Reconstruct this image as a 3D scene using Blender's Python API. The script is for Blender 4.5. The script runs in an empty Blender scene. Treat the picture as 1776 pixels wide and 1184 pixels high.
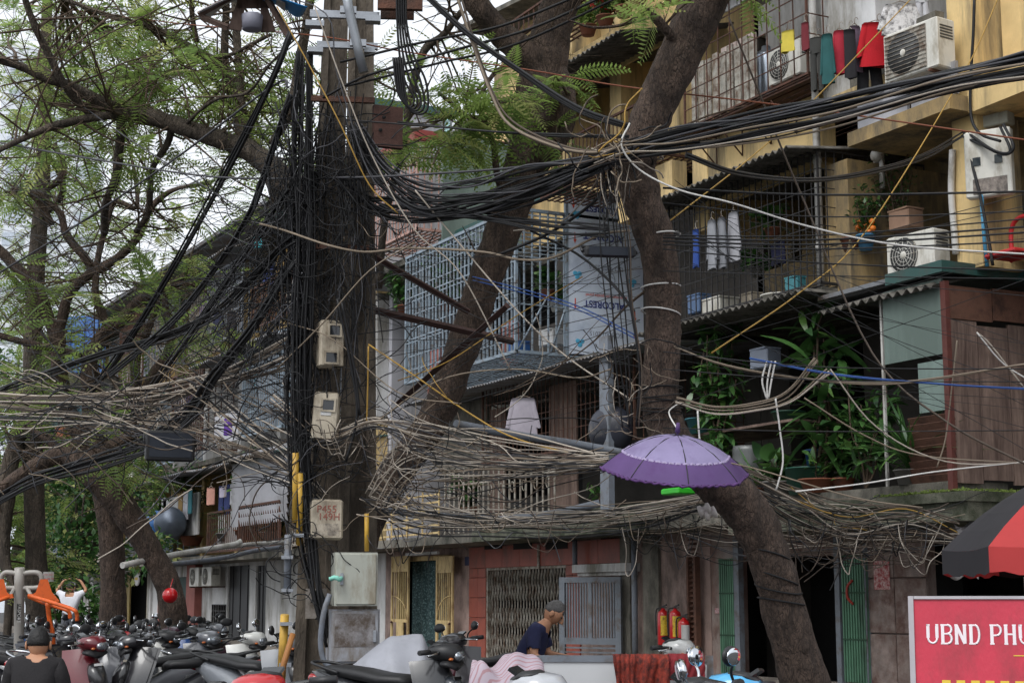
import bpy, math, random
import numpy as np
from mathutils import Vector, Matrix, noise
random.seed(7)
SC = bpy.context.scene
COL = SC.collection
PI = math.pi
# ---------------------------------------------------------------- camera
FX = 2800.0; CX, CY = 888.0, 592.0; HZ = 1039.0; EYE = 1.32
TH = math.atan((HZ-CY)/FX); PHI = math.atan((888+587)*math.cos(TH)/FX)
FH = (-math.cos(PHI), math.sin(PHI)); RT = (math.sin(PHI), math.cos(PHI))
cam = bpy.data.cameras.new('camera'); cam.lens = 36*FX/1776; cam.sensor_width = 36
cam.clip_start = 0.2; cam.clip_end = 2000
camo = bpy.data.objects.new('camera', cam); COL.objects.link(camo)
camo.location = (0, 0, EYE)
camo.rotation_euler = Vector((FH[0]*math.cos(TH), FH[1]*math.cos(TH), math.sin(TH))).to_track_quat('-Z', 'Y').to_euler()
SC.camera = camo
# ---------------------------------------------------------------- overcast sky, veiled sun
W = bpy.data.worlds.new('World'); SC.world = W; W.use_nodes = True
nt = W.node_tree; nt.nodes.clear()
sky = nt.nodes.new('ShaderNodeTexSky'); sky.sky_type = 'NISHITA'; sky.sun_disc = False
sky.sun_elevation = math.radians(52); sky.sun_rotation = math.radians(150)
sky.air_density = 1.0; sky.dust_density = 6.0; sky.ozone_density = 1.0
hs = nt.nodes.new('ShaderNodeHueSaturation'); hs.inputs['Saturation'].default_value = 0.10
mx = nt.nodes.new('ShaderNodeMix'); mx.data_type = 'RGBA'; mx.inputs[0].default_value = 0.55
mx.inputs[7].default_value = (7.6, 8.05, 8.7, 1)
bg = nt.nodes.new('ShaderNodeBackground'); bg.inputs['Strength'].default_value = 0.135
wo = nt.nodes.new('ShaderNodeOutputWorld')
nt.links.new(sky.outputs[0], hs.inputs['Color']); nt.links.new(hs.outputs[0], mx.inputs[6])
nt.links.new(mx.outputs[2], bg.inputs[0]); nt.links.new(bg.outputs[0], wo.inputs[0])
sl = bpy.data.lights.new('sun', 'SUN'); sl.energy = 0.8; sl.angle = math.radians(25); sl.color = (1, .98, .95)
so = bpy.data.objects.new('sun', sl); COL.objects.link(so)
SUN_EL, SUN_AZ = math.radians(52), math.radians(-60)
so.rotation_euler = Vector((-math.cos(SUN_EL)*math.cos(SUN_AZ), -math.cos(SUN_EL)*math.sin(SUN_AZ), -math.sin(SUN_EL))).to_track_quat('-Z', 'Y').to_euler()
sky.sun_rotation = math.radians(90) - SUN_AZ
vs = SC.view_settings; vs.view_transform = 'Standard'; vs.look = 'None'; vs.gamma = 1; vs.use_curve_mapping = False
vs.exposure = 0.52
SC.render.engine = 'CYCLES'
SC.cycles.max_bounces = 6; SC.cycles.transparent_max_bounces = 8
# ---------------------------------------------------------------- pixels to places
YW = 15.5                                           # facade plane
def ray(px, py):
    a = (px-CX)/FX; b = -(py-CY)/FX; c = math.cos(TH); s = math.sin(TH)
    f = c-b*s; u = s+b*c
    return Vector((FH[0]*f+RT[0]*a, FH[1]*f+RT[1]*a, u))
O = Vector((0, 0, EYE))
def D(px, py, dep): return O + ray(px, py)*dep       # at a depth along the view
def Q(px, py, d=0):                                 # on the plane d metres in front of the facade
    r = ray(px, py); return O + r*((YW-d)/r.y)
def QX(px, py, X):                                  # on a plane square to the facade
    r = ray(px, py); return O + r*(X/r.x)
def gx(px, py, d=0): return Q(px, py, d).x
def gz(px, py, d=0): return Q(px, py, d).z
def GP(px, dep):                                    # ground point under a column of the picture
    p = D(px, HZ, dep); return Vector((p.x, p.y, 0))
def lin(*c):
    return tuple(((v/255/12.92) if v/255 <= .04045 else ((v/255+.055)/1.055)**2.4) for v in c)
# ---------------------------------------------------------------- materials
MATS = {}
def mat(key, col=(128, 128, 128), rough=.65, var=.25, scale=6., bump=0., metal=0., dirt=None, dscale=3., damt=.5,
        streak=1., spec=.4, fine=60., trans=0., alpha=1., clear=0., wave=None, bdist=.02):
    """col is an sRGB triple; var: tonal mottling; dirt: stain colour laid by stretched noise"""
    if key in MATS: return MATS[key]
    m = bpy.data.materials.new(key); m.use_nodes = True; MATS[key] = m
    t = m.node_tree; N = t.nodes; L = t.links
    b = N['Principled BSDF']; c = lin(*col)
    b.inputs['Roughness'].default_value = rough; b.inputs['Metallic'].default_value = metal
    b.inputs['Specular IOR Level'].default_value = spec
    if clear: b.inputs['Coat Weight'].default_value = clear; b.inputs['Coat Roughness'].default_value = .08
    if alpha < 1: b.inputs['Alpha'].default_value = alpha
    tc = N.new('ShaderNodeTexCoord'); oi = N.new('ShaderNodeObjectInfo')
    off = N.new('ShaderNodeVectorMath'); off.operation = 'ADD'
    cmb = N.new('ShaderNodeMath'); cmb.operation = 'MULTIPLY'; cmb.inputs[1].default_value = 37.
    L.new(oi.outputs['Random'], cmb.inputs[0])
    L.new(tc.outputs['Object'], off.inputs[0]); L.new(cmb.outputs[0], off.inputs[1])
    n1 = N.new('ShaderNodeTexNoise'); n1.inputs['Scale'].default_value = scale; n1.inputs['Detail'].default_value = 5; n1.inputs['Roughness'].default_value = .6
    L.new(off.outputs[0], n1.inputs['Vector'])
    mr = N.new('ShaderNodeMapRange'); mr.inputs[1].default_value = .3; mr.inputs[2].default_value = .7
    mr.inputs[3].default_value = 1-var; mr.inputs[4].default_value = 1+var*.6
    L.new(n1.outputs['Fac'], mr.inputs[0])
    mul = N.new('ShaderNodeMix'); mul.data_type = 'RGBA'; mul.blend_type = 'MULTIPLY'; mul.inputs[0].default_value = 1
    mul.inputs[6].default_value = (*c, 1); L.new(mr.outputs[0], mul.inputs[7])
    outc = mul.outputs[2]
    if dirt:
        mp = N.new('ShaderNodeMapping'); mp.inputs['Scale'].default_value = (1, 1, 1/streak)
        L.new(off.outputs[0], mp.inputs['Vector'])
        n2 = N.new('ShaderNodeTexNoise'); n2.inputs['Scale'].default_value = dscale; n2.inputs['Detail'].default_value = 8; n2.inputs['Roughness'].default_value = .7
        L.new(mp.outputs[0], n2.inputs['Vector'])
        cr = N.new('ShaderNodeMapRange'); cr.inputs[1].default_value = .62-damt*.35; cr.inputs[2].default_value = .72-damt*.15
        L.new(n2.outputs['Fac'], cr.inputs[0])
        m2 = N.new('ShaderNodeMix'); m2.data_type = 'RGBA'; L.new(cr.outputs[0], m2.inputs[0])
        L.new(outc, m2.inputs[6]); m2.inputs[7].default_value = (*lin(*dirt), 1)
        outc = m2.outputs[2]
    L.new(outc, b.inputs['Base Color'])
    if bump or wave:
        bm = N.new('ShaderNodeBump'); bm.inputs['Strength'].default_value = max(bump, .4 if wave else 0); bm.inputs['Distance'].default_value = bdist
        n3 = N.new('ShaderNodeTexNoise'); n3.inputs['Scale'].default_value = fine; n3.inputs['Detail'].default_value = 4
        mp3 = N.new('ShaderNodeMapping'); mp3.inputs['Scale'].default_value = (1, 1, 1/streak if not wave else wave)
        L.new(tc.outputs['Object'], mp3.inputs['Vector']); L.new(mp3.outputs[0], n3.inputs['Vector'])
        L.new(n3.outputs['Fac'], bm.inputs['Height']); L.new(bm.outputs[0], b.inputs['Normal'])
    if trans:
        tr = N.new('ShaderNodeBsdfTranslucent'); L.new(outc, tr.inputs[0])
        ms = N.new('ShaderNodeMixShader'); ms.inputs[0].default_value = trans
        L.new(b.outputs[0], ms.inputs[1]); L.new(tr.outputs[0], ms.inputs[2])
        L.new(ms.outputs[0], N['Material Output'].inputs[0])
    return m
def glass(key, col=(120, 130, 140), rough=.08):
    if key in MATS: return MATS[key]
    m = mat(key, col, rough, .1, spec=.6); return m
# ---------------------------------------------------------------- mesh building
class MB:
    def __init__(s): s.v = []; s.f = []; s.m = []; s.sm = []; s.mi = 0; s.smooth = False
    def _add(s, vs, fs, smooth=None):
        o = len(s.v); s.v.extend([tuple(x) for x in vs])
        k = s.smooth if smooth is None else smooth
        for f in fs:
            s.f.append(tuple(i+o for i in f)); s.m.append(s.mi); s.sm.append(k)
        return s
    def box(s, x0, x1, y0, y1, z0, z1):
        if x0 > x1: x0, x1 = x1, x0
        if y0 > y1: y0, y1 = y1, y0
        if z0 > z1: z0, z1 = z1, z0
        return s._add([(x0,y0,z0),(x1,y0,z0),(x1,y1,z0),(x0,y1,z0),(x0,y0,z1),(x1,y0,z1),(x1,y1,z1),(x0,y1,z1)],
            [(0,3,2,1),(4,5,6,7),(0,1,5,4),(1,2,6,5),(2,3,7,6),(3,0,4,7)], False)
    def obox(s, c, hx, hy, hz, M=None, taper=1.):
        M = M or Matrix.Identity(3); c = Vector(c)
        vs = []
        for z in (-1, 1):
            k = taper if z > 0 else 1
            for x, y in ((-1,-1),(1,-1),(1,1),(-1,1)): vs.append(c + M @ Vector((x*hx*k, y*hy*k, z*hz)))
        return s._add(vs, [(0,3,2,1),(4,5,6,7),(0,1,5,4),(1,2,6,5),(2,3,7,6),(3,0,4,7)], False)
    def bev(s, c, hx, hy, hz, b=.02, M=None):            # box with bevelled edges (rounded look)
        M = M or Matrix.Identity(3); c = Vector(c); b = min(b, hx*.9, hy*.9, hz*.9)
        rings = []
        for z, ins in ((-hz, b), (-hz+b, 0), (hz-b, 0), (hz, b)):
            x, y = hx-ins, hy-ins; q = b*.7
            rings.append([(x, -y+q, z), (x, y-q, z), (x-q, y, z), (-x+q, y, z), (-x, y-q, z), (-x, -y+q, z), (-x+q, -y, z), (x-q, -y, z)])
        vs = [c + M @ Vector(p) for r in rings for p in r]; fs = [tuple(range(7, -1, -1)), tuple(range(24, 32))]
        for k in range(3):
            for i in range(8): j = (i+1) % 8; fs.append((k*8+i, k*8+j, k*8+8+j, k*8+8+i))
        return s._add(vs, fs, False)
    def quad(s, a, b, c, d): return s._add([a, b, c, d], [(0, 1, 2, 3)])
    def tube(s, pts, r, n=6, cap=True, smooth=True, flat=None, wob=0, seed=0):
        pts = [Vector(p) for p in pts]
        if len(pts) < 2: return s
        R = r if hasattr(r, '__len__') else [r]*len(pts)
        vs = []; up = None
        for i, p in enumerate(pts):
            t = (pts[min(i+1, len(pts)-1)]-pts[max(i-1, 0)])
            if t.length < 1e-9: t = Vector((0, 0, 1))
            t.normalize()
            if up is None:
                up = t.orthogonal().normalized() if abs(t.z) > .95 else Vector((0, 0, 1))
            a = (up - t*up.dot(t))
            if a.length < 1e-5: a = t.orthogonal()
            a.normalize(); up = a; b = t.cross(a)
            for k in range(n):
                w = 2*PI*k/n; rr = R[i]
                if wob: rr *= 1+wob*noise.noise(Vector((math.cos(w)*1.3+seed, math.sin(w)*1.3, i*.55)))
                vs.append(p + a*(math.cos(w)*rr*(flat or 1)) + b*(math.sin(w)*rr))
        fs = []
        for i in range(len(pts)-1):
            for k in range(n):
                j = (k+1) % n; fs.append((i*n+k, i*n+j, i*n+n+j, i*n+n+k))
        s._add(vs, fs, smooth)
        if cap:
            o = len(s.v)-len(vs)
            s.f.append(tuple(o+k for k in range(n-1, -1, -1))); s.m.append(s.mi); s.sm.append(False)
            s.f.append(tuple(o+(len(pts)-1)*n+k for k in range(n))); s.m.append(s.mi); s.sm.append(False)
        return s
    def lathe(s, prof, n=16, c=(0, 0, 0), M=None, smooth=True):
        c = Vector(c); M = M or Matrix.Identity(3); vs = []
        for r, z in prof:
            for k in range(n): w = 2*PI*k/n; vs.append(c + M @ Vector((r*math.cos(w), r*math.sin(w), z)))
        fs = []
        for i in range(len(prof)-1):
            for k in range(n):
                j = (k+1) % n; fs.append((i*n+k, i*n+j, i*n+n+j, i*n+n+k))
        if prof[0][0] > 1e-6: fs.append(tuple(range(n-1, -1, -1)))
        if prof[-1][0] > 1e-6: fs.append(tuple((len(prof)-1)*n+k for k in range(n)))
        return s._add(vs, fs, smooth)
    def ball(s, c, rx, ry=None, rz=None, n=12, m=8, M=None, fn=None):
        ry = ry or rx; rz = rz or rx; c = Vector(c); M = M or Matrix.Identity(3); vs = []; fs = []
        for i in range(m+1):
            a = PI*i/m
            for k in range(n):
                w = 2*PI*k/n; d = Vector((math.sin(a)*math.cos(w), math.sin(a)*math.sin(w), -math.cos(a)))
                p = Vector((d.x*rx, d.y*ry, d.z*rz))
                if fn: p = fn(d, p)
                vs.append(c + M @ p)
        for i in range(m):
            for k in range(n): j = (k+1) % n; fs.append((i*n+k, i*n+j, i*n+n+j, i*n+n+k))
        return s._add(vs, fs, True)
    def grid(s, fn, nu, nv, smooth=True, thick=0):
        vs = [fn(i/nu, j/nv) for j in range(nv+1) for i in range(nu+1)]
        fs = [(j*(nu+1)+i, j*(nu+1)+i+1, (j+1)*(nu+1)+i+1, (j+1)*(nu+1)+i) for j in range(nv) for i in range(nu)]
        return s._add(vs, fs, smooth)
    def prism(s, poly, y0, y1, M=None, c=(0, 0, 0)):     # polygon in xz pushed along y
        M = M or Matrix.Identity(3); c = Vector(c); n = len(poly)
        vs = [c + M @ Vector((x, y0, z)) for x, z in poly] + [c + M @ Vector((x, y1, z)) for x, z in poly]
        fs = [tuple(range(n)), tuple(range(2*n-1, n-1, -1))] + [(i, n+i, n+(i+1) % n, (i+1) % n) for i in range(n)]
        return s._add(vs, fs, False)
    def build(s, name, mats, parent=None, local=False, label=None, cat=None, group=None, kind=None):
        me = bpy.data.meshes.new(name)
        V = np.array(s.v, dtype=float).reshape(-1, 3)
        loc = Vector((0, 0, 0))
        if not local:
            if parent is not None:
                r = parent
                while r.parent: r = r.parent
                V = V - np.array(r.location)
            elif len(V):
                lo, hi = V.min(0), V.max(0); loc = Vector(((lo[0]+hi[0])/2, (lo[1]+hi[1])/2, lo[2])); V = V-np.array(loc)
        me.from_pydata(V.tolist(), [], s.f)
        ms = mats if isinstance(mats, (list, tuple)) else [mats]
        for m in ms: me.materials.append(m)
        if len(me.polygons) == len(s.f):
            me.polygons.foreach_set('use_smooth', s.sm)
            if len(ms) > 1: me.polygons.foreach_set('material_index', s.m)
        o = bpy.data.objects.new(name, me); COL.objects.link(o); o.location = loc
        if parent is not None: o.parent = parent
        return tag(o, label, cat, group, kind)
def tag(o, label=None, cat=None, group=None, kind=None):
    for k, v in (('label', label), ('category', cat), ('group', group), ('kind', kind)):
        if v: o[k] = v
    return o
def thing(name, label, cat, loc=(0, 0, 0), rz=0, group=None):
    o = bpy.data.objects.new(name, None); COL.objects.link(o); o.location = loc; o.rotation_euler = (0, 0, rz)
    o.empty_display_size = .2
    return tag(o, label, cat, group)
def copy_tree(o, parent=None):
    c = o.copy(); COL.objects.link(c); c.parent = parent
    for ch in o.children: copy_tree(ch, c)
    return c
def cr(pts, n=6):                                      # Catmull-Rom through points (any dimension)
    P = [np.array(p, float) for p in pts]
    if len(P) < 3:
        return [P[0]+(P[1]-P[0])*t/n for t in range(n+1)]
    P = [2*P[0]-P[1]]+P+[2*P[-1]-P[-2]]; out = []
    for i in range(1, len(P)-2):
        a, b, c, d = P[i-1:i+3]
        for k in range(n):
            t = k/n
            out.append(.5*((2*b)+(c-a)*t+(2*a-5*b+4*c-d)*t*t+(3*b-a-3*c+d)*t**3))
    out.append(P[-2]); return out
def rx(a): return Matrix.Rotation(a, 3, 'X')
def ry(a): return Matrix.Rotation(a, 3, 'Y')
def rz(a): return Matrix.Rotation(a, 3, 'Z')
U = random.uniform
def text(body, size, loc, M, m, parent=None, name='lettering', ext=.002, bold=0, align='CENTER', sx=1.):
    cu = bpy.data.curves.new(name, 'FONT'); cu.body = body; cu.size = size; cu.extrude = ext; cu.align_x = align; cu.align_y = 'CENTER'; cu.offset = bold
    o = bpy.data.objects.new(name, cu); COL.objects.link(o); cu.materials.append(m)
    mt = M.to_4x4() @ Matrix.Diagonal((sx, 1, 1, 1))
    r = Vector((0, 0, 0))
    if parent is not None:
        o.parent = parent; q = parent
        while q.parent: q = q.parent
        r = Vector(q.location)
    o.matrix_local = Matrix.Translation(Vector(loc)-r) @ mt
    bpy.context.view_layer.update()
    me = bpy.data.meshes.new_from_object(o.evaluated_get(bpy.context.evaluated_depsgraph_get()))
    q = bpy.data.objects.new(name, me); COL.objects.link(q); q.parent = parent; q.matrix_local = o.matrix_local.copy()
    bpy.data.objects.remove(o); bpy.data.curves.remove(cu)
    if not me.materials: me.materials.append(m)
    return q
def facing_cam(p):                                     # rotation: local x right, local -y towards the camera, z up
    d = (Vector((p[0], p[1], 0))-Vector((0, 0, 0))).normalized()
    return Matrix(((d.y, d.x, 0), (-d.x, d.y, 0), (0, 0, 1)))
TXT = Matrix(((1, 0, 0), (0, 0, -1), (0, 1, 0)))         # text standing up, read from -y
# ================================================================ materials of the place
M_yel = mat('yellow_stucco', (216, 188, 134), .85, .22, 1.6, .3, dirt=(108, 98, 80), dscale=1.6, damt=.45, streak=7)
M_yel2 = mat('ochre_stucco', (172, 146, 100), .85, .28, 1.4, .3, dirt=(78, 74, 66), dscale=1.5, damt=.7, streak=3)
M_conc = mat('dirty_concrete', (120, 115, 106), .9, .35, 3, .5, dirt=(52, 52, 46), dscale=1.7, damt=.6, streak=2)
M_moss = mat('mossy_concrete', (104, 104, 92), .95, .4, 4, .6, dirt=(46, 52, 36), dscale=2.6, damt=.7)
M_white = mat('white_plaster', (196, 196, 196), .85, .18, 2, .2, dirt=(120, 116, 106), dscale=1.2, damt=.45, streak=4)
M_lilac = mat('pale_grey_plaster', (176, 176, 182), .8, .15, 1.2, .2, dirt=(120, 118, 116), dscale=.8, damt=.35, streak=5)
M_pinkw = mat('pinkish_wall', (156, 134, 126), .8, .25, 2, .3, dirt=(96, 82, 76), dscale=1.8, damt=.5, streak=2)
M_brownw = mat('stained_brown_wall', (122, 98, 90), .85, .35, 2.5, .4, dirt=(150, 140, 134), dscale=2.2, damt=.45, streak=2)
M_stone = mat('worn_stone_panel', (134, 120, 114), .8, .4, 4, .4, dirt=(92, 68, 60), dscale=3.2, damt=.65)
M_red = mat('red_tile', (146, 72, 56), .45, .16, 3, .15, dirt=(110, 62, 50), dscale=2.5, damt=.4, streak=2)
M_rust = mat('rusty_steel', (92, 60, 46), .8, .4, 14, .4, dirt=(58, 44, 38), dscale=8, damt=.6)
M_dkst = mat('dark_steel', (52, 50, 50), .6, .3, 10, .2, metal=.3)
M_grey = mat('grey_painted_steel', (104, 110, 118), .5, .15, 6, .1, dirt=(84, 74, 66), dscale=5, damt=.35)
M_bluebar = mat('blue_grey_steel', (128, 142, 154), .5, .2, 5, .1, dirt=(96, 88, 80), dscale=6, damt=.35)
M_whbar = mat('flaking_white_bars', (164, 160, 150), .7, .25, 9, .3, dirt=(98, 78, 62), dscale=7, damt=.6)
M_cream = mat('cream_paint', (196, 172, 122), .6, .14, 3, .15, dirt=(120, 92, 58), dscale=6, damt=.4, streak=3)
M_green = mat('green_shutter', (78, 118, 94), .55, .18, 3, .15, dirt=(52, 74, 60), dscale=4, damt=.45, streak=5)
M_gpanel = mat('grey_green_panel', (122, 140, 134), .6, .2, 1.2, .1, dirt=(92, 106, 100), dscale=.7, damt=.6, streak=5)
M_teal = mat('dark_teal_fascia', (46, 82, 78), .5, .2, 3, .1, dirt=(60, 64, 60), dscale=3, damt=.4)
M_corr = mat('fibre_cement_sheet', (104, 100, 94), .9, .35, 5, .4, dirt=(54, 52, 46), dscale=3, damt=.6)
M_tin = mat('tin_sheet', (126, 128, 132), .55, .2, 3, .2, metal=.3, dirt=(96, 80, 66), dscale=2.5, damt=.45)
M_wood = mat('weathered_plank', (126, 106, 96), .9, .3, 3, .6, dirt=(78, 62, 56), dscale=5, damt=.65, streak=9, fine=30)
M_wood2 = mat('brown_board', (104, 72, 58), .8, .3, 3, .4, dirt=(62, 42, 34), dscale=3, damt=.5)
M_black = mat('black_and_room_shade', (30, 29, 29), .9, .2)  # darkness of unlit rooms put into the colour; also plain black print
M_room = mat('shaded_room_grey', (70, 66, 62), .9, .3, 2, .2)  # room grey kept dark so the colour carries the shade of recesses
M_pvc = mat('white_pvc', (190, 188, 184), .5, .12, 4, .05, dirt=(128, 122, 112), dscale=4, damt=.45, streak=2)
M_gpvc = mat('grey_pvc', (116, 122, 132), .5, .15, 4, .05, dirt=(88, 86, 84), dscale=4, damt=.45)
M_acw = mat('appliance_white', (204, 202, 194), .45, .1, 4, .0, dirt=(150, 142, 126), dscale=4, damt=.35, streak=3)
M_acd = mat('fan_dark', (66, 66, 66), .6, .2)
M_win = glass('window_glass', (52, 58, 62), .1)
M_plastic = mat('plastic_blue', (52, 92, 150), .4, .1)
# ================================================================ ground
g = MB(); g.box(-400, 300, -300, 400, -.3, 0)
g.build('ground', mat('asphalt', (68, 67, 66), .9, .3, 1.2, .5, dirt=(50, 48, 46), dscale=.6, damt=.5), kind='structure', label='grey asphalt yard ground under the parked motorbikes')
g = MB(); g.box(-110, -8, 12.6, 15.52, 0.0, .12)
g.build('pavement', mat('pavement_slab', (120, 112, 104), .9, .3, 2, .4, dirt=(80, 74, 68), dscale=1.5, damt=.5), kind='structure', label='raised concrete pavement along the ground floor doors')
# ================================================================ builders for buildings
def wall_holes(mb, x0, x1, z0, z1, y0, y1, holes):
    xs = sorted({x0, x1, *[min(max(v, x0), x1) for h in holes for v in h[:2]]})
    zs = sorted({z0, z1, *[min(max(v, z0), z1) for h in holes for v in h[2:]]})
    for j in range(len(zs)-1):
        run = None
        for i in range(len(xs)-1):
            cx, cz = (xs[i]+xs[i+1])/2, (zs[j]+zs[j+1])/2
            solid = not any(h[0] < cx < h[1] and h[2] < cz < h[3] for h in holes)
            if solid: run = xs[i] if run is None else run
            if run is not None and (not solid or i == len(xs)-2):
                mb.box(run, xs[i+1] if solid else xs[i], y0, y1, zs[j], zs[j+1]); run = None
def H(px0, px1, pyt, pyb=None, d=0):                     # opening from picture columns and rows
    m = (px0+px1)/2
    return (gx(px0, (pyt+(pyb or 1100))/2, d), gx(px1, (pyt+(pyb or 1100))/2, d), gz(m, pyb, d) if pyb else 0.05, gz(m, pyt, d))
def cage(name, parent, m, X0, X1, Y0, Y1, z0, z1, dv=.14, dh=.5, r=.011, fr=.022, ends=(1, 0), top=False, floor=True, diag=0, label=None):
    c = MB()
    n = max(1, int((X1-X0)/dv))
    for i in range(n+1):
        x = X0+(X1-X0)*i/n; c.box(x-r, x+r, Y0-r, Y0+r, z0, z1)
    k = max(1, int((z1-z0)/dh))
    for j in range(k+1):
        z = z0+(z1-z0)*j/k; q = fr if j in (0, k) else r*.9
        c.box(X0-fr, X1+fr, Y0-q-.003, Y0+q-.003, z-q, z+q)
        for e, X in ((ends[1], X0), (ends[0], X1)):
            if e: c.box(X-q, X+q, Y0, Y1, z-q+.002, z+q+.002)
    ny = max(1, int((Y1-Y0)/dv))
    for e, X in ((ends[1], X0), (ends[0], X1)):
        if e:
            for i in range(1, ny+1): y = Y0+(Y1-Y0)*i/ny; c.box(X-r, X+r, y-r, y+r, z0, z1)
    for X in (X0, X1): c.box(X-fr, X+fr, Y0-fr, Y0+fr, z0, z1)
    if top:
        for i in range(0, n+1, 2): x = X0+(X1-X0)*i/n; c.box(x-r, x+r, Y0, Y1, z1-r, z1+r)
    if floor:
        for i in range(0, n+1, 2): x = X0+(X1-X0)*i/n; c.box(x-r, x+r, Y0, Y1, z0-.02-r, z0-.02+r)
        q = int((Y1-Y0)/.12)
        for i in range(q): y = Y0+(Y1-Y0)*i/q; c.box(X0, X1, y, y+.05, z0-.045, z0-.033)
    for i in range(diag):
        x = X0+(X1-X0)*(i+.5)/diag; c.tube([(x, Y0, z0), (x, Y1-.1, z0-.9)], .018, 4)
    return c.build(name, m, parent, label=label)
def corrugated(name, parent, m, X0, X1, Yf, Yb, zf, zb, pitch=.16, amp=.03, label=None):
    c = MB(); n = int(abs(X1-X0)/pitch*6)
    def f(u, v):
        x = X0+(X1-X0)*u; y = Yf+(Yb-Yf)*v
        return (x, y, zf+(zb-zf)*v+amp*math.sin(2*PI*(x-X0)/pitch)+.02*noise.noise(Vector((x*.8, y, 1))))
    c.grid(f, n, 2)
    c2 = [(v[0], v[1], v[2]-.012) for v in c.v]; k = len(c.v); fs = list(c.f)
    c.v += c2; c.f += [tuple(i+k for i in reversed(q)) for q in fs]; c.m += [0]*len(fs); c.sm += [True]*len(fs)
    for i in range(n): c.f.append((i, i+k, i+1+k, i+1)); c.m.append(0); c.sm.append(False)
    return c.build(name, m, parent, label=label)
def simple(name, m, parent, *boxes, label=None):
    c = MB()
    for b in boxes: c.box(*b)
    return c.build(name, m, parent, label=label)
def window(parent, X0, X1, Y, z0, z1, mf, bars=0, bm=None, sill=True):
    w = MB(); t = .06
    w.box(X0, X1, Y-.03, Y+.03, z0, z0+t); w.box(X0, X1, Y-.03, Y+.03, z1-t, z1)
    for x in (X0, (X0+X1)/2-t/2, X1-t): w.box(x, x+t, Y-.032, Y+.028, z0, z1)
    o = w.build('window', mf, parent)
    simple('pane', M_win, o, (X0+t, X1-t, Y+.005, Y+.015, z0+t, z1-t))
    if sill: simple('sill', M_conc, o, (X0-.08, X1+.08, Y-.14, Y+.02, z0-.07, z0))
    if bars:
        b = MB()
        for i in range(bars): x = X0+(X1-X0)*(i+.5)/bars; b.box(x-.008, x+.008, Y-.09, Y-.074, z0, z1)
        for z in (z0+.15, (z0+z1)/2, z1-.15): b.box(X0, X1, Y-.092, Y-.072, z-.008, z+.008)
        b.build('window_bars', bm or M_rust, o)
    return o
YB = 16.6; YR = 24.0
L2, L3, L4, L5 = 2.65, 5.75, 8.82, 11.9
# ================================================================ building with the yellow front (near end)
bA = thing('apartment_building', 'yellow stuccoed apartment block with caged balconies and planked terrace room', 'building', (-18, 18, 0))
XA0, XA1 = -22.6, -9.0
gA = MB()
hs_ = [H(1275, 1462, 965), H(1141, 1210, 962), H(1600, 1776, 930)]
wall_holes(gA, XA0, XA1, 0, 2.5, YW, YW+.25, hs_)
gA.build('ground_floor_wall', M_brownw, bA)
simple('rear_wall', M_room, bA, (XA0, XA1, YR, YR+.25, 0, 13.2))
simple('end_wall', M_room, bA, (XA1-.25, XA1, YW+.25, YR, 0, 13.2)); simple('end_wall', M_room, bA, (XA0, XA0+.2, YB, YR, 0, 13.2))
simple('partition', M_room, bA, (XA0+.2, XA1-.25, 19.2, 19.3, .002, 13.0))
for z in (L2, L3, L4, L5):
    simple('floor_slab', M_conc, bA, (XA0, XA1-.26, YB+.001 if z > L2 else YW, YR-.001, z-.16, z+.0))
# upper back walls with dark openings
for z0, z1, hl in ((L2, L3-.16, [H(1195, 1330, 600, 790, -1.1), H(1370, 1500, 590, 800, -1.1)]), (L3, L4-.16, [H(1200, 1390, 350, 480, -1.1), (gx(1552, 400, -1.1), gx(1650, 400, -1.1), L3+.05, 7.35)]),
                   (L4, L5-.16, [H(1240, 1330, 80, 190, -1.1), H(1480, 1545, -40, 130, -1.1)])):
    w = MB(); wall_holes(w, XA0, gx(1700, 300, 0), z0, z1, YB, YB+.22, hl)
    w.build('back_wall', M_room if z0 < 5 else (M_yel2 if z0 < 8 else M_white), bA)  # second floor: deep terrace shade is put into the wall colour
# front wall right of the column, with window and lintel
XC0, XC1 = gx(1652, 250, .75), gx(1669, 250, .75)
wr = MB(); wall_holes(wr, XC1+.35, XA1, L3-.1, 13.2, YW-.3, YW, [(gx(1742, 330, .3), -9.6, L3+.3, 7.6), (gx(1716, 0, .3), -11, 10.25, 11.9)])
wr.build('front_wall', M_yel, bA)
simple('window_sill', M_yel, bA, (gx(1708, 40, .3), -11, YW-.42, YW-.302, 9.95, 10.2))
sh = MB()
for i in range(14): sh.box(gx(1716, 0, .3)+.02+i*.2, gx(1716, 0, .3)+.14+i*.2, YW-.1, YW-.06, 10.25, 11.9)
sh.build('window_shutter', M_wood2, bA)
lt = MB(); lt.prism([(XC1+.3, 7.9), (XC1+3.5, 8.15), (XC1+3.5, 7.62), (XC1+.3, 7.55)], YW-.9, YW-.301); lt.build('lintel', M_yel, bA)
simple('column', M_yel, bA, (XC0, XC1+.28, YW-.75, YW-.02, L3-.2, 13.2))
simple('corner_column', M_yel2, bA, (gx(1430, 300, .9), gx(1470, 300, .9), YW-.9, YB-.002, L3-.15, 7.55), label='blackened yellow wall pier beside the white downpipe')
simple('upper_pier', M_white, bA, (gx(1425, 60, .9), gx(1520, 60, .9), YW-.9, YB-.002, L4-.35, 13.2))
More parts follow.
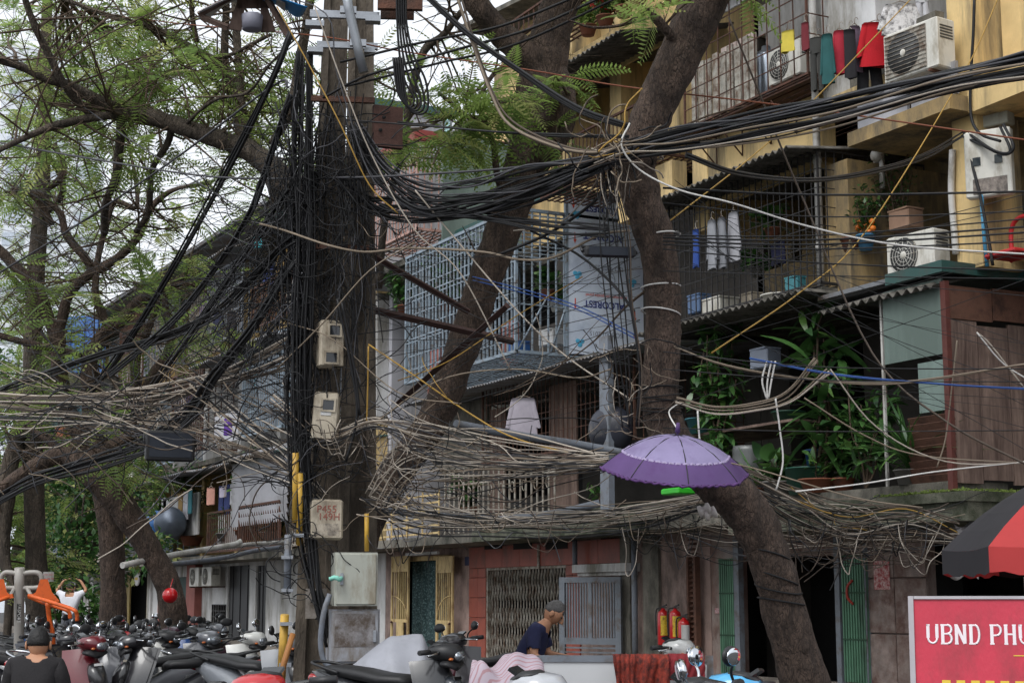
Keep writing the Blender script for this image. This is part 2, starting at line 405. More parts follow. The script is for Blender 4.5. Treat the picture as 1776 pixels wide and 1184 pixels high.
# fourth-floor balcony slab with parapet
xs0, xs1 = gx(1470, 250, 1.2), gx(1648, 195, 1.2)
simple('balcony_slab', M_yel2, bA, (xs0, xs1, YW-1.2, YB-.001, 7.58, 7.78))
simple('balcony_ledge', M_yel, bA, (xs0-.5, xs1-.4, YW-1.05, YW-.9, 8.28, 8.48))
pp = MB()
for a, b in ((.02, .52), (.56, .98)): pp.box(xs0+(xs1-xs0)*a, xs0+(xs1-xs0)*b, YW-1.04, YW-.99, 7.82, 8.26)
pp.build('parapet_panel', M_lilac, bA)
simple('parapet_wall', M_conc, bA, (gx(1478, 120, .9), XC0, YW-.95, YW-.8, 8.49, 9.1))
# spandrel beam under the fourth floor cage
bx0, bx1 = gx(1203, 300, .75), gx(1422, 250, .75)
simple('spandrel_beam', M_yel, bA, (bx0, bx1, YW-.75, YW-.45, 7.72, L4-.05))
simple('spandrel_pier', M_yel, bA, (bx0-.02, bx0+.42, YW-.76, YB, 7.3, L4-.06))
br = MB()
for px in (1245, 1290, 1340, 1385):
    x = gx(px, 240, .75); br.tube([(x, YW-1.25, L4-.1), (x, YW-.78, L4-.55)], .015, 4); br.tube([(x, YW-.78, L4-.06), (x, YW-.78, L4-.55)], .012, 4)
br.build('cage_bracket', M_rust, bA)
# third floor cage, awnings
c30, c31 = gx(1162, 500, 1.2), gx(1421, 400, 1.2)
cage('balcony_cage', bA, M_dkst, c30, c31, YW-1.2, YB-.3, L3+.02, 7.72, .145, .27, .007, .014, label='fine dark mesh cage of the third floor balcony')
corrugated('awning', bA, M_corr, c30-.3, c31+.05, YW-1.75, YB-.05, 7.68, 8.0, label='dark corrugated awning over the third floor cage')
simple('cage_floor', M_corr, bA, (c30, c31, YW-1.18, YB-.002, L3-.08, L3-.04))
corrugated('awning', bA, M_corr, c30-.6, c31+.1, YW-1.55, YB-.05, L3-.12, L3+.02-.12, label='corrugated sheet awning over the plant terrace')
corrugated('awning', bA, M_corr, c31+.1, xs1-.3, YW-1.35, YW-.2, 5.3, 5.62, .18, .035, label='broken corrugated sheet beside the green fascia')
# fourth floor cage
c40, c41 = gx(1188, 190, 1.3), gx(1402, 132, 1.3)
cage('balcony_cage', bA, M_rust, c40, c41, YW-1.3, YB-.3, L4+.03, 11.6, .3, .3, .008, .016, label='rusty grid cage of the fourth floor balcony')
f4 = MB()
for i in range(16): y = YW-1.28+i*.15; f4.box(c40, c41, y, y+.11, L4-.05, L4-.02)
f4.build('cage_floor', M_rust, bA)
am = MB(); am.grid(lambda u, v: (c40-.4+(c41-c40+.4)*u, YW-1.7+v*1.5, 10.95+v*.5+.02*math.sin(u*150)), 120, 2)
am.v += [(x, y, z-.02) for x, y, z in am.v]; am.build('awning', M_yel, bA, label='ochre painted awning above the fourth floor cage')
# white wooden frames inside the fourth floor cage
fm = MB()
def frame(mb, px0, px1, pyt, pyb, d, t=.09):
    m = (px0+px1)/2; X0, X1 = gx(px0, (pyt+pyb)/2, d), gx(px1, (pyt+pyb)/2, d); z0, z1 = gz(m, pyb, d), gz(m, pyt, d); y = YW-d
    mb.box(X0, X0+t, y-.03, y+.03, z0, z1); mb.box(X1-t, X1, y-.03, y+.03, z0, z1); mb.box(X0+t, X1-t, y-.028, y+.028, z1-t, z1); mb.box(X0+t, X1-t, y-.028, y+.028, z0, z0+t)
    return X0, X1, y, z0, z1
frame(fm, 1254, 1281, 78, 190, 1.1); frame(fm, 1282, 1311, 62, 178, 1.1)
fm.build('door_frame', mat('pinkish_white_paint', (190, 174, 166), .6, .15, 3, dirt=(130, 104, 90), dscale=4, damt=.4), bA)
sl_ = MB()
for i in range(11):
    x = gx(1248, 60, 1.15)+i*.17; sl_.box(x, x+.15, YW-1.16+.01*(i % 2), YW-1.13+.01*(i % 2), 10.55, 11.3)
sl_.build('slat_panel', M_white, bA)
for i in range(9):
    x = c40+.08+i*.2; simple('slat', M_whbar, bA, (x, x+.15, YW-1.22, YW-1.19, L4+.05, 9.9+.05*math.sin(i*3)))
# ---- second floor: planked room and terrace
XE = -15.47
py0, py1 = YW-1.2, YW+2.2
y = py0+.07; k = 0
while y < py1:
    w_ = (.46, .52, .5, .4)[k % 4]
    pl = MB(); pl.box(XE-.035, XE+.004*(k % 3), y, y+w_-.02, L2+.12+.05*(k % 2), 4.86-.05*(k % 2)); pl.build('plank', M_wood, bA); y += w_; k += 1
pl = MB(); pl.box(XE-.03, XE+.012, py0+.05, py0+.78, 4.87, 5.3); pl.build('board', M_wood2, bA)
pl = MB(); pl.box(XE-.03, XE+.02, py0+.8, py1, 4.9, 5.32); pl.build('board', M_wood2, bA)
simple('corner_post', mat('red_lead_paint', (92, 50, 44), .7, .25, 6), bA, (XE-.06, XE+.03, py0-.03, py0+.045, L2+.02, 5.35))
simple('roof_fascia', M_teal, bA, (XE-1.0, XE+.09, py0-.12, py0-.06, 5.45, 5.6), (XE+.03, XE+.09, py0-.06, py1, 5.45, 5.6))
simple('terrace_roof', M_tin, bA, (c31, XE+.028, py0-.058, YB-.02, 5.5, 5.56))
simple('wall_panel', M_gpanel, bA, (gx(1532, 560, 1.2), XE-.07, py0, py0+.03, 4.42, 5.4))
simple('wall_panel', M_gpanel, bA, (gx(1592, 650, 1.2), XE-.07, py0+.004, py0+.034, 3.7, 4.35))
lv = MB()
for i in range(9): z = 2.85+i*.095; lv.obox((gx(1612, 740, 1.2), py0+.03, z), .42, .006, .05, rx(.5))
lv.build('louvre', M_wood2, bA)
simple('terrace_post', M_pvc, bA, (gx(1529, 640, 1.15), gx(1529, 640, 1.15)+.035, py0+.05, py0+.085, L2, 5.4))
# ---- ground slab ledge
ld = MB()
ld.box(gx(1255, 870, 1.25), XE+.25, YW-1.25, YW-.003, L2-.12, L2+.005); ld.box(gx(1255, 870, 1.25), XE+.22, YW-1.18, YW-.004, L2-.36, L2-.122)
ld.build('ledge', M_moss, bA, label='mossy concrete ledge above the green shop shutters')
simple('ledge_trim', M_conc, bA, (XA0, gx(1255, 870, 1.25)-.003, YW-1.2, YW-.003, L2-.2, L2))
# ---- ground floor right: stone panels, green shutters, louvre leaf
x = gx(1506, 1080, .03)
for i, (wd) in enumerate((.62, .66)):
    z = .12
    for hh in (.72, .78, .82):
        pm = MB(); pm.bev((x+wd/2-.005, YW-.03, z+hh/2), wd/2-.008, .028, hh/2-.008, .01); pm.build('stone_panel', M_stone, bA); z += hh
    x += wd
def shutter(px0, px1, pyt, n=9):
    X0, X1, _, z1 = H(px0, px1, pyt, None, .1); s = MB(); w_ = (X1-X0)/n
    for i in range(n):
        xa = X0+i*w_; s.prism([(xa, .14), (xa+w_*.5, .14), (xa+w_*.5, z1), (xa, z1)], YW-.13, YW-.10); s.prism([(xa+w_*.5, .14), (xa+w_-.006, .14), (xa+w_-.006, z1), (xa+w_*.5, z1)], YW-.105, YW-.075)
    o = s.build('shutter_leaf', M_green, bA)
    rr = MB()
    for z in (.75, 1.42, 1.95): rr.box(X0, X1, YW-.136, YW-.131, z-.012, z+.012)
    rr.build('seam', mat('dark_green', (34, 66, 46), .7), o)
    return X0, X1, z1
X0, X1, z1 = shutter(1463, 1504, 968)
hd = MB(); hd.tube(cr([((X0+X1)/2, YW-.14, 1.25), ((X0+X1)/2-.05, YW-.2, 1.35), ((X0+X1)/2-.05, YW-.2, 1.5), ((X0+X1)/2, YW-.14, 1.6)], 4), .02, 6); hd.build('handle', mat('red_paint', (150, 48, 36), .5), bA)
shutter(1250, 1276, 968, 7)
for a, b in ((1277, 1286), (1453, 1461), (1504, 1507)): simple('door_jamb', M_grey, bA, (gx(a, 1080, .08), gx(b, 1080, .08), YW-.12, YW-.02, .12, 2.36))
simple('shop_back', M_black, bA, (gx(1230, 1080), gx(1500, 1080), YW+1.9, YW+2.0, .0, 2.48))  # black sheet stands in for the unlit depth of the shop
simple('sticker', mat('red_print', (150, 52, 56), .6, .4, 30, dirt=(190, 170, 164), dscale=18, damt=.6), bA, (gx(1516, 1000, .07), gx(1543, 1000, .07), YW-.075, YW-.065, gz(1530, 1022), gz(1530, 972)), label='peeling red flower sticker on the stone wall')
simple('small_sign', mat('white_red_print', (190, 170, 170), .6, .4, 60, dirt=(160, 50, 60), dscale=50, damt=.5), bA, (gx(1240, 1058, .03), gx(1247, 1058, .03), YW-.03, YW-.002, gz(1243, 1063), gz(1243, 1054)))
lf = MB(); X0, X1, _, z1 = H(1196, 1209, 965, None, .15)
lf.box(X0-.02, X0+.03, YW-.2, YW-.1, .12, z1); lf.box(X1-.03, X1+.03, YW-.2, YW-.1, .12, z1)
for i in range(26): lf.obox(((X0+X1)/2, YW-.15, .2+i*.085), (X1-X0)/2, .035, .006, rx(.6))
lf.build('louvre_door', M_wood2, bA)
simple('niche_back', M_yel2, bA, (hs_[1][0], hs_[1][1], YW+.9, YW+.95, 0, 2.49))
simple('pilaster', M_conc, bA, (gx(1079, 1050, .1), gx(1096, 1050, .1), YW-.14, YW-.002, .12, 2.44), (gx(1112, 1050, .1), gx(1139, 1050, .1), YW-.06, YW-.003, .12, 2.44))
# white downpipe full height
wp = MB(); X = gx(1418, 300, 1.0); wp.tube([(X, YW-1.0, L3-.2), (X, YW-1.0, 12.9)], .055, 10)
for z in (6.3, 7.6, 9.2, 10.6): wp.tube([(X, YW-1.0, z), (X, YW-1.0, z+.1)], .066, 10)
wp.build('downpipe', M_pvc, bA)
simple('roof', M_tin, bA, (XA0-.2, XA1+.2, YW-1.4, YR+.4, 13.2, 13.35))
# ================================================================ middle building
bB = thing('apartment_building', 'weathered apartment block with blue-grey caged balcony and red tiled gateway', 'building', (-29, 18, 0))
XB0, XB1 = -36.4, XA0-.02
hB = [H(845, 983, 982), H(694, 780, 964), H(1042, 1078, 932, 969)]
gB = MB(); wall_holes(gB, XB0, XB1, 0, 2.45, YW, YW+.25, hB); gB.build('ground_floor_wall', M_pinkw, bB)
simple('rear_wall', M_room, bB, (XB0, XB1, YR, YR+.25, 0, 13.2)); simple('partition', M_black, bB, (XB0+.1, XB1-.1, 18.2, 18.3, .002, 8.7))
simple('end_wall', M_lilac, bB, (XB0, XB0+.2, YW, YR, 2.46, 13.2))
for z in (L2, L3, L4, L5): simple('floor_slab', M_conc, bB, (XB0+.2, XB1, YW if z == L2 else YB+.225, YR-.001, z-.16, z))
simple('ledge', M_conc, bB, (XB0, gx(822, 915, 1.2), YW-1.2, YW-.003, L2-.2, L2-.02), label='pinkish concrete ledge above the cream doors')
simple('ledge', M_moss, bB, (gx(822, 915, 1.2)+.004, XB1-.004, YW-1.25, YW-.003, L2-.2, L2+.02))
simple('ledge_block', M_moss, bB, (gx(1030, 880, 1.35), gx(1150, 880, 1.35), YW-1.4, YW-1.253, L2-.05, L2+.22), label='mossy exposed brick block on the ledge')
# red tiles round the folding gate
X0, X1, _, zt = hB[0]; xa, xb = gx(816, 1000), gx(1078, 960)
cols = [xa, xa+(X0-xa)/2, X0]; tz = [.1, .52, .94, 1.36, 1.78, zt]
def tile(x0, x1, z0, z1): 
    t = MB(); t.bev(((x0+x1)/2, YW-.02, (z0+z1)/2), (x1-x0)/2-.004, .018, (z1-z0)/2-.004, .006); t.build('tile', M_red, bB)
for i in range(2):
    for j in range(5): tile(cols[i], cols[i+1], tz[j], tz[j+1])
for i in range(2):
    for j in range(5): tile(X1+.02+i*.27, X1+.29+i*.27, tz[j], tz[j+1])
n = 8
for i in range(n): tile(xa+(xb-xa)*i/n, xa+(xb-xa)*(i+1)/n, zt, min(2.43, zt+.55))
for a, b in ((840, 870), (890, 922), (946, 984)):
    simple('vent', M_black, bB, (gx(a, 945, .05), gx(b, 945, .05), YW-.05, YW-.039, gz((a+b)/2, 952), gz((a+b)/2, 939)))
simple('conduit', M_whbar, bB, (gx(932, 955, .06), gx(935, 955, .06), YW-.07, YW-.04, zt-.05, 2.4))
# scissor gate
sg = MB(); n = 26
for i in range(n+1):
    x = X0+.05+(X1-X0-.1)*i/n; sg.box(x-.012, x+.012, YW+.03, YW+.05, .12, zt-.04)
for zc in (.42, .95, 1.5, 1.9):
    for i in range(n):
        x = X0+.05+(X1-X0-.1)*i/n; w_ = (X1-X0-.1)/n
        sg.tube([(x, YW+.02, zc-.2), (x+w_, YW+.02, zc+.2)], .008, 4, smooth=False); sg.tube([(x, YW+.024, zc+.2), (x+w_, YW+.024, zc-.2)], .008, 4, smooth=False)
sg.box(X0, X0+.06, YW-.02, YW+.08, .1, zt); sg.box(X0+.062, X1, YW-.01, YW+.08, zt-.05, zt)
sg.build('folding_gate', M_whbar, bB, label='grey scissor folding gate closed across the red doorway')
# cream doors: two leaves with bars and an arc
def leaf(px0, px1, flip):
    X0, X1, _, z1 = H(px0, px1, 964, None, .25); y = YW-.25; w_ = X1-X0; l = MB(); t = .07
    l.box(X0, X0+t, y-.02, y+.02, .12, z1); l.box(X1-t, X1, y-.02, y+.02, .12, z1)
    for z in (.12, .8, z1-.36, z1-t): l.box(X0+t, X1-t, y-.018, y+.018, z, z+t)
    l.box(X0+t, X1-t, y-.008, y+.008, z1-.29, z1-t)
    for i in range(1, 7): x = X0+t+(w_-2*t)*i/7; l.box(x-.014, x+.014, y-.012, y+.012, .87, z1-.36)
    for i in range(1, 7): x = X0+t+(w_-2*t)*i/7; l.box(x-.014, x+.014, y-.012, y+.012, .19, .4)
    l.box(X0+w_*.35, X1-w_*.3, y-.01, y+.01, .42, .8)
    pts = []
    for k in range(9): a = PI/2*k/8; pts.append(((X0+t+(w_-2*t)*math.sin(a)) if not flip else (X1-t-(w_-2*t)*math.sin(a)), y-.014, .9+.5*math.cos(a)))
    l.tube(pts, .016, 5)
    o = l.build('door_leaf', M_cream, bB)
    h = MB(); h.ball(((X1 if flip else X0)+(-.1 if flip else .1), y-.04, .8), .03, n=8, m=6); h.build('latch', M_rust, o)
leaf(679, 709, False); leaf(757, 786, True)
X0, X1, _, zt2 = hB[1]
simple('door_frame', M_cream, bB, (X0-.08, X0+.02, YW-.06, YW+.1, .1, zt2), (X1-.02, X1+.08, YW-.06, YW+.1, .1, zt2), (X0+.02, X1-.02, YW-.058, YW+.1, zt2-.1, zt2))
cu = MB(); cu.grid(lambda u, v: (X0+.25+(X1-X0-.4)*u, YW+.2+.03*math.sin(u*40), .15+(zt2-.25)*v), 60, 2)
cu.build('lace_curtain', mat('teal_lace', (44, 66, 68), .9, .3, 12, dirt=(116, 140, 140), dscale=22, damt=.35), bB)
nm = simple('number_plate', mat('blue_plate', (44, 52, 82), .4), bB, (gx(806, 972, .03), gx(814, 972, .03), YW-.03, YW-.004, gz(810, 980), gz(810, 965)))
# grey gate standing ajar beside the red doorway
gg = MB(); X0, X1 = gx(971, 1070, .9), gx(1078, 1070, .25); ya, yb = YW-.9, YW-.25
zt3 = gz(1020, 1000, .6)
def gp(u, z, t=0): return Vector((X0+(X1-X0)*u, ya+(yb-ya)*u, z))
dirg = (gp(1, 0)-gp(0, 0)); lg = dirg.length; Mg = rz(math.atan2(dirg.y, dirg.x))
def gb(u0, u1, z0, z1, th=.02, mb=gg): mb.obox((gp((u0+u1)/2, (z0+z1)/2)), (u1-u0)*lg/2, th, (z1-z0)/2, Mg)
gb(0, .09, .1, zt3, .03); gb(.91, 1, .1, zt3, .03); gb(.09, .91, zt3-.1, zt3, .028); gb(.09, .91, .52, .64, .028); gb(.09, .91, .14, .22, .028); gb(.47, .53, .641, zt3-.101, .02)
for i in range(18): u = .12+.76*i/17; gb(u-.011, u+.011, .641, zt3-.101, .012)
for z in (.3, .38, .46): gb(.09, .91, z-.015, z+.015, .012)
gg.build('gate_leaf', M_grey, bB, label='grey steel barred gate leaf standing ajar by the red doorway')
simple('window_hood', M_white, bB, (gx(1000, 985, .2), gx(1094, 985, .2), YW-.3, YW-.003, gz(1050, 992), gz(1050, 978)), (gx(1003, 995, .2), gx(1090, 995, .2), YW-.22, YW-.004, gz(1050, 998), gz(1050, 992)-.002))
window(bB, hB[2][0], hB[2][1], YW+.06, hB[2][2], hB[2][3], M_dkst, 6, sill=False)
dp = MB(); X = gx(1105, 1050, .1); dp.tube([(X, YW-.15, .05), (X, YW-.15, 2.4)], .055, 10); dp.build('drainpipe', M_gpvc, bB)
dp = MB(); X = gx(997, 960, .2); dp.tube([(X, YW-.2, 1.95), (X, YW-.2, 2.44)], .05, 10); dp.build('drainpipe', M_gpvc, bB)
simple('tube_lamp', M_white, bB, (gx(707, 949, .5), gx(762, 946, .5), YW-.56, YW-.5, 2.3, 2.36))
# ---- second floor of the middle block
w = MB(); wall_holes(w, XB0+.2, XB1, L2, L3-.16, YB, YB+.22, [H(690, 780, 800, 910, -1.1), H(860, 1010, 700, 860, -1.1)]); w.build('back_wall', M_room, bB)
rl = MB(); xa, xb = gx(772, 840, 1.2), gx(962, 830, 1.2); y = YW-1.2
for i in range(22): x = xa+(xb-xa)*i/21; rl.box(x-.017, x+.017, y-.012, y+.012, L2, 3.95+.02*math.sin(i*5))
for z in (2.78, 3.62, 3.9): rl.box(xa, xb, y-.014, y+.014, z-.018, z+.018)
for i in range(10):
    x = xa+(xb-xa)*(i+.5)/10; rl.tube([(x+.07*math.cos(a), y-.016, 3.45+.1*math.sin(a)) for a in [2*PI*k/12 for k in range(13)]], .01, 4, cap=False)
rl.build('railing', M_whbar, bB, label='flaking white railing with ring ornaments')
rl = MB(); xa2, xb2 = gx(655, 870, 1.2), gx(762, 860, 1.2)
for i in range(6): z = L2+.05+i*.16; rl.box(xa2, xb2, y-.012, y+.012, z-.02, z+.02)
for i in range(5): x = xa2+(xb2-xa2)*i/4; rl.box(x-.02, x+.02, y-.018, y+.006, L2, 3.6)
rl.build('railing', M_cream, bB, label='cream railing of horizontal bars')
cage('balcony_cage', bB, M_rust, gx(835, 720, 1.25), gx(1098, 700, 1.25), YW-1.22, YB-.1, 3.98, 5.5, .16, .32, .007, .02, ends=(1, 0), floor=False, label='rusty mesh cage over the white railing')
simple('terrace_post', M_gpvc, bB, (gx(1045, 690, 1.6), gx(1060, 690, 1.6), YW-1.66, YW-1.55, L2+.03, 5.72))
corrugated('awning', bB, M_tin, gx(690, 690, 1.9), gx(1120, 640, 1.9), YW-1.8, YB-.05, 5.4, 5.6, .12, .015, label='low tin awning under the blue-grey cage')
for a, b, zt_ in ((850, 876, 5.1), (952, 1000, 5.3)):
    simple('boarding', M_wood, bB, (gx(a, 720, .9), gx(b, 720, .9), YW-.9, YW-.87, L2+.3, zt_))
simple('wall_patch', M_conc, bB, (gx(770, 640, .8), gx(845, 700, .8), YW-.8, YW-.7, 4.0, 5.4))
# ---- third floor blue-grey cage with composite panel at its end
XP = -26.75; cx0 = gx(705, 560, 1.5)
cage('balcony_cage', bB, M_bluebar, cx0, XP, YW-1.5, YB+.2, 5.95, 8.72, .17, .7, .014, .03, ends=(1, 1), top=True, diag=7, label='blue-grey steel bar cage of the third floor balcony')
hb = MB()
for j in range(9):
    z = 6.2+j*.3
    for i in range(0, 26, 2): x = cx0+(XP-cx0)*(i+(j % 2))/26; hb.box(x, x+.3, YW-1.515, YW-1.487, z-.012, z+.012)
hb.tube([(XP+.01, YW-1.45, 6.0), (XP+.01, YW-.8, 7.1)], .02, 4); hb.tube([(XP+.01, YW-.75, 6.0), (XP+.01, YW-.3, 7.2)], .02, 4)
tag(hb.build('cage_rungs', M_bluebar, bB), kind='stuff')
pn = QX(985, 345, XP+.03); pn2 = QX(1117, 612, XP+.03)
al = simple('composite_panel', mat('protective_film', (206, 216, 230), .35, .06, 1, dirt=(168, 180, 200), dscale=.9, damt=.3), bB, (XP-.02, XP+.03, pn.y, pn2.y, 5.95, 9.08), label='pale blue composite panel printed upside down')
ink = mat('blue_ink', (40, 52, 120), .4, .05); ink2 = mat('cyan_ink', (84, 168, 205), .4, .05); ink3 = mat('red_ink', (196, 84, 66), .4, .05); ink4 = mat('grey_ink', (120, 126, 142), .4, .05)
MT = Matrix(((0, 0, 1), (-1, 0, 0), (0, -1, 0)))         # upside-down print on the face looking +x
yc = (pn.y+pn2.y)/2
for z, s_ in ((8.9, .17), (8.35, .19), (7.0, .19)): text('ALCOREST', s_, (XP+.033, yc-.05, z), MT, ink, bB, bold=.004)
for z in (7.74, 6.42): text('ISO 9001:2015', .13, (XP+.033, yc, z), MT, ink4, bB)
text('aluminium composite panel', .085, (XP+.033, yc, 7.17), MT, ink3, bB)
for z in (8.6, 7.22, 5.99): simple('print_line', ink4, bB, (XP+.031, XP+.0335, pn.y+.1, pn2.y-.1, z-.006, z+.006))
gl = MB(); gl.tube([(XP+.034, yc+.2*math.cos(a), 7.5+.2*math.sin(a)) for a in [2*PI*k/20 for k in range(21)]], .006, 4, cap=False)
gl.tube([(XP+.034, yc+.2*math.cos(a), 7.5+.08*math.sin(a)) for a in [2*PI*k/20 for k in range(21)]], .005, 4, cap=False); gl.build('print_emblem', ink4, bB)
for z, q in ((8.75, .2), (7.55, .2), (7.5, 1.45), (6.22, .25)):
    cm = MB()
    for k in range(3): a = 2*PI*k/3+.5; cm.ball((XP+.032, pn.y+q+.055*math.cos(a), z+.05*math.sin(a)), .003, .055, .045, n=8, m=6)
    cm.build('print_mark', ink2, bB)
for z, q in ((8.95, .12), (8.25, .15), (8.1, 1.45), (6.95, .15), (6.8, 1.5), (6.45, 1.5)):
    ar = MB(); ar.box(XP+.031, XP+.034, pn.y+q-.012, pn.y+q+.012, z, z+.13); ar._add([(XP+.0335, pn.y+q-.04, z), (XP+.0335, pn.y+q+.04, z), (XP+.0335, pn.y+q, z-.09)], [(0, 1, 2)]); ar.build('print_arrow', ink3, bB)
simple('roof_fascia', M_teal, bB, (XP-.02, XP+.08, YW-.75, YB+.6, 9.09, 9.24), (cx0, XP-.022, YW-.75, YW-.7, 9.09, 9.24))
simple('panel_end', M_bluebar, bB, (XP-.03, XP+.04, pn.y-.06, pn.y-.003, 5.95, 9.08))
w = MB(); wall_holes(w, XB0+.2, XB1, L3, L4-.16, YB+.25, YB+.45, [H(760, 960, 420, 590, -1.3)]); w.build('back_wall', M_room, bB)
simple('wall_panel', M_red, bB, (gx(742, 620, .2), gx(762, 620, .2), YW-.2, YW-.1, 6.0, 7.0), (gx(870, 590, .6), gx(892, 590, .6), YW-.6, YW-.5, 6.0, 6.9))
# ---- third floor right of the panel
simple('balcony_slab', M_conc, bB, (XP+.1, XB1, YW-.6, YB+.39, L3-.1, L3+.05))
w = MB(); wall_holes(w, XP+.1, XB1+.5, L3, 13.0, YB+.4, YB+.58, [H(1150, 1175, 380, 520, -.5), (XP+.6, XB1-.4, L3+.2, 7.6), (XP+.5, XB1-.3, 9.2, 10.9)]); w.build('front_wall', M_yel, bB)
for i, x in enumerate((XP+.35, -24.6, XB1-.1)): simple('pier', M_yel, bB, (x-.2, x+.2, YW-.55, YB+.398, 9.3, 12.9))
simple('spandrel_beam', M_yel, bB, (XP+.05, XB1+.2, YW-.6, YW-.551, 10.95, 11.75))
simple('spandrel_beam', M_yel, bB, (-24.3, XB1+.1, YW-.7, YW-.4, 8.0, 8.75))
cage('balcony_cage', bB, M_rust, XP+.3, XB1-.1, YW-1.1, YW+.3, 8.9, 9.8, .13, .45, .008, .02, label='rusty balcony railing behind the leaning trunk')
corrugated('awning', bB, M_corr, XP-.6, XB1+.4, YW-1.9, YB-.65, 10.75, 11.3, .16, .03, label='dark corrugated awning high under the roof')
cage('planter_shelf', bB, M_rust, XP-.3, XB1-.2, YW-1.7, YW-.6, 12.0, 12.35, .2, .3, .01, .02, label='rusty shelf for flower pots below the roof')
# ---- fourth floor pink cage
XK = -31.4; kx0 = gx(640, 420, 1.5)
cage('balcony_cage', bB, mat('pale_pink_bars', (184, 150, 140), .6, .2, 6, dirt=(130, 84, 66), dscale=6, damt=.5), kx0, XK, YW-1.5, YB, 9.28, 11.25, .17, .62, .013, .028, label='pale pink bar cage of the fourth floor balcony')
simple('cage_wall', mat('dark_pink_paint', (142, 70, 66), .6, .2, 3), bB, (XK-1.2, XK-.25, YB-.6, YB-.5, 9.3, 11.2), (kx0, XK+.05, YW-1.6, YW-1.5, 11.27, 11.5), (XK+.03, XK+.07, YW-1.5, YB, 11.27, 11.5))
XG = -31.05; a, b = QX(768, 300, XG), QX(905, 300, XG)
simple('green_panel', M_gpanel, bB, (XG-.05, XG, a.y, b.y, 8.95, QX(830, 240, XG).z), label='grey-green sheet panel closing the end of a balcony')
simple('balcony_floor', M_conc, bB, (XB0+.2, XG, YW-1.0, YB+.2, L4+.05, L4+.2))
# upper yellow walls, roof
w = MB(); wall_holes(w, XG-4.2, XP+.08, L4+.3, 13.0, YB+.25, YB+.45, [H(860, 885, 130, 200, -1.3), H(770, 800, 290, 400, -1.3)]); w.build('back_wall', M_yel, bB)
gb_ = MB(); gz0 = 11.9; gb_.prism([(XG+.2, gz0), (XP+2.2, gz0), (XP+2.2, 13.0), (XG+1.6, 13.6), (XG+.2, 12.8)], YW+.1, YW+.35); gb_.build('gable_wall', M_yel, bB, label='sunlit yellow gable wall under the eaves')
rf = MB(); rf.obox(((XG+XP)/2+1.2, YW+.1, 13.45), 3.2, .9, .05, ry(.10)); rf.build('eave', M_conc, bB)
pw = MB(); a, b = QX(640, 110, -36.2), QX(768, 110, -36.2)
pw.box(-36.4+.21, -35.6, a.y, b.y, L4, 13.3); pw.build('rooftop_wall', M_lilac, bB, label='pale grey wall rising behind the concrete pole')
simple('eave', M_teal, bB, (-36.5, -35.5, a.y-.2, b.y+.1, 13.31, 13.5))
dp = MB(); X = -35.5; yy = QX(776, 200, X).y
dp.tube([(X, yy, L4), (X, yy, 13.3)], .07, 8); dp.build('downpipe', mat('pale_teal_pipe', (150, 180, 182), .5), bB)
simple('rooftop_wall', M_conc, bB, (-35.0, -34.2, YB, YB+.4, L4, 13.0))
# ================================================================ far building along the row
bC = thing('apartment_building', 'long grey apartment block receding behind the left trees', 'building', (-55, 19, 0))
XC_0, XC_1 = -76.0, XB0-.02
hC = [H(394, 432, 980), H(443, 461, 980), H(368, 392, 1048, 1080), H(294, 326, 1000), H(216, 258, 990), H(164, 186, 985)]
gC = MB(); wall_holes(gC, XC_0, XC_1, 0, 2.5, YW, YW+.25, hC); gC.build('ground_floor_wall', M_white, bC)
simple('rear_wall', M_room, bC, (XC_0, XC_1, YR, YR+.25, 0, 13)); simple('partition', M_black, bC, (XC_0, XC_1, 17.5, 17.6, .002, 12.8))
simple('end_wall', M_white, bC, (XC_0-.25, XC_0, YW, YR, 0, 13))
for k, h in enumerate(hC[:2]):
    s = MB(); n = 6
    for i in range(n): xx = h[0]+(h[1]-h[0])*i/n; s.box(xx+.01, xx+(h[1]-h[0])/n-.01, YW+.06+.02*(i % 2), YW+.09+.02*(i % 2), .05, h[3])
    s.build('folding_door', mat('black_door', (34, 34, 36), .5, .2), bC)
s = MB(); h = hC[2]
for i in range(7): s.box(h[0]+(h[1]-h[0])*i/6-.015, h[0]+(h[1]-h[0])*i/6+.015, YW-.02, YW+.02, h[2], h[3])
for i in range(4): s.box(h[0], h[1], YW-.025, YW+.015, h[2]+(h[3]-h[2])*i/3-.015, h[2]+(h[3]-h[2])*i/3+.015)
s.build('window_grille', M_dkst, bC)
simple('door', mat('dark_green_door', (42, 66, 62), .6, .2), bC, (hC[3][0], hC[3][1], YW+.1, YW+.14, .1, hC[3][3]))
simple('door', mat('olive_yellow_door', (128, 110, 58), .6, .25, 4), bC, (hC[4][0], hC[4][0]+.5, YW+.05, YW+.1, .1, hC[4][3]), (hC[4][1]-.5, hC[4][1], YW+.05, YW+.1, .1, hC[4][3]))
simple('door_frame', M_white, bC, (hC[5][0]-.5, hC[5][0], YW-.08, YW-.002, .1, hC[5][3]+.2)); simple('door_frame', M_white, bC, (hC[4][1]+.02, hC[4][1]+.5, YW-.08, YW-.002, .1, hC[4][3]+.3))
simple('pillar', mat('brick_red_paint', (138, 82, 74), .7, .2, 3), bC, (gx(325, 1030, .2), gx(340, 1030, .2), YW-.25, YW-.003, .1, 2.45)); simple('pillar', MATS['brick_red_paint'], bC, (gx(274, 1030, .2), gx(286, 1030, .2), YW-.2, YW-.003, .1, 2.45))
simple('ledge', M_conc, bC, (XC_0, XC_1-.004, YW-1.1, YW-.003, L2-.22, L2-.03))
rnd = random.Random(3)
cl_pal = [(52, 62, 110), (150, 52, 60), (90, 60, 130), (190, 190, 196), (60, 120, 130), (160, 130, 80)]
CM = [mat('far_cloth_%d' % i, c, .9, .2, 5) for i, c in enumerate(cl_pal)]
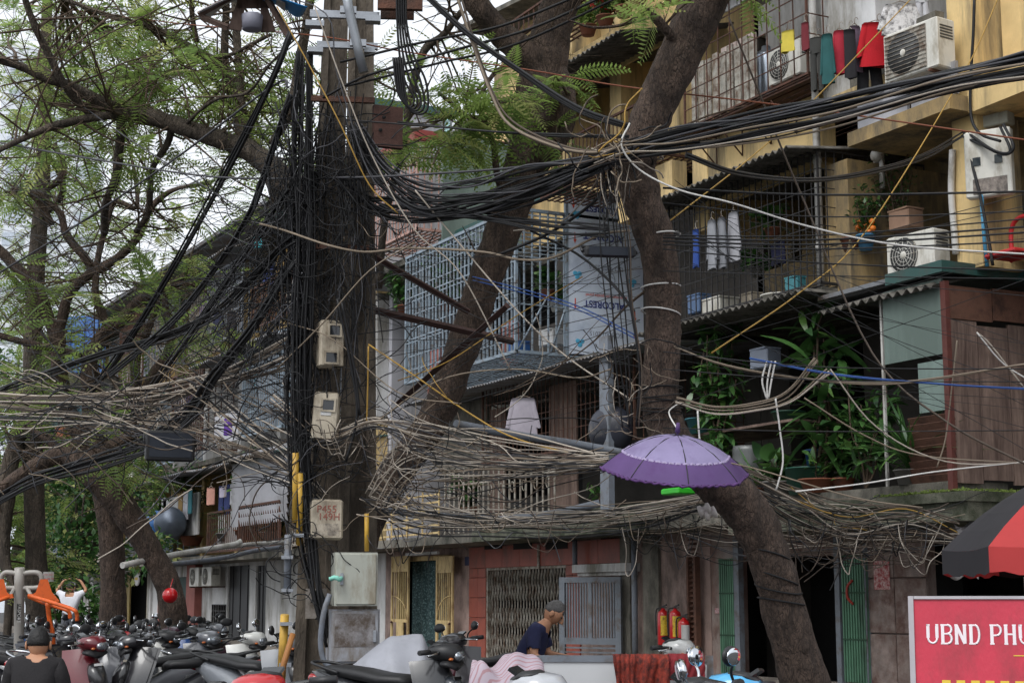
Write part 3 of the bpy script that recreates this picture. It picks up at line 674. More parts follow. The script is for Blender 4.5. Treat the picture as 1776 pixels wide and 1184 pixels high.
nb = 11; bw = (XC_1-XC_0)/nb
for fl, z in enumerate((L2, L3, L4)):
    simple('floor_slab', M_conc, bC, (XC_0, XC_1-.005, YW-.3, YR-.002, z-.16, z))
    hl = []
    for i in range(nb): x = XC_0+i*bw; hl.append((x+.6, x+1.7, z+.1, z+2.2)); hl.append((x+2.1, x+3.0, z+.9, z+2.1))
    w = MB(); wall_holes(w, XC_0, XC_1-.006, z, z+2.9, YB-.3, YB-.1, hl); w.build('upper_wall', (M_yel, M_white, M_yel)[fl], bC)
    for i in range(nb):
        x = XC_0+i*bw; d = rnd.choice((.9, 1.2, 1.4)); mm = rnd.choice((M_bluebar, M_whbar, M_rust, M_grey)); hh = rnd.choice((1.2, 2.2, 2.6))
        if rnd.random() < .85: cage('balcony_cage', bC, mm, x+.1, x+bw-.15, YW-d, YB-.4, z+.05, z+hh, .18, .6, .014, .03, floor=False)
        if rnd.random() < .75: corrugated('awning', bC, rnd.choice((M_tin, M_corr, M_teal)), x-.1, x+bw+.05, YW-d-.5, YB-.35, z+2.45, z+2.75, .2, .03)
        if rnd.random() < .5: simple('boarding', rnd.choice((M_gpanel, M_tin, M_white, M_wood, M_lilac)), bC, (x+bw*rnd.random()*.5, x+bw*(.6+.4*rnd.random()), YW-d+.05, YW-d+.08, z+.05, z+rnd.choice((.9, 1.1, 2.4))))
        for q in range(rnd.choice((0, 2, 3, 4))):
            xx = x+.4+q*.55; hgt = rnd.uniform(.5, .9); simple('hung_cloth', rnd.choice(CM), bC, (xx, xx+rnd.uniform(.3, .5), YW-d+.2, YW-d+.23, z+2.0-hgt, z+2.0))
    for i in range(nb+1): simple('pier', (M_yel, M_white, M_yel)[fl], bC, (XC_0+i*bw-.15 if i else XC_0, XC_0+i*bw+.15 if i < nb else XC_1-.007, YW-.29, YB-.302, z+.001, z+2.9))
simple('roof', M_tin, bC, (XC_0-.4, XC_1, YW-1.2, YR+.4, 12.2, 12.32)); er = MB(); er.obox(((XC_0+XC_1)/2, YW-1.2+.9, 12.62), (XC_1-XC_0)/2, 1.1, .05, rx(.3)); er.build('eave', M_tin, bC)
sd = MB()
for i in range(9): sd.obox((gx(452, 700, 1.4), YW-1.4, 5.2-i*.22), 2.3, .012, .12, rx(.25))
sd.build('slatted_screen', M_lilac, bC, label='grey slatted metal screen on the second floor')
simple('end_screen', M_white, bC, (gx(262, 860, 1.0), gx(345, 860, 1.0), YW-1.0, YW-.95, 3.3, 4.6))
# ================================================================ trees
M_bark = mat('brown_bark', (98, 82, 72), .95, .4, 3, .8, dirt=(58, 49, 44), dscale=11, damt=.62, streak=3, fine=34, bdist=.06)
M_bark2 = mat('grey_bark', (98, 88, 78), .95, .4, 3, .8, dirt=(60, 54, 48), dscale=10, damt=.62, streak=3, fine=34, bdist=.05)
M_twig = mat('twig_bark', (84, 70, 58), .9, .3, 20)
M_leaf = [mat('feathery_leaf_%d' % i, c, .55, .25, 3, trans=.66, spec=.2) for i, c in enumerate([(130, 152, 82), (146, 166, 94), (110, 134, 76), (160, 166, 104)])]
M_broad = mat('broad_leaf', (60, 96, 46), .45, .3, 4, trans=.3); M_broad2 = mat('dark_broad_leaf', (46, 76, 42), .45, .3, 4, trans=.25)
def crack(m, sc=22., st=.28, col=(26, 22, 20)):           # plated bark: dark fissures between raised plates
    t = m.node_tree; N = t.nodes; L = t.links; b = N['Principled BSDF']; tc = N.new('ShaderNodeTexCoord'); mp = N.new('ShaderNodeMapping'); mp.inputs['Scale'].default_value = (1, 1, st)
    nz = N.new('ShaderNodeTexNoise'); nz.inputs['Scale'].default_value = 7; nz.inputs['Detail'].default_value = 4; ad = N.new('ShaderNodeMix'); ad.data_type = 'RGBA'; ad.blend_type = 'ADD'; ad.inputs[0].default_value = .16
    L.new(tc.outputs['Object'], nz.inputs['Vector']); L.new(tc.outputs['Object'], ad.inputs[6]); L.new(nz.outputs['Color'], ad.inputs[7]); L.new(ad.outputs[2], mp.inputs['Vector'])
    vo = N.new('ShaderNodeTexVoronoi'); vo.feature = 'DISTANCE_TO_EDGE'; vo.inputs['Scale'].default_value = sc; L.new(mp.outputs[0], vo.inputs['Vector'])
    mr = N.new('ShaderNodeMapRange'); mr.inputs[1].default_value = .0; mr.inputs[2].default_value = .10; L.new(vo.outputs['Distance'], mr.inputs[0])
    src = b.inputs['Base Color'].links[0].from_socket; mx = N.new('ShaderNodeMix'); mx.data_type = 'RGBA'; L.new(mr.outputs[0], mx.inputs[0]); mx.inputs[6].default_value = (*lin(*col), 1); L.new(src, mx.inputs[7]); L.new(mx.outputs[2], b.inputs['Base Color'])
    old = b.inputs['Normal'].links[0].from_socket; bp = N.new('ShaderNodeBump'); bp.inputs['Strength'].default_value = .5; bp.inputs['Distance'].default_value = .015; L.new(mr.outputs[0], bp.inputs['Height']); L.new(old, bp.inputs['Normal']); L.new(bp.outputs[0], b.inputs['Normal'])
crack(M_bark, 46, .22, (52, 43, 38)); crack(M_bark2, 50, .25, (54, 48, 43))
def limb3(pts, base_dep=None):                          # (px, py, depth, width_px) -> 3D points and radii
    P = []
    for px, py, dep, w in pts:
        q = D(px, py, dep); P.append((q.x, q.y, q.z, w/2*dep/FX))
    return P
def frond_template(L=.36, n=9, w=.026, pl=.105):
    vs = []; fs = []
    def q(a, b, wid):
        d = (b-a); d.normalize(); s = Vector((-d.y, d.x, 0))*wid; m = a+(b-a)*.5; o = len(vs)
        vs.extend([a, m+s, b, m-s]); fs.append((o, o+1, o+2, o+3))
    for k in range(n):
        t = (k+.8)/n; droop = -.35*t*t*L; a = Vector((t*L, 0, droop)); l = pl*math.sin(PI*min(.96, .25+.75*t))**.6
        for s in (-1, 1): q(a, a+Vector((l*.35, s*l, -.25*l)), w*.5)
    prev = Vector((0, 0, 0))
    for k in range(4):
        t = (k+1)/4; b = Vector((t*L, 0, -.35*t*t*L)); o = len(vs); vs.extend([prev+Vector((0, .002, 0)), b+Vector((0, .002, 0)), b-Vector((0, .002, 0)), prev-Vector((0, .002, 0))]); fs.append((o, o+1, o+2, o+3)); prev = b
    return np.array([tuple(v) for v in vs]), np.array(fs)
FT = [frond_template(.36, 9), frond_template(.30, 7, .03, .09), frond_template(.42, 12, .024, .11)]
def crown_mesh(name, fronds, parent, mats, tmpl=FT):
    """fronds: (pos, dir, scale); all the leaves of one crown as one mesh"""
    Vs, Fs, Ms = [], [], []; o = 0; r = parent
    while r.parent: r = r.parent
    base = np.array(r.location)
    for p, d, s in fronds:
        tv, tf = tmpl[random.randrange(len(tmpl))]
        x = Vector(d).normalized(); z = Vector((U(-.5, .5), U(-.5, .5), 1)); y = z.cross(x)
        if y.length < 1e-4: y = Vector((0, 1, 0))
        y.normalize(); z = x.cross(y)
        R = np.array([tuple(x), tuple(y), tuple(z)])
        Vs.append((tv*s) @ R + np.array(tuple(p)) - base); Fs.append(tf+o); o += len(tv); Ms.append(np.full(len(tf), random.choices(range(len(mats)), [3]+[1]*(len(mats)-1))[0]))
    V = np.concatenate(Vs); F = np.concatenate(Fs); M = np.concatenate(Ms)
    me = bpy.data.meshes.new(name); me.vertices.add(len(V)); me.vertices.foreach_set('co', V.ravel())
    me.loops.add(F.size); me.loops.foreach_set('vertex_index', F.ravel().astype(np.int32))
    me.polygons.add(len(F)); me.polygons.foreach_set('loop_start', np.arange(0, F.size, 4, dtype=np.int32))
    for m in mats: me.materials.append(m)
    me.polygons.foreach_set('material_index', M.astype(np.int32)); me.update(); me.validate()
    ob = bpy.data.objects.new(name, me); COL.objects.link(ob); ob.parent = parent; return ob
def wander(a, b, n=5, amp=.12):
    a, b = Vector(a), Vector(b); L = (b-a).length; out = [a]
    for i in range(1, n): out.append(a.lerp(b, i/n)+Vector((U(-1, 1), U(-1, 1), U(-1, 1)))*amp*L*.35)
    out.append(b); return out
def tree(name, label, trunk, limbs, clusters=(), bark=M_bark, bare=0, group=None, fsc=1., per=4, mats=None, barelen=(.5, 1.6)):
    T = limb3(trunk); root = thing(name, label, 'tree', (T[0][0], T[0][1], min(0, T[0][2])), group=group)
    mb = MB(); P = cr(T, 7); mb.tube([p[:3] for p in P], [p[3]*(1+.02*math.sin(i*.9+p[3])) for i, p in enumerate(P)], 18, wob=.12, seed=U(0, 9))
    for k in range(len(P)//14):                            # knots and scars
        p = P[random.randrange(2, len(P)-1)]; a = U(0, 6.28); e = Vector((math.cos(a), math.sin(a), 0))
        mb.ball(Vector(p[:3])+e*p[3]*.82, p[3]*.27, p[3]*.27, p[3]*.5, 9, 6)
    mb.build('trunk', bark, root)
    nodes = [(Vector(p[:3]), p[3]) for p in P[len(P)//2:]]
    for l in limbs:
        q = cr(limb3(l), 6); m = MB(); m.tube([p[:3] for p in q], [max(p[3], .004)*(1+.03*math.sin(i*1.1)) for i, p in enumerate(q)], 9, wob=.14, seed=U(0, 9))
        m.build('limb', bark, root); nodes += [(Vector(p[:3]), p[3]) for p in q]
    tw = MB(); fr = []
    def twig(a, b, r0, r1, n=4):
        w_ = cr(wander(a, b, 3), 3); k = len(w_); tw.tube(w_, [r0+(r1-r0)*i/(k-1) for i in range(k)], n, cap=False)
        return [Vector(x) for x in w_]
    for c, spread, nsub, leafy in clusters:
        c = Vector(c); near = min(nodes, key=lambda t: (t[0]-c).length)
        w_ = twig(near[0], c, min(.02, near[1]*.6), .007, 5)
        for k in range(nsub):
            s = random.choice(w_[len(w_)//2:]); e = s+Vector((U(-1, 1), U(-1, 1), U(-.5, .8)))*spread
            v = twig(s, e, .006, .0025, 3)
            if U(0, 1) < leafy:
                for j in range(per):
                    p = random.choice(v[2:]); d = (e-s).normalized()*.6+Vector((U(-1, 1), U(-1, 1), U(-.5, .35))); fr.append((p, d, U(.7, 1.25)*fsc))
            else:
                for j in range(3): p = random.choice(v[2:]); twig(p, p+Vector((U(-1, 1), U(-1, 1), U(-.4, .9)))*spread*.6, .003, .0015, 3)
    for k in range(bare):
        p, r = random.choice(nodes); e = p+Vector((U(-1, 1), U(-1, 1), U(-.6, 1)))*U(*barelen)
        v = twig(p, e, min(.014, r*.6), .004, 4)
        for j in range(3): s = random.choice(v[2:]); twig(s, s+Vector((U(-1, 1), U(-1, 1), U(-.6, .8)))*U(.2, .7), .005, .002, 3)
    if tw.v: tag(tw.build('twigs', M_twig, root), kind='stuff')
    if fr: tag(crown_mesh('crown', fr, root, mats or M_leaf), kind='stuff')
    return root
def region(n, x0, x1, y0, y1, d0, d1, spread=.6, nsub=5, leafy=.8):
    return [(D(U(x0, x1), U(y0, y1), U(d0, d1)), spread*U(.6, 1.3), nsub, leafy) for _ in range(n)]
# leaning trunk by the purple umbrella
tree('street_tree', 'thick crooked leaning trunk wrapped in black cable, climbing past the purple umbrella', 
     [(1452, 1340, 12.4, 120), (1425, 1260, 12.4, 102), (1398, 1184, 12.4, 86), (1368, 1090, 12.4, 77), (1345, 1000, 12.4, 75), (1318, 925, 12.4, 78), (1275, 862, 12.4, 80), (1215, 815, 12.4, 74), (1165, 765, 12.4, 72), (1146, 690, 12.4, 65), (1149, 600, 12.4, 61), (1150, 510, 12.4, 63), (1138, 420, 12.4, 65), (1112, 340, 12.4, 67), (1103, 285, 12.4, 67), (1122, 220, 12.4, 68), (1158, 140, 12.4, 74), (1195, 60, 12.4, 77), (1232, -20, 12.4, 81), (1260, -110, 12.4, 79), (1280, -230, 12.3, 63)],
     [[(1175, 75, 12.3, 16), (1140, 35, 12.2, 18), (1120, 20, 12.1, 14), (1085, 42, 12.0, 6), (1030, 48, 11.8, 5), (985, 35, 11.7, 3)]],
     region(2, 1270, 1330, -20, 2, 11.8, 12.4, .15, 2, .9)+region(2, 1125, 1155, 5, 30, 11.6, 12, .12, 2, .9)+region(24, 950, 1500, -860, -300, 9.5, 14, .9, 6, .95), M_bark, 6)
tree('street_tree', 'forked brown trunk leaning in front of the blue-grey cage', 
     [(622, 1258, 17, 83), (618, 1120, 17, 71), (616, 1010, 17, 66), (632, 915, 17, 62), (674, 838, 17, 59), (724, 770, 17, 57), (764, 705, 17, 57), (792, 630, 17, 57), (822, 545, 17, 59), (850, 460, 17, 60), (878, 385, 17, 63), (903, 315, 17, 70), (925, 240, 17, 83), (938, 165, 17, 86), (945, 105, 17, 78), (960, 45, 17, 68), (985, -30, 17, 59), (1010, -140, 17, 47)],
     [[(938, 130, 17, 66), (905, 90, 16.9, 54), (870, 60, 16.9, 46), (838, 22, 16.8, 42), (805, -30, 16.8, 38), (770, -130, 16.6, 30)],
      [(960, 110, 17, 34), (982, 150, 16.8, 27), (986, 205, 16.7, 26), (968, 255, 16.7, 24), (935, 300, 16.9, 20)],
      [(880, 380, 16.9, 12), (862, 300, 16.6, 12), (850, 235, 16.5, 10), (800, 195, 16.3, 8), (760, 160, 16.2, 6)],
      [(905, 60, 16.8, 10), (880, 110, 16.6, 9), (855, 130, 16.5, 8), (815, 190, 16.2, 7), (770, 205, 16, 5)],
      [(975, 20, 16.9, 26), (1010, -20, 16.8, 22), (1060, -80, 16.6, 16)]],
     region(7, 800, 900, 90, 250, 15.5, 18, .42, 4, .85)+region(4, 820, 905, 160, 230, 15, 16, .35, 5, 1)+region(4, 920, 990, 120, 240, 15.5, 16.5, .3, 3, .9)+region(5, 700, 800, 220, 340, 15, 17, .4, 4, .9)+region(26, 600, 1150, -640, -170, 14, 19, .9, 6, .95), M_bark, 14)
tree('street_tree', 'tree whose long limb sweeps left from behind the concrete pole', 
     [(560, 1245, 17.9, 90), (566, 1100, 17.9, 76), (590, 900, 17.8, 66), (618, 740, 17.6, 56), (626, 620, 17.2, 50), (612, 510, 17.2, 46), (565, 410, 17.2, 44), (520, 345, 17.2, 42), (480, 300, 17.2, 40), (432, 262, 17.2, 37), (385, 243, 17.2, 34), (330, 225, 17.2, 31), (270, 206, 17.2, 29), (210, 196, 17.2, 28), (185, 181, 17.1, 22), (150, 165, 17, 20), (113, 146, 16.9, 18), (78, 135, 16.8, 17), (40, 117, 16.7, 15), (0, 104, 16.6, 14), (-60, 80, 16.5, 10)],
     [[(490, 355, 17.4, 34), (472, 310, 17.6, 30), (448, 270, 17.8, 27), (421, 232, 18, 25), (417, 190, 18.2, 23), (400, 142, 18.4, 20), (372, 108, 18.5, 18), (316, 75, 18.6, 14), (270, 51, 18.7, 12), (190, 28, 18.8, 9), (110, -2, 19, 7)],
      [(418, 200, 18.1, 20), (416, 150, 18.2, 15), (412, 80, 18.3, 14), (408, 20, 18.4, 13), (405, -60, 18.5, 10)], [(400, 142, 18.4, 16), (390, 100, 18.5, 14), (392, 20, 18.6, 13), (395, -60, 18.6, 10)],
      [(159, 199, 17.1, 15), (135, 176, 17, 15), (108, 142, 16.8, 14), (81, 88, 16.7, 13), (62, 50, 16.6, 12), (44, 0, 16.5, 11), (35, -60, 16.4, 9)],
      [(212, 198, 17.2, 18), (169, 203, 17, 15), (101, 216, 16.8, 13), (51, 236, 16.7, 11), (0, 260, 16.6, 9), (-40, 280, 16.5, 6)],
      [(470, 250, 17.3, 12), (500, 200, 17.4, 16), (520, 110, 17.5, 18), (535, 20, 17.6, 16), (545, -60, 17.7, 14)], [(700, 260, 17, 10), (712, 170, 17, 14), (735, 90, 17, 14), (770, 60, 17, 12), (800, 20, 17, 10)], [(656, 500, 17.2, 14), (668, 380, 17.1, 13), (690, 290, 17, 12), (705, 225, 17, 11)],
      [(341, 74, 18.6, 10), (334, 30, 18.6, 9), (330, -30, 18.6, 8)], [(300, 216, 17.2, 14), (290, 250, 17.4, 12), (264, 294, 17.6, 11), (258, 365, 17.8, 11), (236, 402, 18, 10)],
      [(210, 205, 17.2, 16), (203, 300, 17.5, 15), (183, 354, 17.7, 14), (181, 405, 18, 13)], [(315, 222, 17.2, 7), (370, 175, 16.8, 6), (430, 160, 16.5, 5), (470, 110, 16.2, 4), (520, 60, 16, 3)],
      [(470, 60, 18, 6), (440, 75, 18, 7), (400, 95, 18.1, 7), (350, 105, 18.3, 7), (310, 120, 18.5, 5), (250, 130, 18.6, 4)]],
     region(26, 0, 480, 10, 200, 17, 22, .5, 5, .7)+region(26, 60, 490, 90, 330, 17.4, 23, .5, 5, .75)+region(9, 200, 330, 120, 190, 17.3, 19, .4, 4, .9)+region(16, 0, 250, -20, 320, 17, 23, .6, 5, .8)+region(7, 650, 790, 100, 290, 15.5, 18, .4, 4, .9)+region(16, 420, 540, 150, 330, 18, 22, .5, 4, .85)+region(22, 100, 700, -560, -80, 14, 20, .9, 6, .9), M_bark2, 200)
GL = 'trees on the left of the yard'
tree('street_tree', 'straight dark trunk behind the orange exercise machine', 
     [(66, 1190, 26, 46), (64, 1050, 26, 40), (60, 900, 26, 36), (56, 760, 26, 34), (57, 620, 26, 32), (62, 480, 26, 30), (72, 350, 26, 27), (76, 220, 26, 23), (80, 60, 26, 19), (84, -60, 26, 15)],
     [[(58, 700, 26, 20), (30, 760, 25.8, 26), (10, 850, 25.6, 34), (5, 960, 25.4, 24), (28, 1020, 25.2, 10)], [(70, 380, 26, 14), (110, 330, 25.5, 11), (90, 280, 25, 9), (60, 240, 24.6, 6)], [(60, 520, 26, 12), (20, 480, 25.8, 9), (-20, 440, 25.5, 7)]],
     region(30, -20, 200, 180, 560, 22, 31, .8, 5, .75)+region(26, -20, 120, 480, 900, 24, 31, .8, 5, .75)+region(12, 0, 110, 850, 1020, 26, 30, .6, 4, .8), M_bark2, 60, GL, 1.25)
tree('street_tree', 'many-stemmed tree with a thick trunk rising beside the doorways', 
     [(197, 1195, 24, 56), (196, 1080, 24, 48), (195, 980, 24, 42), (190, 900, 24, 44), (178, 830, 24, 46), (165, 760, 24, 42), (158, 690, 24, 34), (155, 625, 24, 28), (170, 595, 24, 26), (189, 570, 24, 24), (210, 556, 24, 22), (235, 527, 24, 18), (272, 504, 24, 15), (320, 490, 24, 10)],
     [[(170, 790, 24, 34), (125, 730, 24, 30), (103, 650, 24, 28), (100, 582, 24, 26), (82, 549, 24, 22), (68, 508, 24, 21), (40, 477, 24, 20), (0, 436, 24, 18), (-40, 400, 24, 14)],
      [(100, 585, 24, 20), (109, 547, 24, 19), (119, 511, 24, 18), (145, 484, 24, 17), (163, 470, 24, 18), (190, 457, 24, 16), (223, 430, 24, 15), (244, 402, 24, 14), (262, 360, 24, 12), (300, 330, 24, 8), (360, 318, 24, 5)],
      [(163, 470, 24, 16), (145, 444, 24, 15), (115, 408, 24, 14), (104, 370, 24, 12), (70, 340, 24, 9)], [(166, 470, 24, 12), (173, 433, 24, 11), (183, 398, 24, 10), (200, 350, 24, 9), (236, 360, 23.9, 8), (235, 310, 24, 7), (225, 260, 24, 5)],
      [(189, 570, 24, 15), (179, 545, 24, 14), (166, 512, 24, 13), (166, 474, 24, 13)], [(-30, 575, 23.5, 12), (0, 582, 23.5, 12), (52, 596, 23.6, 12), (102, 606, 23.8, 12), (143, 617, 24, 10)],
      [(185, 860, 24, 16), (215, 800, 24, 18), (234, 680, 24, 18), (235, 620, 24, 17), (252, 585, 24, 14), (275, 520, 24, 9)], [(215, 790, 24, 14), (258, 665, 24, 18), (290, 615, 24, 17), (297, 576, 24, 15), (287, 535, 24, 12), (294, 495, 24, 9), (350, 470, 24, 5)],
      [(80, 330, 24, 10), (110, 300, 24, 14), (95, 250, 24, 8)], [(20, 330, 24, 13), (60, 340, 24, 14), (90, 390, 24, 12)]],
     region(24, 130, 420, 330, 600, 21, 29, .8, 5, .6)+region(20, 0, 220, 560, 780, 22, 27, .7, 4, .6)+region(4, 180, 300, 770, 830, 22.5, 24, .4, 4, .8), M_bark, 130, GL, 1.2, barelen=(.6, 2.2))
tree('street_tree', 'leaning trunk with a hanging red ball, sprouting bare shoots', 
     [(306, 1200, 22, 64), (305, 1130, 22, 54), (300, 1065, 22, 48), (290, 1010, 22, 44), (262, 958, 22, 44), (232, 908, 22, 46), (205, 868, 22, 50), (175, 835, 22, 50), (140, 805, 22, 42), (100, 790, 22, 32), (50, 815, 21.8, 26), (0, 850, 21.6, 22)],
     [[(160, 815, 22, 30), (185, 780, 22, 26), (230, 755, 22, 18), (270, 730, 22, 12)], [(110, 790, 22, 22), (80, 760, 22, 14), (40, 740, 22, 8)]],
     region(3, 195, 260, 785, 825, 21, 22.5, .4, 4, .7), M_bark, 46, GL, 1.1, barelen=(.5, 1.3))
# leafy broadleaf trees beyond, and shrub by the doors
def leaf_template(l=.09, w=.05):
    return [(np.array([(0, 0, 0), (l*.5, w*.5, .012), (l, 0, -.01), (l*.5, -w*.5, .012)]), np.array([(0, 1, 2, 3)]))]
LT = leaf_template(); LTL = leaf_template(.22, .1)
def bush(name, label, base, h, rad, n, mats, cat='tree', tmpl=LT, sc=1., trunk_r=.06, group=None, lobes=9):
    r = thing(name, label, cat, tuple(base), group=group); b = Vector(base)
    t = MB(); t.tube(cr([b, b+Vector((.1*rad, 0, h*.35)), b+Vector((0, .1*rad, h*.6))], 5), trunk_r, 7); L = []
    for k in range(lobes):
        c = b+Vector((U(-1, 1)*rad*.7, U(-1, 1)*rad*.7, h*U(.4, .95))); L.append((c, rad*U(.3, .55)))
        t.tube(wander(b+Vector((0, 0, h*.4)), c, 3), [trunk_r*.5, trunk_r*.4, trunk_r*.3, trunk_r*.15], 5)
    t.build('trunk' if cat == 'tree' else 'stem', M_bark2, r); fr = []
    for k in range(n):
        c, q = random.choice(L); d = Vector((U(-1, 1), U(-1, 1), U(-.8, 1))).normalized(); fr.append((c+d*q*U(.55, 1.05), d+Vector((U(-.6, .6), U(-.6, .6), U(-.8, .2))), sc*U(.6, 1.3)))
    tag(crown_mesh('crown' if cat == 'tree' else 'foliage', fr, r, mats, tmpl), kind='stuff'); return r
bush('garden_tree', 'dense leafy tree behind the straight trunk, beyond the tin awning', GP(135, 42), 5.2, 2.2, 3800, [M_broad, M_broad2, M_leaf[3]], sc=2.2, trunk_r=.12, lobes=14)
bush('garden_tree', 'pale bushy tree at the edge of the yard beside the leaning limb', GP(15, 45), 5.6, 2.4, 3200, [M_broad, M_leaf[1], M_broad2], sc=2.4, trunk_r=.12, lobes=12)
bush('garden_tree', 'far green treetop over the roofs between the bare stems', GP(30, 75), 13, 5, 4200, [M_broad, M_leaf[1], M_leaf[3]], sc=4, trunk_r=.3, lobes=16)
# far tower and sheds seen between the left trees
bt = thing('tower_block', 'pale high-rise tower faint behind the left trees', 'building', tuple(GP(55, 170)))
mb = MB(); c = GP(55, 170); Mt = facing_cam(c); mb.obox(c+Vector((0, 0, 30)), 5.5, 5, 30, Mt); mb.build('wall', mat('haze_pale_tower', (222, 227, 233), .8, .08), bt)  # pale tower, paled further: distance haze is put into the colour
for i in range(16):
    for j in range(3):
        w = MB(); w.obox(c+Mt @ Vector((-3.6+j*3.6, -5.02, 0))+Vector((0, 0, 18+i*2.6)), 1.1, .05, .7, Mt); w.build('window', mat('haze_tower_window', (190, 199, 210), .3), bt)  # windows lifted towards the wall tone, haze painted in
sh1 = thing('shed', 'blue corrugated shed wall seen between the bare stems', 'shed', tuple(GP(145, 48)))
def card(mb, px0, px1, py0, py1, dep, th=.1, corr=0):
    a, b = D(px0, py1, dep), D(px1, py1, dep); z1 = D(px0, py0, dep).z; n = max(1, int((b-a).length/.2)) if corr else 1
    nrm = Vector((FH[0], FH[1], 0))
    for i in range(n):
        p, q = a.lerp(b, i/n), a.lerp(b, (i+1)/n); o = nrm*(.06*(i % 2)*corr)
        mb._add([p+o, q+o, Vector((q.x, q.y, z1))+o, Vector((p.x, p.y, z1))+o, p+o+nrm*th, q+o+nrm*th, Vector((q.x, q.y, z1))+o+nrm*th, Vector((p.x, p.y, z1))+o+nrm*th], [(0, 1, 2, 3), (5, 4, 7, 6), (0, 4, 5, 1), (3, 2, 6, 7), (0, 3, 7, 4), (1, 5, 6, 2)])
s = MB(); card(s, 108, 178, 545, 645, 48, .2, 1); s.build('wall', mat('blue_sheet', (70, 112, 176), .5, .15, 2, dirt=(60, 90, 130), dscale=1, damt=.4, streak=5), sh1)
s = MB(); card(s, 100, 190, 645, 760, 48.3, 3); s.build('base', M_conc, sh1)
for i, (x0, x1, y0, y1, m, lab) in enumerate(((48, 120, 690, 738, M_teal, 'teal sheet roof glimpsed behind the tangled cables'), (120, 175, 700, 745, mat('blue_green_sheet', (60, 96, 108), .5, .2), 'blue-green sheet roof glimpsed beside the crooked stems'), (95, 150, 740, 756, M_red, 'strip of red tiled roof below the teal sheets'))):
    s = MB(); card(s, x0, x1, y0, y1, 46-i, .25, 1); s2 = s.build('sheet_roof', m, label=lab, cat='roof')
# ================================================================ concrete pole
PD = 14.5
M_pole = mat('pole_concrete', (116, 106, 94), .9, .4, 4, .6, dirt=(66, 59, 52), dscale=3.5, damt=.6, streak=3)
M_galv = mat('galvanised', (150, 154, 160), .4, .15, 6, .1, metal=.6)
pole = thing('utility_pole', 'twin concrete utility pole draped in black cables and meter boxes', 'utility pole', tuple(GP(583, PD)))
for s_, (xb, xt) in enumerate((((512, 581), (558, 602)), ((584, 654), (604, 648)))):
    m = MB(); y0, y1 = 1294, -330; rings = []
    for y, (xa, xc) in ((y0, xb), (y1, xt)):
        k = (y-1100)/(100-1100); L_ = xb[0]+(xt[0]-xb[0])*k; R_ = xb[1]+(xt[1]-xb[1])*k
        a, b = D(L_, y, PD), D(R_, y, PD); c = (a+b)/2; h = (b-a).length/2; M_ = facing_cam(c); dpt = h*1.2
        q = h*.32
        rings.append([c+M_ @ Vector(p) for p in ((-h, -dpt, 0), (-h*.45, -dpt, 0), (-h*.38, -dpt+q, 0), (h*.38, -dpt+q, 0), (h*.45, -dpt, 0), (h, -dpt, 0), (h, dpt, 0), (-h, dpt, 0))])
    n = 8; vs = [p for r_ in rings for p in r_]; fs = [(i, (i+1) % n, n+(i+1) % n, n+i) for i in range(n)]+[tuple(range(n, 2*n)), tuple(range(n-1, -1, -1))]
    m._add(vs, fs, False); m.build('post', M_pole, pole)
def pbox(px0, px1, py0, py1, dep, th=.02, yaw=0.):
    a, b = D(px0, (py0+py1)/2, dep), D(px1, (py0+py1)/2, dep); c = (a+b)/2; z0, z1 = D((px0+px1)/2, py1, dep).z, D((px0+px1)/2, py0, dep).z
    return Vector((c.x, c.y, (z0+z1)/2)), (b-a).length/2, th, (z1-z0)/2, facing_cam(c) @ rz(yaw)
def pb(name, m, parent, px0, px1, py0, py1, dep, th=.02, yaw=0., bev=0, label=None):
    c, hx, hy, hz, M_ = pbox(px0, px1, py0, py1, dep, th, yaw); q = MB()
    q.bev(c, hx, hy, hz, bev, M_) if bev else q.obox(c, hx, hy, hz, M_)
    return q.build(name, m, parent, label=label)
DF = 14.02
for y0, y1, x0, x1 in ((20, 33, 538, 658), (74, 85, 550, 655), (168, 178, 540, 650), (425, 433, 546, 640), (700, 706, 540, 580)):
    pb('bracket', M_galv if y0 < 100 else M_rust, pole, x0, x1, y0, y1, DF-.1, .02)
for x0, x1, y0, y1 in ((530, 562, 38, 48), (534, 560, 84, 93), (634, 660, 30, 40), (632, 650, 86, 94)): pb('clamp', M_galv, pole, x0, x1, y0, y1, DF-.12, .05)
m = MB(); m.tube([D(597, -30, 13.7), D(606, 20, 13.7), D(620, 80, 13.7), D(631, 126, 13.7)], .041, 12); m.build('steel_tube', M_galv, pole)
for x, y in ((604, 18), (621, 75)): pb('saddle', M_galv, pole, x-14, x+14, y-6, y+6, 13.72, .02)
pb('rusty_arm', M_rust, pole, 655, 733, 0, 18, 13.9, .03); pb('rusty_arm', M_rust, pole, 660, 718, 20, 34, 14.0, .02)
hp = pb('rusty_plate', mat('rusty_plate', (92, 64, 56), .8, .3, 8, .3, dirt=(70, 48, 42), dscale=5, damt=.5), pole, 646, 698, 184, 258, 14.0, .03, .3)
for x, y in ((666, 204), (660, 226)): q = MB(); c = D(x, y, 13.93); q.lathe([(.0, 0), (.016, 0), (.016, .012), (0, .012)], 10, c, facing_cam(c) @ rx(PI/2)); q.build('hole', M_black, hp)
for x0, y0, x1, y1 in ((632, 534, 890, 592), (640, 440, 812, 540), (880, 530, 690, 700)):
    m = MB(); a, b = D(x0, y0, 14.4), D(x1, y1, 15.2 if x1 > 700 else 15.8); d_ = (b-a); m.tube([a, b], .035, 4, smooth=False); m.build('angle_arm', mat('brown_angle_iron', (66, 46, 42), .8, .3, 8), pole)
M_ycond = mat('yellow_conduit', (196, 156, 62), .5, .2, 3, dirt=(130, 98, 48), dscale=5, damt=.45, streak=4)
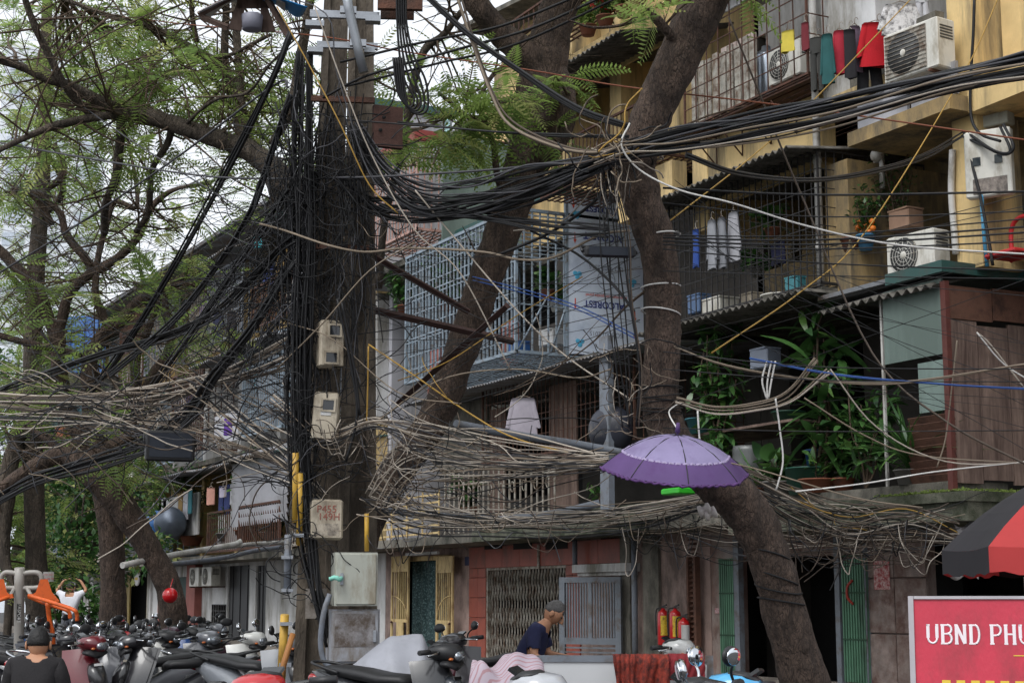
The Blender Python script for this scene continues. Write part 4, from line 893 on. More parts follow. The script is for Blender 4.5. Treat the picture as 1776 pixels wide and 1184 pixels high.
for pts, w_, m_ in (([(513, 785), (512, 905)], 11, M_ycond), ([(521, 820), (519, 945)], 11, M_ycond), ([(494, 1065), (487, 1190)], 15, M_ycond), ([(636, 890), (636, 955)], 8, M_ycond), ([(500, 927), (498, 1028)], 13, M_gpvc)):
    m = MB(); m.tube([D(x, y, 13.75) for x, y in pts], w_/2*13.75/FX, 12); m.build('conduit', m_, pole)
for x0, x1, y in ((508, 527, 928), (488, 508, 966), (486, 507, 1081), (484, 505, 1152), (488, 508, 1023)): pb('strap', M_galv, pole, x0, x1, y-3, y+3, 13.7, .05)
q = text('A', .2, D(553, 1032, 13.93), facing_cam(D(553, 1032, 13.9)) @ TXT, M_black, pole, bold=.004); q = text('2', .2, D(556, 1061, 13.93), facing_cam(D(556, 1061, 13.9)) @ TXT, M_black, pole, bold=.004)
pb('painted_patch', mat('pale_paint', (170, 162, 154), .8, .2, 5, dirt=(110, 100, 90), dscale=5, damt=.5), pole, 530, 566, 1020, 1072, 13.955, .005)
# meter boxes and cabinets hung on the pole
M_box = mat('aged_cream_plastic', (176, 166, 148), .55, .12, 4, .1, dirt=(118, 106, 90), dscale=5, damt=.5, streak=2)
M_cab = mat('grey_green_cabinet', (166, 168, 158), .45, .1, 2, .05, dirt=(130, 122, 106), dscale=4, damt=.35, streak=3)
M_cab2 = mat('grey_cabinet', (144, 146, 152), .5, .15, 3, .1, dirt=(104, 94, 82), dscale=6, damt=.5, streak=2)
def meter(label, px0, px1, py0, py1, dep, wins, yaw=0, plate=None, tilt=0):
    c, hx, hy, hz, M_ = pbox(px0, px1, py0, py1, dep, .07, yaw); M_ = M_ @ ry(tilt)
    r = thing('meter_box', label, 'meter box', tuple(c-Vector((0, 0, hz))))
    q = MB(); q.bev(c, hx, .07, hz, .02, M_); q.build('case', M_box, r)
    q = MB(); q.bev(c+M_ @ Vector((0, -.075, 0)), hx*.93, .012, hz*.95, .01, M_); q.build('lid', M_box, r)
    for u, v, a, b in wins:
        q = MB(); p = c+M_ @ Vector((u*hx, -.09, v*hz)); q.obox(p, a*hx, .004, b*hz, M_)
        w_ = q.build('meter_window', glass('meter_glass', (40, 42, 46), .1), r)
        q = MB()
        for e, f, g_, h_ in ((0, b*hz+.008, a*hx+.016, .008), (0, -b*hz-.008, a*hx+.016, .008), (a*hx+.008, 0, .008, b*hz), (-a*hx-.008, 0, .008, b*hz)): q.obox(p+M_ @ Vector((e, -.004, f)), g_, .008, h_, M_)
        q.build('rim', M_box, w_)
    if plate: 
        q = MB(); q.obox(c+M_ @ Vector((plate[0]*hx, -.09, plate[1]*hz)), plate[2]*hx, .003, plate[3]*hz, M_); q.build('sticker', M_white, r)
    return r, c, hx, hz, M_
meter('dirty cream meter box with two square windows on the concrete pole', 551, 594, 556, 640, 13.86, [(.15, .55, .42, .2), (-.1, -.6, .45, .2)], .25)
meter('tilted cream meter box with one window and a paper strip on the pole', 543, 588, 680, 766, 13.84, [(.2, .45, .42, .2)], -.1, (.05, .1, .4, .07), .06)
r, c, hx, hz, M_ = meter('square cream box stencilled P455 149H on the concrete pole', 537, 594, 866, 936, 13.8, [], .05)
rp = mat('faded_red_stencil', (140, 84, 72), .7)
text('P455', .085, c+M_ @ Vector((0, -.089, hz*.5)), M_ @ TXT, rp, r); text('149H', .085, c+M_ @ Vector((.02, -.089, hz*.12)), M_ @ TXT, rp, r)
q = MB(); q.obox(c+M_ @ Vector((0, -.088, -hz*.5)), hx*.75, .002, hz*.3, M_); q.build('worn_label', mat('worn_label', (120, 112, 102), .8, .5, 20, dirt=(176, 166, 150), dscale=12, damt=.6), r)
def cabinet(label, px0, px1, py0, py1, dep, m_, poster=False):
    c, hx, hy, hz, M_ = pbox(px0, px1, py0, py1, dep, .14, .12); r = thing('electrical_cabinet', label, 'cabinet', tuple(c-Vector((0, 0, hz))))
    q = MB(); q.obox(c, hx, .14, hz, M_); q.build('case', m_, r)
    q = MB(); q.bev(c+M_ @ Vector((.0, -.147, 0)), hx*.93, .009, hz*.95, .006, M_); dr = q.build('door', m_, r)
    q = MB(); q.bev(c+M_ @ Vector((hx*(.78 if poster else -.68), -.165, .0)), .014, .012, .05, .004, M_); q.build('handle', M_galv, dr)
    if poster:
        q = MB(); q.obox(c+M_ @ Vector((0, -.1575, .05)), hx*.8, .0015, hz*.62, M_); q.build('glue_stain', mat('torn_poster', (138, 136, 138), .8, .4, 8, dirt=(78, 68, 60), dscale=9, damt=.75), dr)
        q = MB()
        for k in range(5): q.obox(c+M_ @ Vector((hx*.45+k*.012, -.158, -hz*.8)), .004, .002, .014, M_)
        q.build('red_mark', rp, dr)
    return r
cabinet('pale grey-green upper switch cabinet on the concrete pole', 577, 651, 958, 1050, 13.72, M_cab)
cabinet('grey lower cabinet with torn poster remains on the concrete pole', 568, 655, 1056, 1148, 13.7, M_cab2, True)
q = MB(); q.tube(cr([D(574, 1003, 13.5), D(580, 1001, 13.45), D(588, 1004, 13.45), D(592, 1002, 13.5)], 5), .02, 6, wob=.5); q.build('cloth_tie', mat('mint_cloth', (130, 196, 180), .8, .15), label='mint green cloth strip tied on the upper cabinet handle', cat='cloth strip')
m = MB(); m.tube(cr([D(572, 1030, 13.55), D(562, 1060, 13.5), D(556, 1110, 13.5), D(562, 1145, 13.5), D(580, 1160, 13.5)], 6), .024, 8); m.build('flexible_conduit', M_gpvc, label='grey corrugated conduit curving down beside the cabinets', cat='conduit')
# meter box with twin windows on the yellow column
c = Q(1712, 285, .78)
# ================================================================ cables
CB = {k: mat('cable_'+k, v, .55, .15, 9, spec=.3) for k, v in dict(black=(30, 30, 32), grey=(72, 72, 76), tan=(126, 113, 98), pale=(168, 158, 146), yellow=(164, 130, 62), brown=(80, 69, 60), blue=(54, 86, 150), rust=(118, 66, 44), white=(206, 204, 200)).items()}
NC = [0]
def cable(pts, w_, col, label, group, name='cable', n=6, sides=5):
    P = cr([tuple(D(*p[:3])) for p in pts], n); dm = sum(p[2] for p in pts)/len(pts); NC[0] += 1
    m = MB(); m.tube(P, w_/2*dm/FX, sides); return m.build(name, CB[col], label=label, cat='cable', group=group)
def pick(cols): return random.choices(list(cols), list(cols.values()))[0]
CW = dict(black='black', grey='grey', tan='tan', pale='pale', brown='brown', yellow='yellow', blue='blue', white='white', rust='rusty')
def bundle(path, n, spread, wid, cols, label, group, jit=.35, dj=.12):
    if not hasattr(spread, '__len__'): spread = [spread]*len(path)
    for k in range(n):
        o = U(-1, 1); o2 = U(-1, 1); pts = []
        for (x, y, d), s in zip(path, spread):
            i = min(range(len(path)), key=lambda q: abs(path[q][0]-x)+abs(path[q][1]-y))
            a, b = path[max(0, i-1)], path[min(len(path)-1, i+1)]; tx, ty = b[0]-a[0], b[1]-a[1]; l = math.hypot(tx, ty) or 1
            q = (o+U(-jit, jit))*s; pts.append((x-ty/l*q, y+tx/l*q, d+dj*o2))
        c_ = pick(cols); lw = label.split(' cable', 1); lw = [' '.join(w_ for w_ in lw[0].split() if w_ not in CW), lw[1]] if len(lw) > 1 else None
        cable(pts, U(*wid), c_, label if lw is None else (CW[c_]+' '+(lw[0]+' ' if lw[0] else '')+'cable'+lw[1]), group)
BK = {'black': 8, 'grey': 1}; PA = {'tan': 4, 'pale': 5, 'brown': 2, 'grey': 3, 'black': 2, 'yellow': .4}
bundle([(1800, 108, 8.6), (1650, 140, 9.3), (1500, 178, 10.2), (1330, 214, 11), (1180, 244, 11.7), (1085, 266, 11.9), (1020, 290, 12.1), (920, 322, 12.8), (820, 345, 13.3), (730, 345, 13.7), (660, 296, 13.9), (612, 215, 14)], 22, [22, 19, 21, 23, 22, 13, 14, 30, 36, 28, 18, 12], (2.6, 5.8), BK, 'black cable in the heavy sagging bundle from the right to the pole', 'heavy black cable bundle')
bundle([(1800, 122, 8.6), (1640, 150, 9.3), (1450, 205, 10.4), (1300, 232, 11.1), (1170, 254, 11.7), (1085, 262, 11.8), (1030, 282, 12)], 4, [16, 14, 16, 16, 14, 10, 8], (3, 4.5), {'pale': 3, 'tan': 1}, 'pale cable running along the heavy black bundle', 'pale cables on the heavy bundle')
bundle([(1090, 268, 11.9), (1000, 296, 12.3), (880, 345, 13), (780, 372, 13.5), (700, 372, 13.8), (640, 352, 14), (590, 300, 14.05)], 12, 14, (2.5, 5), BK, 'black cable of the lower loop between the crooked trunk and the pole', 'lower loop of black cables')
bundle([(1055, 400, 12.1), (960, 392, 12.6), (860, 378, 13.1), (760, 360, 13.6), (690, 350, 13.9), (600, 355, 14.1)], 6, 14, (2.5, 4.5), BK, 'black cable fanning out under the loop toward the balcony panel', 'cables under the loop')
bundle([(1672, 232, 21), (1600, 272, 19), (1500, 300, 16.5), (1400, 312, 14.6), (1280, 300, 13.2), (1190, 268, 12.2)], 5, 5, (2.5, 4), BK, 'black cable sagging from the yellow column to the crooked trunk', 'cables from the yellow column')
for y0, y1, y2, w_ in ((326, 334, 332, 4.2), (412, 412, 392, 3.8), (418, 420, 402, 3.6), (424, 428, 418, 3), (352, 372, 366, 2.4), (408, 404, 378, 2.6), (432, 452, 470, 2.8), (470, 474, 484, 2), (610, 632, 640, 2.2), (640, 655, 662, 2), (742, 744, 746, 2)):
    cable([(1150, y0, 12), (1420, y1+4, 11.5), (1800, y2, 11)], w_, 'black', 'thin black line strung level across the balconies by the downpipe', 'level lines across the right balconies')
cable([(1092, 214, 11.8), (1078, 252, 11.7), (1110, 295, 11.7), (1180, 330, 11.6), (1270, 352, 11.5), (1400, 392, 11.4), (1560, 425, 11.2), (1800, 442, 11)], 3.6, 'white', 'white cable curving from the crooked trunk across the mesh cage', None)
cable([(1590, -12, 16), (1406, 179, 15), (1300, 275, 14), (1158, 386, 12.6)], 2.3, 'yellow', 'taut yellow line slanting below the fourth floor cage', None)
cable([(1735, -12, 17), (1670, 130, 16.5), (1504, 398, 15), (1390, 505, 14), (1234, 612, 12.6)], 2.5, 'yellow', 'long taut yellow line slanting past the orange tree', None)
cable([(1264, 30, 13), (1322, 174, 13), (1395, 350, 13), (1513, 612, 12.5), (1640, 730, 12), (1800, 815, 11.5)], 4, 'brown', 'dark line slanting down across the plant terrace', None)
cable([(0, 2, 20), (300, 40, 18), (545, 62, 14), (700, 90, 14), (920, 122, 13.5), (1080, 150, 13), (1380, 186, 12), (1800, 246, 11)], 2.6, 'rust', 'thin rusty wire crossing the top behind the trunks', None)
bundle([(1170, 598, 12.2), (1260, 630, 12), (1400, 655, 11.8), (1560, 660, 11.5), (1800, 625, 11)], 2, 5, (2.5, 3.4), {'tan': 1}, 'tan cable swagged across the plant terrace', 'tan swags on the plant terrace')
bundle([(1300, 622, 12), (1450, 650, 11.8), (1640, 668, 11.5), (1800, 676, 11.3)], 2, 3, (2, 3), {'blue': 1}, 'blue cable swagged across the plant terrace', 'blue swags')
bundle([(1172, 694, 12.2), (1240, 712, 12.1), (1310, 706, 12), (1370, 688, 11.9), (1424, 630, 11.8)], 7, [6, 6, 7, 9, 20], (2.2, 3.5), {'pale': 3, 'tan': 2}, 'pale cable of the swag looping behind the umbrella top', 'pale swag behind the umbrella')
for pts in ([(1330, 626), (1322, 660), (1330, 692)], [(1338, 626), (1331, 662), (1331, 694)], [(1345, 626), (1338, 660), (1333, 690)], [(1345, 690), (1352, 740), (1358, 800), (1346, 850)], [(1210, 712), (1212, 745), (1214, 768)]):
    cable([(x, y, 11.9) for x, y in pts], 3.4, 'white', 'white loose cable end hanging from the swag', 'hanging white cable ends')
for pts, c_ in (([(1440, 640), (1520, 740), (1640, 800), (1800, 802)], 'pale'), ([(1395, 690), (1500, 755), (1600, 790), (1800, 804)], 'tan'), ([(1694, 576), (1740, 630), (1800, 668)], 'white'), ([(1694, 576), (1720, 600), (1790, 690)], 'pale'), ([(1380, 852), (1500, 838), (1620, 818), (1800, 798)], 'white'), ([(1180, 790), (1300, 810), (1480, 862), (1600, 880)], 'tan'), ([(1660, 590), (1650, 680), (1640, 760), (1625, 810)], 'tan')):
    cable([(x, y, 11.6) for x, y in pts], 2.8, c_, 'loose pale line slung across the planked room and terrace', 'slung lines on the right')
bundle([(1050, 272, 12), (1068, 400, 12), (1078, 520, 12), (1090, 640, 12), (1096, 740, 12)], 9, [6, 22, 26, 20, 14], (1.8, 3), {'black': 3, 'brown': 1}, 'dark drop wire hanging beside the floodlight and trunk', 'drop wires beside the trunk')
# middle: pole to trunk
cable([(450, 388, 13.8), (494, 400, 13.8), (568, 425, 13.6), (632, 437, 13.6), (693, 431, 13.6), (737, 431, 13.5), (838, 437, 13.3), (900, 450, 13), (960, 446, 12.8), (1040, 408, 12.4), (1092, 400, 12.1)], 4.4, 'tan', 'long tan cable sagging from the pole across the blue-grey cage', None)
for pts, c_, w_ in (([(585, 518, 13.6), (609, 636, 13.6), (619, 720, 13.6), (600, 800, 13.6)], 'black', 5), ([(592, 520, 13.6), (614, 636, 13.6), (624, 720, 13.6)], 'black', 5), ([(300, -10, 15), (545, 10, 13.7), (585, 130, 13.6), (640, 300, 13.5), (700, 360, 13.5)], 'grey', 2.4), ([(545, 10, 13.6), (600, 160, 13.5), (650, 280, 13.5), (720, 400, 13.4), (800, 476, 13.4), (886, 643, 13.4)], 'pale', 2.6), ([(720, 330, 13.5), (778, 400, 13.5), (900, 542, 13.2), (985, 620, 13), (1090, 690, 12.4)], 'pale', 3), ([(480, 12, 13.7), (540, 120, 13.6), (590, 215, 13.5), (640, 320, 13.5), (690, 370, 13.5)], 'yellow', 2.6),
    ([(639, 600, 13.7), (638, 660, 13.7), (636, 735, 13.7)], 'yellow', 3), ([(639, 597, 13.7), (720, 652, 13.6), (815, 717, 13.5), (900, 762, 13.3), (1050, 800, 13)], 'yellow', 3), ([(690, 660, 14), (780, 625, 13.8), (900, 545, 13.5), (1010, 480, 13)], 'yellow', 2), ([(820, 480, 14), (900, 500, 13.6), (1000, 530, 13), (1100, 580, 12.3)], 'blue', 2.4), ([(820, 486, 14), (900, 506, 13.6), (1000, 536, 13), (1100, 586, 12.3)], 'blue', 2.2),
    ([(920, 400, 13), (1000, 440, 12.8), (1060, 490, 12.4), (1100, 540, 12.2)], 'black', 5), ([(0, 80, 18), (216, 236, 16.5), (399, 351, 15), (520, 430, 14)], 'grey', 2.6), ([(-10, 246, 17), (149, 274, 16), (372, 307, 15), (600, 308, 13.8), (740, 302, 13.6), (900, 290, 13.2), (1040, 268, 12.2)], 'grey', 4), ([(-10, 478, 18), (118, 400, 17), (297, 280, 15.5), (473, 149, 14), (500, 152, 13.8)], 'grey', 4), ([(690, 212, 13.8), (850, 228, 13.2), (1000, 234, 12.5), (1090, 236, 12)], 'black', 4), ([(600, 208, 13.8), (780, 222, 13.4), (950, 236, 12.8), (1090, 238, 12)], 'black', 3.2),
    ([(560, 170, 13.8), (640, 130, 13.7), (800, 84, 13.5), (920, 50, 13.2), (1060, -12, 13)], 'black', 5), ([(590, 108, 13.8), (740, 72, 13.6), (870, 45, 13.3), (1010, -10, 13)], 'black', 5), ([(600, 150, 13.8), (760, 110, 13.6), (900, 75, 13.3), (1080, -8, 13)], 'black', 4.5), ([(640, 740, 13.7), (760, 660, 13.6), (890, 640, 13.4), (1000, 655, 13), (1060, 640, 12.4)], 'tan', 2.8), ([(500, 560, 13.8), (580, 590, 13.7), (690, 680, 13.6), (800, 700, 13.4)], 'tan', 2.2), ([(480, 640, 13.9), (560, 560, 13.6), (640, 470, 13.5), (720, 420, 13.5)], 'tan', 2.8), ([(870, 440, 13), (960, 400, 12.8), (1040, 340, 12.3), (1060, 290, 12)], 'black', 6), ([(890, 400, 13), (960, 392, 12.9), (1010, 350, 12.5), (1052, 285, 12)], 'pale', 2.6)):
    cable(pts, w_, c_, {'black': 'black line strung singly between the pole and the trunks', 'pale': 'pale line strung singly across the middle balconies', 'tan': 'tan line strung singly from the pole at mid height', 'yellow': 'yellow line strung singly at the pole', 'grey': 'grey line strung singly from the pole across the sky', 'blue': 'blue line strung singly before the blue-grey cage'}[c_], 'single '+c_+' lines at the pole')
bundle([(738, -10, 13.6), (810, 58, 13.3), (900, 122, 13), (1000, 188, 12.5), (1090, 220, 12)], 4, 4, (4.5, 6), {'black': 1}, 'thick black cable slanting down to the knot on the trunk', 'thick slanting black cables')
bundle([(792, -10, 13.5), (818, 70, 13.4), (850, 160, 13.2), (885, 215, 13), (960, 252, 12.5), (1030, 266, 12.1), (1090, 250, 12)], 4, 5, (4, 5.5), {'brown': 3, 'tan': 1}, 'twisted brown cable descending past the fork to the knot', 'twisted brown cables')
for k in range(5):
    x = 688+k*4; cable([(x, -12, 13.6), (x+1, 40, 13.6), (x+5+k*2, 95, 13.6), (x+14+k*5, 140, 13.6), (x+30+k*2, 170+k*4, 13.6), (x+22, 186+k*3, 13.6), (x+2, 160+k*5, 13.6), (x-6, 100, 13.6)], 4.2, 'black', 'thick black cable hanging in a loop right of the pole top', 'hanging loops at the pole top')
# tangled lower middle
bundle([(470, 690, 14), (560, 758, 13.8), (648, 732, 13.6), (740, 752, 13.5), (860, 778, 13.3), (1052, 800, 12.6)], 12, [40, 24, 10, 38, 44, 14], (1.8, 3), PA, 'pale cable of the upper tangle between the pole and the umbrella', 'upper tangle lines')
bundle([(655, 872, 13.8), (705, 808, 13.7), (800, 802, 13.6), (920, 808, 13.3), (1056, 796, 12.6)], 11, [40, 34, 30, 24, 10], (1.8, 3), PA, 'pale cable rising from the pole to the umbrella edge', 'rising tangle lines')
bundle([(640, 840, 13.9), (720, 895, 13.8), (850, 908, 13.6), (1000, 905, 13.4), (1120, 890, 13.1), (1225, 870, 13)], 13, [40, 24, 22, 22, 22, 12], (1.8, 3.2), PA, 'pale cable sagging along the ledge above the doors', 'ledge cables in the middle')
bundle([(1280, 822, 13.1), (1380, 876, 13), (1470, 912, 13), (1570, 905, 13), (1660, 925, 13)], 18, [16, 32, 36, 32, 24], (1.8, 3), {'tan': 3, 'brown': 3, 'pale': 2, 'black': 3, 'yellow': .5}, 'brown cable in the thick tangle under the mossy ledge', 'tangle under the mossy ledge')
# left: fans from the pole
for path, n, sp, wd in (([(503, 55, 13.9), (470, 140, 14), (410, 262, 14.8), (340, 390, 16), (270, 512, 17), (200, 622, 18), (140, 700, 19)], 8, 5, (3, 5)), ([(505, 165, 13.9), (452, 330, 14.4), (431, 380, 14.6), (380, 460, 15.4), (300, 560, 16.6), (190, 652, 18)], 9, 6, (3, 5)), ([(508, 412, 13.9), (483, 434, 14), (440, 480, 14.5), (366, 548, 15.4), (270, 590, 17), (180, 614, 18), (60, 655, 20), (-10, 682, 21)], 8, 7, (2.5, 4)), ([(506, 452, 13.9), (440, 560, 14.4), (366, 655, 15.4), (330, 712, 16), (262, 765, 17), (170, 800, 18.5), (60, 830, 20), (-10, 868, 21)], 12, [8, 8, 10, 12, 14, 14, 14, 12], (3, 5)), ([(503, 330, 13.9), (440, 420, 14.5), (360, 540, 15.5), (280, 650, 17), (230, 720, 18)], 7, 6, (2.5, 4))):
    bundle(path, n, sp, wd, BK, 'black cable in the fan slanting down left from the pole', 'black fan left of the pole')
bundle([(-10, 690, 20), (80, 693, 19), (180, 690, 18), (280, 682, 17), (372, 656, 16), (430, 640, 15), (515, 600, 14)], 13, [8, 7, 9, 14, 8, 18, 30], (2.5, 4), {'brown': 3, 'tan': 3, 'pale': 1, 'black': 1}, 'brown cable of the ropy bundle strung left over the floodlight', 'ropy brown bundle')
bundle([(-10, 712, 20), (150, 728, 18.5), (300, 745, 16.5), (440, 800, 15), (545, 842, 14)], 8, [16, 8, 12, 18, 14], (2, 3), PA, 'tan cable strung below the ropy bundle past the floodlight', 'tan lines below the ropy bundle')
bundle([(335, 660, 16), (420, 740, 15), (500, 800, 14.3), (560, 862, 13.9)], 8, [16, 26, 26, 16], (2, 3.2), {'tan': 2, 'black': 2, 'pale': 2}, 'cable slanting down from the ropy bundle to the pole', 'slanting lines to the pole')
# pole riser
bundle([(528, 90, 14), (522, 230, 13.95), (524, 400, 13.9), (520, 600, 13.85), (520, 800, 13.85), (534, 950, 13.8), (550, 1040, 13.7), (572, 1120, 13.7)], 26, [12, 18, 20, 18, 16, 14, 10, 8], (2.4, 4.2), BK, 'black riser cable running down the left side of the pole', 'riser cables on the pole')
# ---- uncounted tangles
def curl(mb, x, y, d, L, w_, wild=1.2, mi=None, sag=0):
    a = random.choice((0, PI))+U(-.5, .5)*(1+wild); k = U(-1, 1)*wild*.6; pts = []; n = 9
    for i in range(n):
        pts.append(D(x, y, d)); a += k*.5+U(-.5, .5)*wild; x += math.cos(a)*L/n; y += math.sin(a)*L/n+sag*(i/n-.3)*4; d += U(-.04, .04)
    mb.mi = mi if mi is not None else 0; mb.tube(cr([tuple(p) for p in pts], 3), w_/2*d/FX, 4, cap=False)
def tangle(label, items, cols):
    m = MB()
    for n, x0, x1, y0, y1, d0, d1, L0, L1, w0, w1, wild in items:
        for k in range(n): curl(m, U(x0, x1), U(y0, y1), U(d0, d1), U(L0, L1), U(w0, w1), wild, random.choices(range(len(cols)), list(cols.values()))[0])
    return m.build('cable_tangle', [CB[c_] for c_ in cols], label=label, cat='cable tangle', kind='stuff')
tangle('dense ball of black wires knotted on the pole', [(110, 455, 560, 350, 540, 13.7, 14.8, 90, 220, 1.1, 2.2, .8), (70, 490, 630, 190, 360, 13.7, 14., 80, 190, 1.2, 2.6, .9), (46, 500, 640, 480, 860, 13.78, 13.9, 80, 220, 1.1, 2.2, .8), (40, 450, 550, 220, 500, 13.7, 14.4, 90, 200, 1.1, 2.2, 1.6), (34, 505, 540, 520, 1000, 13.6, 13.8, 90, 180, 1.2, 2.2, 2.2), (14, 500, 550, 920, 1060, 13.5, 13.8, 50, 120, 1.2, 2.2, .9), (40, 380, 520, 460, 700, 13.9, 15, 80, 200, 1.2, 2.4, .5)], {'black': 8, 'grey': 1})
def strands(label, items, cols):
    m = MB()
    for n, (xa, ya, da), (xb, yb, db), sp0, sp1, sag, w0, w1 in items:
        for k in range(n):
            x0, y0 = xa+U(-1, 1)*sp0[0], ya+U(-1, 1)*sp0[1]; x1, y1 = xb+U(-1, 1)*sp1[0], yb+U(-1, 1)*sp1[1]; s_ = sag*U(.2, 1.6); P = []
            for i in range(7): t = i/6; P.append(tuple(D(x0+(x1-x0)*t+U(-16, 16), y0+(y1-y0)*t+s_*4*t*(1-t)+U(-11, 11), da+(db-da)*t+U(-.06, .06))))
            m.mi = random.choices(range(len(cols)), list(cols.values()))[0]; m.tube(cr(P, 4), U(w0, w1)/2*da/FX, 4, cap=False)
    return m.build('cable_tangle', [CB[c_] for c_ in cols], label=label, cat='cable tangle', kind='stuff')
strands('sagging strands heaped along the ledge and under the umbrella', [(10, (650, 735, 13.7), (1050, 800, 12.8), (40, 70), (40, 16), 26, 1.1, 2.1), (9, (645, 790, 13.8), (1060, 800, 12.8), (20, 90), (60, 24), 60, 1.1, 2.1), (15, (650, 860, 13.8), (1230, 885, 12.9), (20, 46), (50, 30), 26, 1.1, 2.1), (12, (1230, 890, 13.2), (1640, 915, 13), (40, 50), (50, 36), 26, 1.1, 2), (15, (1330, 850, 13.1), (1600, 905, 13), (60, 50), (70, 30), 34, 1.1, 2.1), (10, (1150, 930, 13.1), (1560, 955, 13), (80, 40), (80, 26), 16, 1.1, 2), (14, (330, 690, 15.5), (650, 760, 13.8), (60, 70), (10, 70), 36, 1.1, 2), (12, (0, 700, 19), (360, 690, 15.8), (20, 70), (40, 60), 18, 1.1, 2)], {'tan': 4, 'brown': 3, 'pale': 4, 'black': 7, 'grey': 2, 'yellow': .3})
strands('black strands trailing down the face of the concrete pole', [(70, (525, 260, 13.95), (528, 780, 13.85), (52, 130), (24, 200), 4, 1.4, 2.8), (34, (600, 210, 13.9), (612, 600, 13.8), (40, 60), (44, 160), 4, 1.2, 2.4), (40, (540, 330, 13.9), (380, 560, 15), (30, 120), (90, 110), 20, 1.2, 2.4)], {'black': 8, 'grey': 1})
m = MB(); lc = ['pale', 'tan', 'brown', 'black', 'grey']
for n_, x0, x1, yy, dx, s0, s1, dd in ((16, 660, 1000, 905, 90, 15, 70, 13.2), (14, 1080, 1250, 900, 80, 20, 90, 13), (26, 1380, 1610, 915, 90, 20, 90, 12.9), (14, 560, 680, 740, 70, 20, 80, 13.6), (14, 200, 340, 690, 60, 20, 60, 16.5), (10, 640, 760, 380, 60, 20, 60, 13.6), (8, 1040, 1100, 290, 40, 20, 120, 11.9)):
    for k in range(n_):
        a = U(x0, x1); w_ = U(.3, 1)*dx; s_ = U(s0, s1); y0 = yy+U(-20, 20); m.mi = random.randrange(5); m.tube(cr([tuple(D(a-w_*.5+w_*t+U(-4, 4), y0+s_*4*t*(1-t)*U(.85, 1.1)+U(-3, 3), dd+U(-.1, .1))) for t in (0, .12, .3, .5, .7, .88, 1)], 4), U(1.1, 2.1)/2*dd/FX, 4, cap=False)
m.build('cable_loops', [CB[c_] for c_ in lc], label='slack cable loops drooping from the tangles', cat='cable tangle', kind='stuff')
tangle('pale loose wires tangled between the pole and the umbrella', [(22, 580, 880, 690, 860, 13.2, 13.9, 90, 260, 1.1, 2., .6), (40, 650, 780, 760, 880, 13.3, 13.8, 80, 180, 1.1, 2., 1.4), (10, 680, 1240, 880, 900, 12.6, 13.6, 60, 120, 1.4, 2.2, .2)], {'tan': 3, 'pale': 5, 'brown': 3, 'yellow': .3, 'black': 4, 'grey': 3})
tangle('brown and white wires knotted left over the floodlight', [(70, 120, 350, 665, 780, 15.5, 19, 60, 200, 1.4, 2.8, .6), (60, 330, 540, 640, 860, 14, 15.5, 80, 240, 1.2, 2.6, .5), (30, 0, 180, 660, 830, 18, 20, 60, 180, 1.2, 2.4, .6)], {'tan': 3, 'brown': 3, 'pale': 2, 'black': 7, 'grey': 3})
tangle('dense brown wires knotted under the mossy ledge', [(26, 1360, 1580, 880, 950, 12.8, 13.2, 80, 180, 1.3, 2.2, .35), (30, 1040, 1130, 560, 760, 11.9, 12.3, 40, 120, 1.2, 2.4, .9), (26, 1020, 1110, 225, 300, 11.6, 12, 60, 180, 2, 3.2, .9)], {'brown': 6, 'tan': 4, 'black': 4, 'pale': 1, 'yellow': .4})
m = MB()
for k in range(46):
    y0, y1 = U(240, 820), U(240, 760); m.tube(cr([tuple(D(-15, y0, U(18, 22))), tuple(D(250, (y0+y1)/2+U(5, 35), U(16, 18))), tuple(D(U(500, 540), y1, U(13.8, 15)))], 8), U(.7, 1.3)*16/2/FX, 3, cap=False)
for k in range(20):
    y0, y1 = U(420, 760), U(380, 700); m.tube(cr([tuple(D(640, y0, 13.8)), tuple(D(850, (y0+y1)/2+U(5, 25), 13.2)), tuple(D(1110, y1, 12.2))], 8), U(.8, 1.6)*13/2/FX, 3, cap=False)
for k in range(18):
    y0, y1 = U(300, 800), U(320, 820); m.tube(cr([tuple(D(1170, y0, 12.1)), tuple(D(1450, (y0+y1)/2+U(0, 25), 11.8)), tuple(D(1800, y1, 11.3))], 8), U(.8, 1.6)*12/2/FX, 3, cap=False)
m.build('fine_wires', CB['black'], label='countless fine black wires strung across the yard', cat='wires', kind='stuff')
# cables wound round the crooked trunk
def ring(px, py, rpx, dep, w_, col, label, group, tilt=0, turns=1., dy=0):
    c = D(px, py, dep); r_ = rpx*dep/FX; M_ = facing_cam(c) @ ry(tilt) @ rx(U(-.15, .15)); P = []; n = int(20*turns)
    for k in range(n+1): a = 2*PI*turns*k/n; P.append(c+M_ @ Vector((r_*math.cos(a), r_*math.sin(a), dy*dep/FX*k/n)))
    NC[0] += 1; m = MB(); m.tube(P, w_/2*dep/FX, 5, cap=turns != 1); return m.build('cable', CB[col], label=label, cat='cable', group=group)
for px, py, r_, ti in ((1330, 962, 41, .25), (1345, 1000, 41, .34), (1350, 1020, 41, .2), (1355, 1042, 41, .16)):
    ring(px, py, r_, 12.4, 3.4, 'black', 'black cable wound round the lower leaning trunk', 'cables wound round the lower trunk', ti)
for py in (498, 542, 410): ring(1146, py, 34, 12.4, 3, 'white', 'white cable looped round the upright trunk', 'white loops round the trunk', U(-.25, .25))
for k in range(9): ring(1148, 672+k*7, 36, 12.4, 2, 'black', 'thin black wire coiled tight round the trunk above the umbrella', 'tight black coil', U(-.12, .12))
for k in range(5): ring(1100+U(-10, 10), 262+U(-14, 14), 44, 12.3, 3, 'black' if k % 2 else 'pale', 'cable loop tying the bundle to the trunk', 'ties on the trunk', U(-.4, .4))
print('cables', NC[0])
